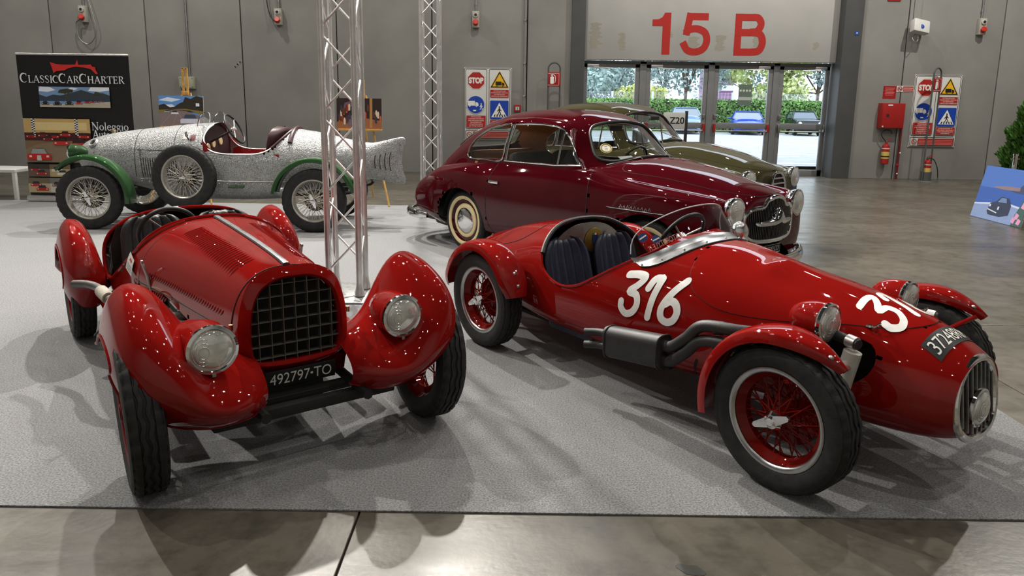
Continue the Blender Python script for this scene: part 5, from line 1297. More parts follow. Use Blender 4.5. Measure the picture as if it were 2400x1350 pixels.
    G().box((2.4, 0, .52), (1.0, .42, .2), ch=.03).obj('front_frame', M_UNDER, car)
    G().lathe([(0, .03), (.03, .03), (.036, 0), (.036, -.03)], 16, Matrix(((0, 0, -1), (0, 1, 0), (1, 0, 0))), (-.52, .60, .62)).obj('tail_lamp', P_GREEN, car)
    sw = wire_wheel(car, (1.47, .665, .642), 1, R, .125, .248, WC, 'fish', M_GREYRIM, M_SPOKE, M_GREYRIM, 'ears', 60, rk=.5, spin=rad(90), steer=rad(-3), camber=rad(-2)); tag(sw, 'spare wire wheel strapped to the flank'); sw.name = 'spare_wheel'
    G().tube([(1.47, .42, .642), (1.47, .62, .642)], .05, 12).obj('spare_mount', M_UNDER, car)
    return car
build_fishcar()
# ================================================================ flat print helper
class Print:
    """stack of flat coloured shapes on a board: local (u,v) metres from the lower-left corner"""
    def __init__(s, parent, M, T): s.p = parent; s.M = M; s.T = Vector(T); s.k = 0
    def _o(s, g, name, m): s.k += 1; return g.obj(name, m, s.p, None)
    def poly(s, pts, col, name='print'):
        off = s.M @ Vector((0, 0, .0006 * (s.k + 1))); return s._o(G().add([(a, b, 0) for a, b in pts], [tuple(range(len(pts)))], s.M, s.T + off), name, flat(*col) if isinstance(col, tuple) else col)
    def polys(s, plist, col, name='print'):
        if len(plist) < 7:
            for pts in plist: o = s.poly(pts, col, name); s.k -= 1
            s.k += 1; return o
        off = s.M @ Vector((0, 0, .0006 * (s.k + 1))); g = G()
        for pts in plist: g.add([(a, b, 0) for a, b in pts], [tuple(range(len(pts)))], s.M, s.T + off)
        return tag(s._o(g, name, flat(*col) if isinstance(col, tuple) else col), kind='stuff')
    def rect(s, u0, v0, u1, v1, col, name='print'): return s.poly([(u0, v0), (u1, v0), (u1, v1), (u0, v1)], col, name)
    def line(s, pts, w, col, name='print', closed=False):
        if closed: pts = list(pts) + [pts[0], pts[1]]
        v, f = stroke(pts, w, 6); off = s.M @ Vector((0, 0, .0006 * (s.k + 1))); return s._o(G().add(v, f, s.M, s.T + off), name, flat(*col) if isinstance(col, tuple) else col)
    def lines(s, plist, w, col, name='print', cap=True):
        g = G(); off = s.M @ Vector((0, 0, .0006 * (s.k + 1)))
        for q_, pts in enumerate(plist): v, f = stroke(pts, w, 6, cap); g.add(v, f, s.M, s.T + off + s.M @ Vector((0, 0, .00008 * (q_ % 6))))
        return tag(s._o(g, name, flat(*col) if isinstance(col, tuple) else col), kind='stuff')
    def disc(s, u, v, r, col, name='print', n=32): return s.poly([(u + r * math.cos(2 * PI * i / n), v + r * math.sin(2 * PI * i / n)) for i in range(n)], col, name)
    def text(s, txt, u, v, col, fit=None, height=None, name='lettering', **k):
        s.k += 1; off = s.M @ Vector((u, v, .0006 * s.k)); return text_obj(name, txt, .1, flat(*col) if isinstance(col, tuple) else col, s.p, s.M, s.T + off, fit=fit, height=height, **k)

# serif capitals and small letters as strokes (thick, thin, foot serifs); unit height
def serif(ch):
    T, t, f = .15, .06, .05
    S = []
    def ln(a, b, w): S.append(([a, b], w))
    def sf(x, y, l=.13): S.append(([(x - l, y), (x + l, y)], f))
    if ch == 'C': S.append((arc2(.42, .5, .36, .47, 52, 308, 20), [.06] * 3 + [.10, .14, .16, .17, .17, .17, .17, .17, .17, .17, .16, .14, .10] + [.06] * 5)); ln((.66, .98), (.66, .74), t); wd = .80
    elif ch == 'L': ln((.2, .02), (.2, .98), T); sf(.2, .975); S.append(([(.06, .025), (.6, .025)], f)); ln((.62, .02), (.66, .26), t); wd = .70
    elif ch == 'A': ln((.1, .02), (.42, .98), t); ln((.42, .98), (.74, .02), T); ln((.24, .34), (.6, .34), t); sf(.1, .025, .11); sf(.74, .025, .13); wd = .86
    elif ch == 'S': S.append((crom([(.56, .76), (.44, .95), (.26, .96), (.13, .80), (.22, .60), (.42, .45), (.54, .26), (.44, .06), (.24, .04), (.10, .22)], 4), [.06] * 9 + [.11, .14, .15, .16, .16, .16, .16, .16, .16, .15, .14, .11, .09] + [.06] * 15)); wd = .66
    elif ch == 'I': ln((.2, .02), (.2, .98), T); sf(.2, .975); sf(.2, .025); wd = .40
    elif ch == 'R': ln((.2, .02), (.2, .98), T); sf(.2, .975); sf(.2, .025); S.append((crom([(.2, .965), (.46, .95), (.60, .76), (.46, .55), (.2, .53)], 5), [.06] * 5 + [.1, .13, .15, .16, .15, .13, .1, .08] + [.06] * 8)); ln((.40, .54), (.72, .02), T * .9); sf(.74, .025, .1); wd = .84
    elif ch == 'H': ln((.2, .02), (.2, .98), T); ln((.72, .02), (.72, .98), T); ln((.2, .51), (.72, .51), t); [sf(x, y) for x in (.2, .72) for y in (.025, .975)]; wd = .92
    elif ch == 'T': ln((.38, .02), (.38, .98), T); sf(.38, .025); ln((.04, .965), (.72, .965), t); ln((.05, .97), (.03, .74), t); ln((.71, .97), (.73, .74), t); wd = .76
    elif ch == 'E': ln((.2, .02), (.2, .98), T); ln((.06, .965), (.6, .965), t); ln((.06, .035), (.62, .035), t); ln((.2, .51), (.5, .51), t); ln((.6, .97), (.61, .78), t); ln((.63, .03), (.66, .24), t); ln((.5, .6), (.5, .42), t); wd = .72
    elif ch == 'N': ln((.16, .02), (.16, .98), t); ln((.14, .98), (.70, .02), T); ln((.70, .02), (.70, .98), t); sf(.16, .025, .1); sf(.12, .975, .08); sf(.70, .975, .1); wd = .86
    elif ch == 'o': S.append((arc2(.27, .31, .20, .29, 0, 360, 22), [.13 - .035 * math.cos(2 * rad(16.4 * i)) * -1 - .03 for i in range(23)])); wd = .55
    elif ch == 'l': ln((.15, .02), (.15, .98), .11); sf(.15, .025, .1); ln((.05, .95), (.15, .97), f); wd = .30
    elif ch == 'e': S.append((arc2(.27, .31, .20, .29, 20, 330, 20), .10)); ln((.1, .36), (.45, .36), .05); wd = .52
    elif ch == 'g': S.append((arc2(.24, .42, .16, .18, 0, 360, 18), .09)); S.append((crom([(.16, .26), (.12, .18), (.2, .10), (.40, .08), (.46, -.06), (.36, -.2), (.18, -.22), (.06, -.12), (.14, .02), (.2, .1)], 4), .07)); ln((.38, .54), (.5, .58), .07); wd = .52
    elif ch == 'i': ln((.15, .02), (.15, .6), .11); sf(.15, .025, .1); ln((.05, .58), (.15, .6), f); ln((.14, .84), (.16, .84), .12); wd = .30
    elif ch == 'u': ln((.12, .6), (.12, .2), .10); S.append((crom([(.12, .2), (.2, .04), (.34, .05), (.44, .18)], 4), .08)); ln((.46, .02), (.46, .6), .10); ln((.04, .585), (.14, .585), f); ln((.36, .585), (.48, .585), f); ln((.46, .03), (.56, .03), f); wd = .60
    elif ch == 't': ln((.18, .78), (.18, .14), .10); S.append((crom([(.18, .16), (.24, .04), (.36, .08)], 4), .07)); ln((.04, .585), (.36, .585), .05); wd = .38
    else: wd = .3
    return S, wd
def serif_text(pr, runs, u, v, total, col, name='lettering'):
    """runs: list of (char, size); laid out from u to u+total on baseline v"""
    W = sum(serif(c)[1] * z for c, z in runs); k = total / W; x = u; g = G(); pr.k += 1; off = pr.M @ Vector((0, 0, .0006 * pr.k)); pr.k += 1; nq = 0
    for c, z in runs:
        S, wd = serif(c)
        for pts, w in S:
            ww = np.array(w) * z if not np.isscalar(w) else w * z
            vv, ff = stroke([(x + p[0] * z * k, v + p[1] * z) for p in pts], ww, 4, cap=False); nq += 1; g.add(vv, ff, pr.M, pr.T + off + pr.M @ Vector((0, 0, .00012 * (nq % 9))))
        x += wd * z * k
    return g.obj(name, flat(*col), pr.p, None)
def tiny_car(pr, u, v, w, body, glass=(40, 44, 48), front=True, name='print'):
    h = w * .45
    pr.poly([(u - w / 2, v), (u + w / 2, v), (u + w / 2, v + h * .45), (u + w * .38, v + h * .55), (u - w * .38, v + h * .55), (u - w / 2, v + h * .45)], body, name)
    pr.poly([(u - w * .34, v + h * .55), (u + w * .34, v + h * .55), (u + w * .24, v + h), (u - w * .24, v + h)], glass, name)
    pr.polys([[(u + s * w * .36 - w * .06, v + h * .22), (u + s * w * .36 + w * .06, v + h * .22), (u + s * w * .36 + w * .05, v + h * .4), (u + s * w * .36 - w * .05, v + h * .4)] for s in (-1, 1)], (215, 205, 190), name)

# ================================================================ roll-up banner
def banner():
    X0, Y, W, H = -7.22, 10.66, 1.63, 2.06
    b = empty('rollup_banner', (X0 + W / 2, Y, .008), 0, 'black roll-up banner advertising classic car hire', 'banner')
    G().grid(np.array([[(-W / 2 + W * i / 16, .006 * math.sin(i * .9 + j * .35) * (j / 12), .075 + H * j / 12) for i in range(17)] for j in range(13)])).obj('banner_sheet', mat('black_banner_vinyl', (.012, .011, .012), rough=.35, vary=.1), b, 180.)
    G().tube([(-W / 2, 0, .075 + H + .012), (W / 2, 0, .075 + H + .012)], .016, 10).obj('top_rail', M_ALU, b)
    G().box((.0, .02, .045), (W + .04, .20, .09), ch=.03).obj('base_cassette', M_ALU, b); G().tube([(0, .04, .08), (0, .04, 2.12)], .012, 8).obj('pole', M_ALU, b)
    pr = Print(b, STAND, (-W / 2, -.014, .075))
    def c(cx, cy): return ((cx - 62 - (cy - 55) * .078) / 935 * W, H - (cy - 62) / 1228 * H)
    pr.poly([c(*p) for p in ((348, 122), (372, 128), (400, 138), (470, 142), (560, 140), (575, 100), (588, 142), (690, 138), (700, 155), (725, 160), (730, 185), (748, 215), (730, 218), (690, 178), (640, 165), (560, 158), (500, 172), (470, 190), (400, 198), (378, 215), (366, 170))], (196, 44, 40), 'red_car_emblem')
    big = .135; sm = .105
    runs = [('C', big)] + [(q, sm) for q in 'LASSIC'] + [('C', big)] + [(q, sm) for q in 'AR'] + [('C', big)] + [(q, sm) for q in 'HARTER']
    a = c(100, 298); serif_text(pr, runs, a[0], a[1], 1.52, (218, 220, 224), 'title_lettering')
    # lake picture
    p0, p1 = c(262, 505), c(840, 330); u0, v0, u1, v1 = p0[0], p0[1], p1[0], p1[1]; w, h = u1 - u0, v1 - v0
    U = lambda a, b: (u0 + w * a, v0 + h * b)
    pr.rect(u0, v0, u1, v1, (116, 146, 186), 'lake_picture')
    pr.polys([[U(.0, .78), U(.12, .74), U(.24, .84), U(.16, .98), U(.02, 1)], [U(.70, .82), U(.86, .78), U(1, .85), U(1, 1), U(.74, 1)], [U(.4, .86), U(.5, .84), U(.56, .92), U(.46, .98)]], (222, 228, 236))
    pr.poly([U(0, .42), U(0, .62), U(.1, .5), U(.2, .62), U(.3, .58), U(.42, .66), U(.6, .86), U(.78, .68), U(.9, .72), U(1, .6), U(1, .42)], (52, 60, 66)); pr.rect(*U(0, .3), *U(1, .43), (46, 62, 84)); pr.poly([U(0, 0), U(1, 0), U(1, .30), U(.6, .2), U(0, .14)], (176, 166, 148))
    [pr.line(q, .016, (72, 62, 48)) for q in ([U(.42, .25), U(.39, .55), U(.36, .75)], [U(.39, .6), U(.45, .78)], [U(.83, .35), U(.81, .6)])]
    pr.polys([[U(.27, .72), U(.36, .68), U(.48, .74), U(.49, .86), U(.4, .92), U(.3, .86)], [U(.77, .62), U(.85, .62), U(.87, .72), U(.8, .78)]], (54, 58, 38))
    for k, (x, y, s, col) in enumerate(((.08, .12, .11, (30, 32, 36)), (.25, .10, .12, (26, 28, 30)), (.42, .12, .12, (34, 30, 30)), (.56, .17, .10, (178, 34, 34)), (.68, .22, .09, (170, 30, 30)), (.76, .25, .07, (150, 28, 30)), (.83, .28, .06, (140, 30, 32)), (.90, .31, .05, (120, 30, 32)))): tiny_car(pr, *U(x, y), s, col)
    # garage picture
    p0, p1 = c(150, 985), c(680, 605); u0, v0, u1, v1 = p0[0], p0[1], p1[0], p1[1]; w, h = u1 - u0, v1 - v0
    pr.rect(u0, v0, u1, v1, (120, 96, 70), 'garage_picture'); pr.rect(*U(0, .66), *U(1, 1), (190, 158, 102)); pr.rect(*U(.15, .74), *U(.95, .92), (214, 190, 134)); pr.poly([U(0, 0), U(1, 0), U(1, .38), U(.6, .5), U(.2, .42), U(0, .3)], (128, 108, 86))
    pr.rect(*U(0, .50), *U(1, .68), (62, 24, 22))
    for x in (.12, .77):
        pr.rect(*U(x, .62), *U(x + .05, 1), (225, 225, 220))
        pr.polys([[U(x + (.025 if (k % 2) else 0), .62 + .0271 * k), U(x + (.05 if (k % 2) else .025), .62 + .0271 * k), U(x + (.05 if (k % 2) else .025), .6471 + .0271 * k), U(x + (.025 if (k % 2) else 0), .6471 + .0271 * k)] for k in range(14)], (28, 28, 28))
    for x, y, s, col in ((.1, .56, .16, (140, 22, 22)), (.28, .58, .16, (120, 20, 22)), (.45, .56, .15, (150, 26, 24)), (.62, .60, .17, (160, 30, 26)), (.9, .56, .17, (170, 32, 28)), (.36, .5, .17, (110, 18, 20)), (.55, .40, .23, (186, 40, 32)), (.82, .34, .30, (184, 40, 34)), (.2, .06, .36, (190, 26, 28))): tiny_car(pr, *U(x, y), s * w, col, (150, 150, 150) if y < .1 else (46, 30, 30))
    pr.poly([U(.2 - .035, .04), U(.2 + .035, .04), U(.2 + .03, .16), U(.2 - .03, .16)], (190, 190, 186))
    # four small pictures
    for k, (ca, cb, cols) in enumerate((((168, 1112), (340, 1002), ((96, 84, 70), (150, 36, 34))), ((352, 1112), (520, 1002), ((170, 150, 110), (205, 195, 180))), ((172, 1252), (350, 1122), ((176, 160, 128), (170, 40, 36))), ((358, 1252), (520, 1122), ((190, 186, 178), (120, 90, 80))))):
        p0, p1 = c(*ca), c(*cb); u0, v0, u1, v1 = p0[0], p0[1], p1[0], p1[1]; w, h = u1 - u0, v1 - v0
        pr.rect(u0, v0, u1, v1, cols[0], 'small_picture'); pr.rect(*U(0, .62), *U(1, 1), tuple(int(q * .6) for q in cols[0])); tiny_car(pr, *U(.35, .42), w * .5, cols[1]); tiny_car(pr, *U(.62, .12), w * .55, cols[1])
    a = c(712, 698); serif_text(pr, [(q, .115) for q in 'Noleggio'], a[0], a[1], .545, (214, 216, 220), 'hire_lettering')
    a = c(722, 770); serif_text(pr, [('A', .125), ('u', .125), ('t', .125), ('o', .125)], a[0], a[1], .26, (214, 216, 220), 'hire_lettering')
banner()

# ================================================================ lattice trusses
def truss(x0, y0, label, h=7.2, d=.24, plate=True):
    t = empty('lattice_truss', (x0 + d / 2, y0 + d / 2, .008), 0, label, 'truss', 'lattice towers of the stand'); r = d / 2
    for a in (-r, r):
        for b in (-r, r): G().tube([(a, b, .03), (a, b, h)], .025, 14).obj('chord', M_ALU, t)
    p = .31; n = int((h - .3) / p)
    tops = (((-r, -r), (r, -r), 0), ((-r, r), (r, r), 1), ((-r, -r), (-r, r), 1), ((r, -r), (r, r), 0))
    for (a, b, flip) in tops:
        m1 = None
        for k in range(n):
            z0 = .22 + k * p; z1 = z0 + p - .05; q0, q1 = ((a, b) if (k + flip) % 2 == 0 else (b, a))
            key = ((k + flip) % 2)
            s0 = Vector((q0[0], q0[1], z0)); s1 = Vector((q1[0], q1[1], z1))
            if k < 2:
                o = G().tube([s0 - s0 * 0, s1], .0085, 8).obj('brace', M_ALU, t); 
                if k == 0: me0 = o.data
                else: me1 = o.data
            else:
                o = bpy.data.objects.new('brace', me0 if k % 2 == 0 else me1); link(o, t); o.location = (0, 0, (k - k % 2) * p)
    if plate:
        G().box((0, 0, .008), (.62, .62, .012), ch=.003).obj('base_plate', M_STEEL, t)
        for a in (-r, r):
            for b in (-r, r): G().lathe([(.04, .02), (.038, .05), (.028, .09), (.026, .12)], 16, None, (a, b, 0)).obj('collar', M_ALU, t)
    return t
truss(-1.445, 5.52, 'square aluminium lattice truss standing behind the red roadster')
truss(-1.29, 10.15, 'square aluminium lattice truss behind the maroon coupe')

# ================================================================ easels with photographs
M_PINE = mat('pine_wood', srgb(196, 150, 80), rough=.5, vary=.15, vscale=18.)
def easel(x, y, label, zt):
    e = empty('easel', (x, y, .012), 0, label, 'easel', 'wooden easels by the wall')
    for s in (-1, 1): G().tube([(s * .46, -.40, 0), (s * .06, .04, 1.62)], .014, 6).obj('leg', M_PINE, e)
    G().tube([(0, .75, 0), (0, .06, 1.60)], .014, 6).obj('leg', M_PINE, e)
    g = G().box((-.022, 0, 1.45), (.030, .022, zt * 2 - 2.9)); g.box((.038, 0, 1.45), (.030, .022, zt * 2 - 2.9)); g.box((.007, 0, zt), (.077, .022, .022)); g.obj('mast', M_PINE, e)
    G().box((.007, -.02, 1.62), (.10, .05, .06), ch=.006).obj('clamp', M_PINE, e); G().box((0, -.12, 1.115), (.62, .22, .03), ch=.006).obj('ledge', M_PINE, e)
    return e
easel(-4.93, 10.95, 'pine easel with tall mast holding the racing photo', 1.98); easel(-2.29, 10.95, 'pine easel behind the tail of the silver car', 1.85)
def photo_board(x, y, w, h, z, label):
    b = empty('photo_board', (x, y, z), 0, label, 'photo'); G().box((0, 0, h / 2), (w, .008, h), rotm(rx=0), ch=.001).obj('board', M_WHITE, b); b.rotation_euler = (rad(-4), 0, 0); return b, Print(b, STAND, (-w / 2, -.005, 0))
b, pr = photo_board(-4.93, 10.76, .66, .45, 1.14, 'photo of white race cars on a track')
U = lambda a, c: (.66 * a, .45 * c)
pr.rect(*U(0, 0), *U(1, 1), (92, 142, 206), 'sky_print'); pr.polys([[U(0, .85), U(.3, .8), U(.5, .88), U(.2, .95)], [U(.05, .62), U(.4, .62), U(.3, .72), U(.1, .7)]], (214, 226, 240)); pr.poly([U(0, .5), U(0, .68), U(.12, .74), U(.25, .62), U(.35, .64), U(.45, .74), U(.55, .8), U(.6, .96), U(.72, .9), U(.85, 1), U(1, .94), U(1, .45)], (48, 40, 34)); pr.poly([U(0, .42), U(.25, .56), U(.7, .52), U(1, .36), U(1, .5), U(.6, .58), U(0, .54)], (128, 112, 52)); pr.poly([U(0, 0), U(1, 0), U(1, .3), U(.62, .5), U(.3, .54), U(0, .42)], (128, 112, 112)); [pr.line(q, .006, (158, 142, 140)) for q in ([U(.05, .05), U(.3, .45)], [U(.3, .02), U(.4, .4)], [U(.6, .02), U(.45, .4)])]
tiny_car(pr, *U(.18, .46), .07, (150, 170, 180)); tiny_car(pr, *U(.36, .40), .11, (226, 222, 224)); tiny_car(pr, *U(.70, .10), .29, (206, 206, 226), (60, 70, 90)); pr.rect(*U(.84, .66), *U(.92, .76), (230, 235, 240))
b, pr = photo_board(-2.29, 10.76, .67, .45, 1.14, 'photo of a crowd in brown and orange tones')
pr.rect(0, 0, .67, .45, (40, 24, 24), 'crowd_print'); random.seed(8)
pr.poly([(0, 0), (.67, 0), (.67, .12), (.3, .18), (0, .1)], (150, 96, 60)); pr.rect(.49, .02, .53, .45, (176, 130, 74)); pr.poly([(.1, .3), (.22, .33), (.24, .42), (.12, .38)], (110, 78, 98)); pr.rect(.16, .04, .24, .2, (116, 100, 110))
for col, n in (((196, 84, 40), 9), ((220, 200, 180), 10), ((96, 50, 34), 10), ((60, 50, 70), 8)):
    pr.polys([[(x - .012, y - .05), (x + .012, y - .05), (x + .016, y + .02), (x + .006, y + .05), (x - .006, y + .05), (x - .015, y + .02)] for x, y in [(random.uniform(.03, .65), random.uniform(.1, .32)) for _ in range(n)]], col)

# ================================================================ traffic sign boards on the wall
def truck(pr, u, v, s, col, hole):
    pr.polys([[(u - .5 * s, v), (u + .16 * s, v), (u + .16 * s, v + .42 * s), (u - .5 * s, v + .42 * s)], [(u + .2 * s, v - .02 * s), (u + .48 * s, v - .02 * s), (u + .48 * s, v + .16 * s), (u + .38 * s, v + .3 * s), (u + .2 * s, v + .3 * s)]], col); pr.polys([[(u + a * s + .075 * s * math.cos(t), v - .05 * s + .075 * s * math.sin(t)) for t in np.linspace(0, 2 * PI, 16, endpoint=False)] for a in (-.32, .3)], col); pr.polys([[(u + a * s + .035 * s * math.cos(t), v - .05 * s + .035 * s * math.sin(t)) for t in np.linspace(0, 2 * PI, 12, endpoint=False)] for a in (-.32, .3)], hole)
def walker(pr, u, v, s, col):
    pr.lines([[(u, v + .72 * s), (u, v + .4 * s)]], .17 * s, col); pr.lines([[(u, v + .4 * s), (u - .18 * s, v)], [(u, v + .4 * s), (u + .14 * s, v + .2 * s), (u + .16 * s, v)], [(u, v + .7 * s), (u - .22 * s, v + .42 * s)], [(u, v + .7 * s), (u + .2 * s, v + .48 * s)]], .09 * s, col); pr.disc(u, v + .9 * s, .09 * s, col, n=14)
def sign_board(x, z, label):
    W, H = 1.04, 1.565
    b = empty('traffic_sign_board', (x, WY - .022, z), 0, label, 'sign'); G().box((W / 2, .01, H / 2), (W, .02, H), ch=.006).obj('panel', M_WHITE, b)
    pr = Print(b, STAND, (0, -.001, 0)); K = (24, 24, 26); V = lambda y: H - y
    def frame(u0, v0, u1, v1): pr.line(rrect(u1 - u0, v1 - v0, .03, 4, (u0 + u1) / 2, (v0 + v1) / 2), .010, K, 'black_border', True)
    pr.line(rrect(W - .02, H - .02, .03, 4, W / 2, H / 2), .010, K, 'black_border', True); frame(.035, V(1.31), .495, V(.035)); frame(.545, V(1.31), 1.0, V(.035)); frame(.035, V(1.535), 1.0, V(1.35))
    R_, Wt, B = (160, 34, 30), (224, 222, 216), (14, 60, 160)
    oc = lambda r: [(.262 + r * math.cos(rad(22.5 + 45 * k)), V(.275) + r * math.sin(rad(22.5 + 45 * k))) for k in range(8)]
    pr.poly(oc(.205), K); pr.poly(oc(.203), Wt); pr.poly(oc(.19), R_, 'stop_octagon'); pr.text('STOP', .262, V(.275), Wt, fit=.32, height=.13, name='stop_lettering', bold=.006)
    tri = lambda k: [(.772 - .195 * k, V(.42) + .11 * (1 - k)), (.772 + .195 * k, V(.42) + .11 * (1 - k)), (.772, V(.42) + .11 + .235 * k)]
    pr.poly(tri(1.05), (214, 160, 20)); pr.poly(tri(.99), K); pr.poly(tri(.80), (226, 176, 16), 'yellow_triangle'); truck(pr, .785, V(.375), .20, K, (226, 176, 16))
    def para(u0, v0, u1, v1, lines):
        pr.rect(u0, v0, u1, v1, R_, 'red_text_panel'); n = len(lines); hh = (v1 - v0) / (n + .5)
        for k, t in enumerate(lines): pr.text(t, (u0 + u1) / 2, v1 - hh * (k + .75), Wt, height=hh * .55, fit=min(.92 * (u1 - u0), .024 * len(t)))
    para(.572, V(.635), .975, V(.47), ['ATTENZIONE!', 'PASSAGGIO VEICOLI', 'ATTENTION:', 'VEHICLES PASSAGE'])
    pr.disc(.255, V(.795), .195, (200, 205, 210)); pr.disc(.255, V(.795), .187, B, 'blue_disc'); truck(pr, .20, V(.815), .24, Wt, B); walker(pr, .375, V(.90), .14, Wt); pr.rect(.20, V(.935), .265, V(.905), Wt)
    pr.poly(rrect(.40, .40, .02, 4, .773, V(.90)), B, 'blue_square'); pr.poly([(.60, V(1.06)), (.945, V(1.06)), (.772, V(.745))], Wt, 'white_triangle'); walker(pr, .775, V(1.01), .19, K); pr.polys([[(.65 + .06 * k, V(1.05)), (.68 + .06 * k, V(1.05)), (.69 + .05 * k, V(1.0)), (.67 + .05 * k, V(1.0))] for k in range(5)], K)
    para(.055, V(1.285), .475, V(1.03), ['PROCEDERE', "A PASSO D'UOMO", 'NEI PADIGLIONI', 'PROCEED AT', 'WALKING PACE', 'IN THE HALLS']); para(.572, V(1.285), .975, V(1.125), ['UTILIZZARE IL', 'PERCORSO PEDONALE', 'USE PEDESTRIAN', 'CROSSING'])
    pr.rect(.20, V(1.515), .975, V(1.375), R_, 'red_text_panel'); pr.lines([[(.22, V(1.41 + .03 * k)), (.955, V(1.41 + .03 * k))] for k in range(4)], .009, (196, 120, 112)); pr.line(arc2(.115, V(1.443), .05, .05, 0, 350, 24), .014, R_, 'ban_ring', True); pr.line([(.08, V(1.41)), (.15, V(1.475))], .012, R_)
    return b
sign_board(-1.09, .735, 'white traffic sign board with STOP beside the first conduit left of the doors'); sign_board(8.725, .715, 'white traffic sign board with STOP behind the right extinguisher stand')

# ================================================================ fire equipment
def extinguisher(parent_name, loc, label, group='fire extinguishers', band=True):
    e = empty(parent_name, loc, 0, label, 'extinguisher', group)
    G().lathe([(0, 0), (.07, 0), (.08, .012), (.08, .36), (.074, .40), (.045, .43), (.028, .44), (.028, .47)], 28).obj('cylinder', M_RED, e)
    G().lathe([(.0815, .12), (.0815, .27)], 28).obj('label_band', flat(196, 170, 90), e); G().lathe([(.0822, .15), (.0822, .18)], 28).obj('label_strip', flat(30, 30, 30), e); G().lathe([(.0815, .33), (.0815, .35)], 28).obj('white_band', M_WHITE, e)
    G().box((0, 0, .49), (.04, .035, .05), ch=.006).obj('valve', M_STEEL, e); G().box((.05, 0, .535), (.13, .016, .012), rotm(ry=-.5), ch=.003).obj('lever', M_RED, e); G().box((.05, 0, .50), (.12, .016, .012), rotm(ry=-.1), ch=.003).obj('handle', M_RED, e)
    return e
e = extinguisher('fire_extinguisher', (8.21, WY - .10, .34), 'red wall extinguisher with a gold label below the hose cabinet')
G().tube(crom([(0, 0, .48), (-.08, 0, .56), (-.13, 0, .66), (-.06, 0, .74), (.06, 0, .73), (.10, 0, .66)], 6), .011, 8).obj('hose', M_BLACK, e); G().box((0, .09, .30), (.06, .02, .2)).obj('wall_hook', M_STEEL, e)
e = extinguisher('fire_extinguisher', (9.0, 15.62, .02), 'red extinguisher standing in the black stand on the floor')
G().tube(crom([(.02, 0, .48), (.14, 0, .44), (.22, -.02, .25), (.25, -.02, .06)], 6), .011, 8).obj('hose', M_BLACK, e); G().lathe([(.011, 0), (.016, .05)], 10, None, (.25, -.02, .0)).obj('nozzle', M_STEEL, e)
def loop_stand(x, y, label, sidesign, rz=0.):
    s = empty('extinguisher_stand', (x, y, 0), rz, label, 'stand', 'fire extinguisher stands')
    w = .125; G().tube([(-w, 0, .02), (-w, 0, 2.28)] + [(w * math.cos(a), 0, 2.28 + w * math.sin(a)) for a in np.linspace(PI, 0, 14)] + [(w, 0, .02)], .017, 10).obj('loop', M_COLUMN, s)
    G().lathe([(0, .02), (.24, .018), (.25, 0)], 32).obj('base', M_COLUMN, s); G().lathe([(.095, .02), (.10, .2), (.105, .2), (.105, .02)], 24).obj('cup', M_COLUMN, s)
    g = G().box((0, -.025, 2.06), (.27, .008, .30), ch=.004).obj('sign_plate', M_RED, s)
    pr = Print(g, STAND, (-.135, -.030, 1.91)); pr.lines([[(.01, .03), (.235, .03), (.235, .27), (.01, .27)]], .008, (224, 200, 196), 'border'); pr.poly(rrect(.075, .15, .02, 4, .09, .13), (230, 228, 224), 'bottle_symbol'); pr.line(crom([(.06, .235), (.10, .25), (.15, .22), (.16, .14), (.15, .08)], 5), .012, (230, 228, 224), 'hose_symbol'); pr.rect(.078, .2, .102, .24, (230, 228, 224))
    if sidesign: G().box((.0, .018, 2.06), (.27, .008, .30)).obj('sign_plate', M_RED, s)
    return s
loop_stand(.85, 15.6, 'grey loop stand with red extinguisher sign left of the doors', True); loop_stand(9.0, 15.62, 'grey loop stand with red extinguisher sign in front of the right sign board', True, rad(28))
hc = empty('hose_cabinet', (8.25, WY, 1.12), 0, 'red fire hose cabinet on the wall right of the doors', 'cabinet'); G().box((0, -.09, .27), (.50, .18, .54), ch=.008).obj('cabinet_body', M_RED, hc); dr = G().box((0, -.185, .27), (.48, .012, .52), ch=.004).obj('cabinet_door', M_RED, hc); G().box((-.12, -.193, .28), (.05, .008, .06)).obj('lock_window', M_BLACK, dr, None); G().box((-.08, -.193, .50), (.10, .004, .03)).obj('white_label', M_WHITE, dr, None); G().box((-.21, -.193, .04), (.03, .004, .03)).obj('white_label', M_WHITE, dr, None)
rp = empty('riser_pipe', (8.53, WY - .05, 0), 0, 'dark red water pipe running down from the hose cabinet', 'pipe'); G().tube([(0, 0, 0), (0, 0, 1.45)], .024, 10).obj('pipe', mat('dark_red_pipe', srgb(96, 26, 28), rough=.4), rp); G().lathe([(.03, -.01), (.034, 0), (.034, .03), (.03, .04)], 12, None, (0, 0, .30)).obj('collar', M_RED, rp); G().sphere((.0, -.02, .12), .022, 10, 8).obj('tap', M_ALU, rp); G().sphere((.02, -.02, .58), .02, 10, 8).obj('clip', M_WHITE, rp)
ns = empty('fire_notice', (8.07, WY - .004, 1.765), 0, 'small red notice above the hose cabinet', 'notice'); G().box((.14, 0, .13), (.28, .006, .265)).obj('plate', M_RED, ns); Print(ns, STAND, (0, -.004, 0)).lines([[(.04 + .01 * (k % 2), .22 - .03 * k), (.24 - .012 * (k % 3), .22 - .03 * k)] for k in range(6)], .008, (214, 150, 140), 'small_print')
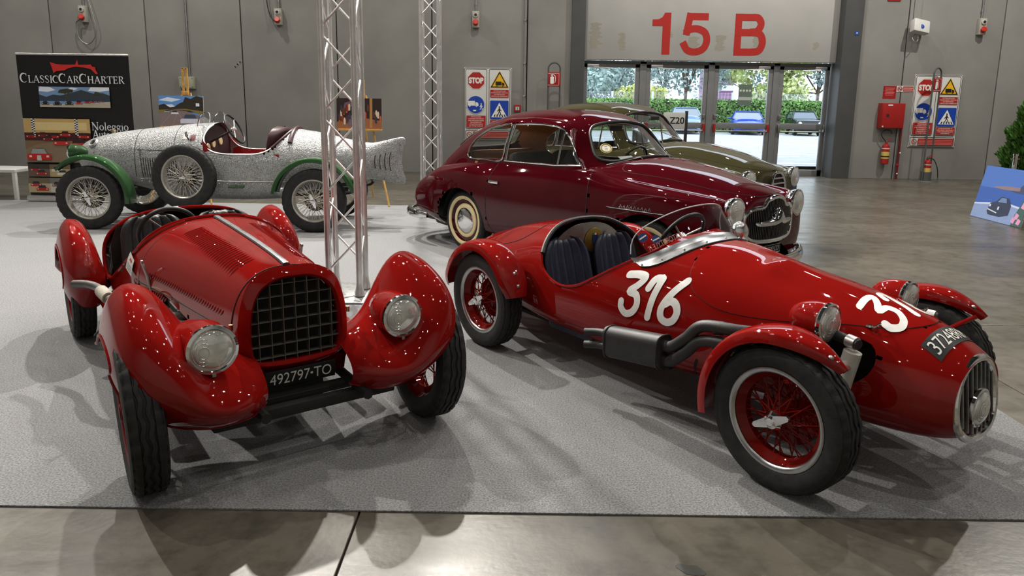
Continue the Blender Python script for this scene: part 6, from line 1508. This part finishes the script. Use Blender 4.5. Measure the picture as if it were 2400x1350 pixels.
ns = empty('no_smoking_sign', (8.36, WY - .004, 1.90), 0, 'white and red no smoking strip beside the fire notice', 'sign'); G().box((.18, 0, .07), (.37, .006, .13)).obj('plate', M_WHITE, ns); pr = Print(ns, STAND, (-.005, -.004, .005)); pr.rect(.14, .01, .365, .12, (150, 40, 40), 'red_field'); pr.lines([[(.155, .085), (.35, .085)], [(.155, .045), (.35, .045)]], .016, (214, 170, 164), 'small_print'); pr.line(arc2(.07, .065, .047, .047, 0, 350, 22), .014, (170, 36, 36), 'ban_ring', True); pr.line([(.04, .065), (.10, .065)], .016, (30, 30, 30)); pr.line([(.038, .098), (.102, .032)], .012, (170, 36, 36))
cpn = empty('fire_alarm_button', (.08, WY - .0, 1.37), 0, 'small red fire alarm call point beside the left sign board', 'alarm'); G().box((0, -.03, .07), (.15, .06, .15), ch=.01).obj('housing', M_RED, cpn); G().box((0, -.062, .065), (.08, .004, .07)).obj('button_plate', M_WHITE, cpn, None); G().box((0, -.065, .065), (.012, .003, .05)).obj('arrow_mark', M_BLACK, cpn, None)

# ================================================================ wall sockets, conduits, boxes
def socket(x, z, label, cable=None, conduit=True):
    s = empty('wall_socket', (x, WY, z), 0, label, 'socket', 'red industrial sockets on the wall')
    G().box((0, -.06, 0), (.15, .12, .34), ch=.012).obj('housing', mat('pale_grey_plastic', (.36, .35, .30), rough=.5), s)
    t = Matrix.Rotation(rad(90), 3, 'X')
    G().lathe([(.055, .0), (.055, .03), (.04, .035), (.0, .035)], 20, t, (0, -.115, .09)).obj('grey_socket', mat('pale_grey_plastic2', (.45, .44, .40), rough=.5), s); G().lathe([(.03, .036), (0, .037)], 16, t, (0, -.118, .09)).obj('socket_hole', M_BLACK, s)
    G().lathe([(.052, 0), (.058, .06), (.062, .075), (.05, .085), (0, .085)], 20, Matrix.Rotation(rad(65), 3, 'X'), (0, -.10, -.09)).obj('red_socket', mat('orange_red_plastic', srgb(176, 36, 24), rough=.4), s)
    if conduit: G().tube([(.0, -.03, .15), (.0, -.03, 2.2)], .02, 8).obj('conduit', M_STEEL, s); G().tube([(0, -.03, .3), (0, -.03, .36)], .028, 8).obj('conduit_clip', M_STEEL, s)
    if cable is not None:
        pts, c = cable; G().tube(crom(pts, 8), .012, 8).obj('cable', c, s)
    return s
socket(-9.25, 3.30, 'wall socket with a hanging grey cable loop above the banner', ([(.08, -.05, 1.2), (.10, -.06, .5), (.22, -.08, -.05), (.25, -.09, -.4), (.08, -.09, -.62), (-.12, -.09, -.5), (-.15, -.10, -.2), (-.03, -.16, -.12)], M_STEEL)); socket(-5.07, 3.30, 'wall socket with a black cable left of the front truss', ([(-.22, -.05, 1.0), (-.24, -.06, .4), (-.17, -.08, .02), (-.02, -.16, -.12)], M_BLACK)); socket(-.84, 3.30, 'wall socket above the left sign board'); socket(10.0, 3.30, 'wall socket at the far right above the shrub')
cd_ = empty('conduit_line', (-7.07, WY - .03, 2.0), 0, 'steel conduit running down to the junction box', 'conduit'); G().tube([(0, 0, 0), (0, 0, 5)], .022, 10).obj('conduit', M_STEEL, cd_); [G().tube([(0, 0, z), (0, 0, z + .05)], .028, 10).obj('clip', M_STEEL, cd_) for z in (.5, 1.2)]
jb = empty('junction_box', (-7.12, WY, 1.76), 0, 'grey-green junction box behind the easel mast', 'box'); G().box((0, -.05, .13), (.34, .10, .26), ch=.012).obj('box', mat('grey_green_plastic', (.30, .30, .22), rough=.5), jb); G().box((0, -.105, .13), (.30, .012, .22), ch=.008).obj('lid', mat('grey_green_lid', (.33, .33, .25), rough=.5), jb); [G().lathe([(.010, .0), (0, .004)], 10, STAND, (a, -.112, .13 + b)).obj('screw', M_BLACK, jb) for a in (-.13, .13) for b in (-.09, .09)]
cl = empty('conduit_line', (.22, WY - .02, 1.4), 0, 'thin conduit pipe on the wall between sign board and extinguisher stand', 'conduit'); G().tube([(0, 0, 0), (0, 0, 5)], .015, 8).obj('conduit', mat('painted_conduit', (.22, .215, .20), rough=.5), cl); [G().tube([(-.02, .01, z), (.03, -.01, z)], .02, 8).obj('clip', M_STEEL, cl) for z in (.3, 1.0, 1.9)]
em = empty('emergency_lamp', (8.60, WY - .21, 3.26), 0, 'tilted white emergency lamp box high on the right wall', 'lamp'); G().box((0, 0, 0), (.36, .16, .28), rotm(rx=-.3, ry=.18, rz=.1), ch=.03).obj('housing', M_WHITE, em); G().lathe([(0, .004), (.045, .003), (.05, 0)], 20, rotm(rx=-.3) @ STAND, (0, -.085, .0)).obj('blue_button', flat(40, 70, 150), em); G().tube(crom([(-.05, .05, -.14), (-.12, .02, -.22), (-.08, -.02, -.32), (.0, .02, -.26), (-.02, .05, -.14)], 6), .010, 8).obj('wire_loop', M_STEEL, em); G().tube([(-.12, .08, .12), (-.12, .09, 1.8)], .006, 6).obj('wire', M_BLACK, em)
tg = empty('barcode_label', (-6.02, WY - .003, 2.23), 0, 'small black and white barcode label stuck slanted on the wall', 'label'); pr = Print(tg, rotm() @ STAND @ Matrix.Rotation(rad(42), 3, 'Z'), (-.06, -.002, -.02)); pr.rect(0, 0, .22, .05, (170, 168, 160), 'paper'); pr.polys([[(a, .004), (a + b, .004), (a + b, .046), (a, .046)] for a, b in ((.01, .03), (.05, .012), (.08, .04), (.14, .01), (.16, .03), (.2, .012))], (30, 30, 30))
tg = G().box((7.34, WY - .075, 3.13), (.085, .006, .085)).obj('blue_wall_tag', flat(34, 70, 150), None, None); tag(tg, 'tiny blue square tag on the right column', 'tag'); G().box((7.34, WY - .0785, 3.13), (.03, .002, .03)).obj('white_dot', M_WHITE, tg, None)
tg = G().box((8.10, WY - .01, 3.86), (.28, .02, .10)).obj('red_plate', M_RED, None, None); tag(tg, 'red plate at the top of the wall right of the doors', 'sign')

# ================================================================ sign Z20, table, right-hand corner
z = empty('stand_number_sign', (2.90, 12.2, 0), 0, 'white sign reading Z20 on a black post behind the olive coupe', 'sign'); G().box((0, 0, .73), (.05, .03, 1.46), ch=.005).obj('post', M_BLACK, z); G().box((0, 0, .015), (.4, .4, .03), ch=.008).obj('base', M_BLACK, z); G().box((-.20, -.01, 1.295), (.36, .008, .275), ch=.002).obj('plate', M_WHITE, z); text_obj('lettering', 'Z20', .1, M_BLACK, z, STAND, (-.16, -.016, 1.30), fit=.25, height=.115, bold=.002)
t = empty('white_table', (-8.0, 11.05, .0), 0, 'low white side table cut by the left edge', 'table'); G().box((.0, 0, .44), (1.04, .62, .045), ch=.004).obj('table_top', M_WHITE, t); [G().box((a, b, .21), (.05, .05, .42), ch=.004).obj('leg', M_WHITE, t) for a in (-.49, .49) for b in (-.28, .28)]
# photo board leaning at the right
pb = empty('photo_board', (6.80, 10.0, .002), rad(-90), 'large blue seaside photo of an old car leaning at the right edge', 'photo'); pb.rotation_euler = (rad(-12), 0, rad(-92))
G().box((0, 0, .38), (1.12, .012, .76), ch=.002).obj('board', M_WHITE, pb); pr = Print(pb, STAND, (-.56, -.007, 0)); U = lambda a, c: (1.12 * a, .76 * c)
pr.rect(*U(0, 0), *U(1, 1), (74, 112, 190), 'sea_print'); pr.rect(*U(0, .22), *U(1, .60), (52, 90, 172)); pr.poly([U(0, 0), U(1, 0), U(1, .30), U(.62, .34), U(0, .24)], (132, 152, 196)); pr.poly([U(0, .24), U(.62, .34), U(1, .30), U(1, .33), U(.6, .38), U(0, .27)], (196, 206, 226)); pr.poly([U(.55, .62), U(.75, .66), U(.9, .86), U(1, .98), U(1, .58), U(.7, .58)], (62, 72, 104)); pr.poly([U(.28, .63), U(.5, .67), U(.78, .68), U(.78, .62), U(.5, .60), U(.3, .61)], (140, 116, 120)); pr.poly([U(.82, 0), U(1, 0), U(1, .62), U(.9, .45), U(.84, .2)], (62, 92, 84)); pr.polys([[U(a, b), U(a + .06, b - .02), U(a + .08, b + .07), U(a + .02, b + .1)] for a, b in ((.80, .06), (.84, .14), (.90, .34), (.9, .05))], (214, 150, 190))
pr.poly([U(.30, .16), U(.34, .10), U(.56, .10), U(.72, .16), U(.72, .34), U(.64, .46), (U(.5, .47)), U(.42, .36), U(.32, .32)], (44, 50, 76), 'car_print'); pr.poly([U(.46, .36), U(.63, .37), U(.60, .45), U(.51, .45)], (108, 132, 172)); pr.polys([[U(.31, .19), U(.50, .15), U(.50, .17), U(.31, .21)], [U(.32, .25), U(.35, .25), U(.35, .30), U(.32, .30)], [U(.49, .22), U(.52, .22), U(.52, .28), U(.49, .28)]], (206, 214, 226))
sp = empty('chrome_post', (7.22, 10.35, 0), 0, 'chrome barrier post behind the seaside photo', 'post'); G().tube([(0, 0, .03), (0, 0, .93)], .028, 14).obj('tube', M_CHROME, sp); G().lathe([(0, .03), (.15, .025), (.16, 0)], 28).obj('foot', M_CHROME, sp); G().lathe([(.03, .90), (.036, .905), (.036, .93), (0, .935)], 16).obj('cap', M_CHROME, sp); G().tube([(-.06, 0, .86), (.06, 0, .86)], .009, 8).obj('hook_bar', M_CHROME, sp)
tag(G().box((8.5, 9.4, .004), (2.4, 1.5, .008), ch=.002).obj('red_carpet', mat('red_carpet', srgb(150, 20, 26), rough=.95, vary=.2, vscale=120.), None), 'corner of a red carpet at the right edge', 'carpet')
def thuja(loc):
    t = empty('thuja_shrub', loc, 0, 'dense green conifer shrub at the right edge', 'shrub'); rng = np.random.default_rng(5); n = 15000
    zz = rng.uniform(.28, 2.0, n); rm = np.interp(zz, [.28, .5, 1.0, 1.5, 2.0], [.40, .52, .46, .30, .04]); rr = rm * np.sqrt(rng.uniform(.35, 1, n)) * (1 + .12 * np.sin(zz * 17 + rng.uniform(0, .6, n))); an = rng.uniform(0, 2 * PI, n)
    V = []; F_ = []
    up = rng.uniform(.05, .12, n)
    for i in range(n):
        c_ = np.array([rr[i] * math.cos(an[i]), rr[i] * math.sin(an[i]), zz[i]]); o = np.array([math.cos(an[i]), math.sin(an[i]), 1.4]) + rng.normal(0, .35, 3); o /= np.linalg.norm(o); s_ = np.cross(o, rng.normal(0, 1, 3)); s_ /= np.linalg.norm(s_); b_ = len(V)
        V += [c_ - s_ * .010, c_ + s_ * .010, c_ + o * up[i] * .6 + s_ * .016, c_ + o * up[i], c_ + o * up[i] * .6 - s_ * .016]; F_.append((b_, b_ + 1, b_ + 2, b_ + 3, b_ + 4))
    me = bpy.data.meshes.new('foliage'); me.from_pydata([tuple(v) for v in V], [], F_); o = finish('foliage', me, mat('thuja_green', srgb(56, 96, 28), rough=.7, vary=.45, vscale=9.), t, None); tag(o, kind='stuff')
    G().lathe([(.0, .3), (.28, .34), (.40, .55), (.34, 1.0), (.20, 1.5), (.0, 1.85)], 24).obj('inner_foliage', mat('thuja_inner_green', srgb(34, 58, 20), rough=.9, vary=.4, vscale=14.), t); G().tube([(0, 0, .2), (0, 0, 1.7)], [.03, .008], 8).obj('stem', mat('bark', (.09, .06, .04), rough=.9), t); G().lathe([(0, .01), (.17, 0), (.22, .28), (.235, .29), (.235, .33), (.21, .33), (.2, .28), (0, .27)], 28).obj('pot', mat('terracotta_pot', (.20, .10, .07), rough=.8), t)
thuja((8.38, 11.5, 0))
# ================================================================ car park beyond the doors
gz = -.02
tag(G().box((10, 60, gz - .1), (160, 86.2, .2)).obj('car_park_ground', mat('pale_asphalt', (.38, .38, .39), rough=.9, vary=.12, vscale=2., detail=8.), None, None), 'pale grey asphalt car park outside the doors', kind='structure')
M_LINE = mat('white_road_paint', (.75, .75, .74), rough=.7)
for k, (x0, y0, x1, y1) in enumerate(((4, 24, 26, 24.0), (2, 30, 30, 30), (6, 20, 14, 20.6), (0, 34.5, 30, 34.5))):
    tag(G().add([(x0, y0, gz + .004), (x1, y1, gz + .004), (x1, y1 + .22, gz + .004), (x0, y0 + .22, gz + .004)], [(0, 1, 2, 3)]).obj('road_marking', M_LINE, None, None), 'white painted line on the asphalt, %s' % ('second nearest to the doors', 'third from the doors', 'nearest to the doors, slightly slanted', 'farthest, just in front of the parked cars')[k], 'road marking')
tag(G().box((14, 44.3, gz + .03), (48, .5, .06)).obj('grass_verge', mat('grass', srgb(96, 130, 60), rough=.9, vary=.3, vscale=5.), None, None), 'green grass strip under the hedge', 'grass')
def leaves(n, sampler, size, seed, squash=1.):
    rng = np.random.default_rng(seed); C, N = sampler(rng, n); d = rng.normal(0, 1, (n, 3)); a = np.cross(N + .7 * rng.normal(0, 1, (n, 3)), d); a /= np.linalg.norm(a, axis=1, keepdims=True) + 1e-9; b = np.cross(N + .5 * rng.normal(0, 1, (n, 3)), a); b /= np.linalg.norm(b, axis=1, keepdims=True) + 1e-9
    s = size * rng.uniform(.6, 1.3, (n, 1)); V = np.stack([C - a * s * .5, C + b * s * .35, C + a * s * .6, C - b * s * .35], 1).reshape(-1, 3); F_ = np.arange(4 * n).reshape(-1, 4)
    me = bpy.data.meshes.new('foliage'); me.from_pydata(V.tolist(), [], F_.tolist()); return me
def box_s(c, d):
    def f(rng, n):
        p = rng.uniform(-.5, .5, (n, 3)); k = rng.integers(0, 5, n); N = np.zeros((n, 3)); ax = np.array([1, 1, 1, 2, 2])[k]; p[np.arange(n), ax] = np.where(k <= 2, -.5, .5) + rng.normal(0, .03, n) * np.where(ax == 1, 1, .6); N[np.arange(n), ax] = np.where(k <= 2, -1, 1); return np.array(c) + p * np.array(d), N
    return f
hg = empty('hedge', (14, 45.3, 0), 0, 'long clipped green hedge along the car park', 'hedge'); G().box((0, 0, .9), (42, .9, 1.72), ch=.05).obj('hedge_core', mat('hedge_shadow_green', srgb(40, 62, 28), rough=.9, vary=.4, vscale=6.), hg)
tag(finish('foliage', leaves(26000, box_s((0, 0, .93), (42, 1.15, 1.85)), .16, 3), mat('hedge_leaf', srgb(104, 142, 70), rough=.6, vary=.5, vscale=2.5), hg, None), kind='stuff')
fe = empty('fence', (14, 46.4, 0), 0, 'pale mesh fence with white posts behind the hedge', 'fence'); MF = mat('pale_fence', (.62, .64, .66), rough=.6)
fm = G()
for k in range(12): fm.box((0, 0, 1.45 + .08 * k), (42, .02, .012))
for k in range(210): fm.box((-21 + .2 * k, 0, 1.9), (.012, .02, .95))
tag(fm.obj('mesh_panel', MF, fe, None), kind='stuff'); pme = None
for k in range(17):
    if pme is None: o = G().box((0, 0, 1.2), (.13, .13, 2.4), ch=.01).obj('post', MF, fe); pme = o.data
    else: o = bpy.data.objects.new('post', pme); link(o, fe)
    o.location = (-20.5 + 2.55 * k, 0, 0)
def tree(x, y, h, r, col, label, seed, n=3600, size=.27, zc=None):
    t = empty('tree', (x, y, 0), 0, label, 'tree', 'trees beyond the car park'); rng = np.random.default_rng(seed); blobs = [(rng.normal(0, r * .45), rng.normal(0, r * .45), h * rng.uniform(.38, .9), r * rng.uniform(.35, .6)) for _ in range(11)]
    def f(g, m):
        k = g.integers(0, len(blobs), m); B = np.array(blobs)[k]; d = g.normal(0, 1, (m, 3)); d /= np.linalg.norm(d, axis=1, keepdims=True); rad_ = B[:, 3:4] * g.uniform(.55, 1.05, (m, 1)); return B[:, :3] + d * rad_ * np.array([1, 1, .85]), d
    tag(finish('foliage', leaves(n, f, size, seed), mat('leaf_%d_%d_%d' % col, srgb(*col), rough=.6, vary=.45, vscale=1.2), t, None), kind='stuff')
    bk = mat('bark', (.09, .06, .04), rough=.9); G().tube([(0, 0, 0), (.05, 0, h * .3), (.1, .05, h * .7)], [.16, .13, .05], 8).obj('trunk', bk, t)
    for q in blobs[:5]: G().tube([(.06, .02, h * .3), (q[0] * .6, q[1] * .6, q[2] * .85), (q[0], q[1], q[2])], [.07, .045, .02], 6).obj('branch', bk, t)
tree(4.9, 50.5, 5.2, 2.2, (150, 170, 164), 'grey-green tree seen through the leftmost door', 11); tree(7.6, 57, 7.5, 2.8, (146, 166, 162), 'tall grey-green tree between the first two doors', 12); tree(8.3, 49.6, 2.9, 1.4, (186, 192, 110), 'low yellow-green tree seen at the right of the leftmost door', 13, 2600, .22); tree(12.4, 53, 8.0, 3.3, (140, 162, 158), 'big grey-green tree filling the second door', 14, 4800); tree(16.2, 60, 8.5, 2.4, (170, 186, 182), 'pale thin tree behind the third door', 15, 3000); tree(18.2, 51.5, 5.6, 2.3, (180, 190, 120), 'yellow-green tree at the right of the third door', 16); tree(22.8, 55, 8.5, 3.4, (138, 160, 160), 'large grey-green tree filling the rightmost door', 17, 4600); tree(1.5, 60, 8, 3.0, (146, 166, 162), 'grey-green tree left of the doors, mostly hidden', 18, 3000); tree(13.5, 66, 9, 3.2, (160, 178, 176), 'distant pale tree behind the second and third doors', 19, 3500)  # pale leaf colours have the outdoor haze painted into them
bd = empty('far_building', (21.5, 78, 0), 0, 'purple and white office block far behind the trees', 'building'); G().box((0, 0, 6), (2.6, 4, 12), ch=.05).obj('wall', mat('plum_cladding', srgb(120, 78, 116), rough=.6), bd)
for k in range(6): G().box((0, -2.03, 1.5 + 1.9 * k), (2.64, .06, .55)).obj('window_band', mat('pale_band', (.6, .58, .66), rough=.4), bd, None)
def parked(x, y, label, pt, W, H, L_, kind, rz=0.):
    c = empty('parked_car', (x, y, gz), rz, label, 'car')
    # simple but full body: x forward = -Y world (faces the doors)
    w = W / 2; S = [(-L_ / 2, .35, .75, .55), (-L_ / 2 + .1, .25, .85, .92), (-L_ * .2, .2, .95, 1.), (L_ * .1, .2, .93, 1.), (L_ * .3, .2, .82, .98), (L_ / 2 - .12, .22, .68, .92), (L_ / 2, .32, .58, .7)]
    P = dict(x=[s[0] for s in S], zt=[s[2] * H / 1.3 for s in S], zm=[.55 * H / 1.3] * 7, zb=[s[1] for s in S], w=[w * s[3] for s in S], et=[3.2] * 7, eb=[5] * 7)
    if kind == 'box': P['zt'] = [.9, .93, .95, .95, .90, .88, .84]; P['et'] = [6] * 7; P['w'] = [w * q for q in (.9, .97, 1, 1, 1, .98, .94)]
    L = Loft(super_sections(P, np.linspace(-L_ / 2, L_ / 2, 36), 12, 10)); nose = L_ / 2
    for xx in (-L_ * .31, L_ * .31):
        for s in (-1, 1): L.cut([(xx + .33 * math.cos(a), .3 + .33 * math.sin(a)) for a in np.linspace(0, 2 * PI, 16, endpoint=False)], (0, 2), lambda q, s=s: q.y * s > w * .5)
    L.obj('body', pt, c); G().add([tuple(p) for p in L.P[-1]], [tuple(range(len(L.P[-1])))]).obj('nose_panel', pt, c)
    r0, r1 = (-L_ * .46, L_ * .12) if kind == 'box' else (-L_ * .36, L_ * .13); z0 = .88 * H / 1.3
    cab = [[(r0, s * w * .88, z0), (r0 + (.12 if kind == 'box' else .55), s * w * .70, H - .04), (0 - (.0 if kind == 'box' else .15), s * w * .70, H - .02), (r1, s * w * .90, z0)] for s in (-1, 1)]
    gl = window_glass('dark_car_glass', (.35, .40, .44)); f = G()
    a, b = cab; f.add(a + b, [(0, 1, 2, 3), (4, 7, 6, 5), (2, 6, 7, 3), (0, 4, 5, 1)]); f.obj('windows', mat('tinted_glass_dark', (.10, .13, .16), rough=.05, coat=1.), c, None)
    rf = [[(p[0] - .0, p[1] * (1.0), p[2]) for p in (q[1], q[2])] for q in cab]; G().box(((cab[0][1][0] + cab[0][2][0]) / 2, 0, H - .01), (abs(cab[0][2][0] - cab[0][1][0]) + .12, w * 1.44, .05), ch=.02).obj('roof', pt, c)
    for q in cab:
        for i in (0, 2): G().tube([q[i], q[i + 1]], .035, 6).obj('pillar', pt, c)
        G().tube([(.0 - .3, q[0][1] * .98, z0), (-.3, q[1][1], H - .03)], .03, 6).obj('pillar', pt, c)
    for s in (-1, 1):
        if kind == 'box': G().lathe([(0, .02), (.09, .015), (.1, 0)], 18, FWD_X, (nose, s * w * .7, .68)).obj('headlamp', M_LENS, c)
        else: G().sphere((nose - .12, s * w * .68, .58 * H / 1.3), .11, 14, 8, (.9, 1.4, .6)).obj('headlamp', M_LENS, c)
        G().sphere((L_ * .12, s * (w + .08), z0 + .03), .09, 12, 8, (.6, 1, .7)).obj('door_mirror', pt, c)
        for xx in (-L_ * .31, L_ * .31):
            wh = G().lathe([(.18, .08), (.29, .09), (.31, .06), (.31, -.06), (.29, -.09), (.18, -.08)], 24, AX_Y, (xx, s * (w - .1), .31)).obj('wheel', M_TYRE, c); G().lathe([(0, .09 * s), (.19, .085 * s)], 18, AX_Y, (xx, s * (w - .1), .31)).obj('wheel_trim', M_ALU, wh)
    G().box((nose + .02, 0, .42), (.02, .50, .12)).obj('number_plate', M_WHITE, c, None); G().box((nose - .005, 0, .58 if kind == 'box' else .36), (.03, W * (.55 if kind == 'box' else .5), .12 if kind == 'box' else .1)).obj('grille', M_BLACK, c, None)
    if kind == 'box': G().box((nose + .03, 0, .42), (.12, W * .98, .14), ch=.03).obj('bumper', M_BLACK, c)
    return c
parked(10.0, 42.2, 'silver-blue hatchback parked behind the second door, nearest the Z20 sign', paint('ice_blue_paint', srgb(120, 142, 180)), 1.75, 1.45, 4.2, 'round', rad(-98)); parked(13.5, 42.0, 'bright blue sports coupe parked in front of the hedge', paint('bright_blue_paint', srgb(40, 70, 170)), 1.85, 1.28, 4.4, 'round', rad(-104)); parked(16.6, 41.6, 'small boxy black hatchback parked at the right of the car park', paint('black_car_paint', srgb(30, 31, 36)), 1.5, 1.34, 3.5, 'box', rad(-100))
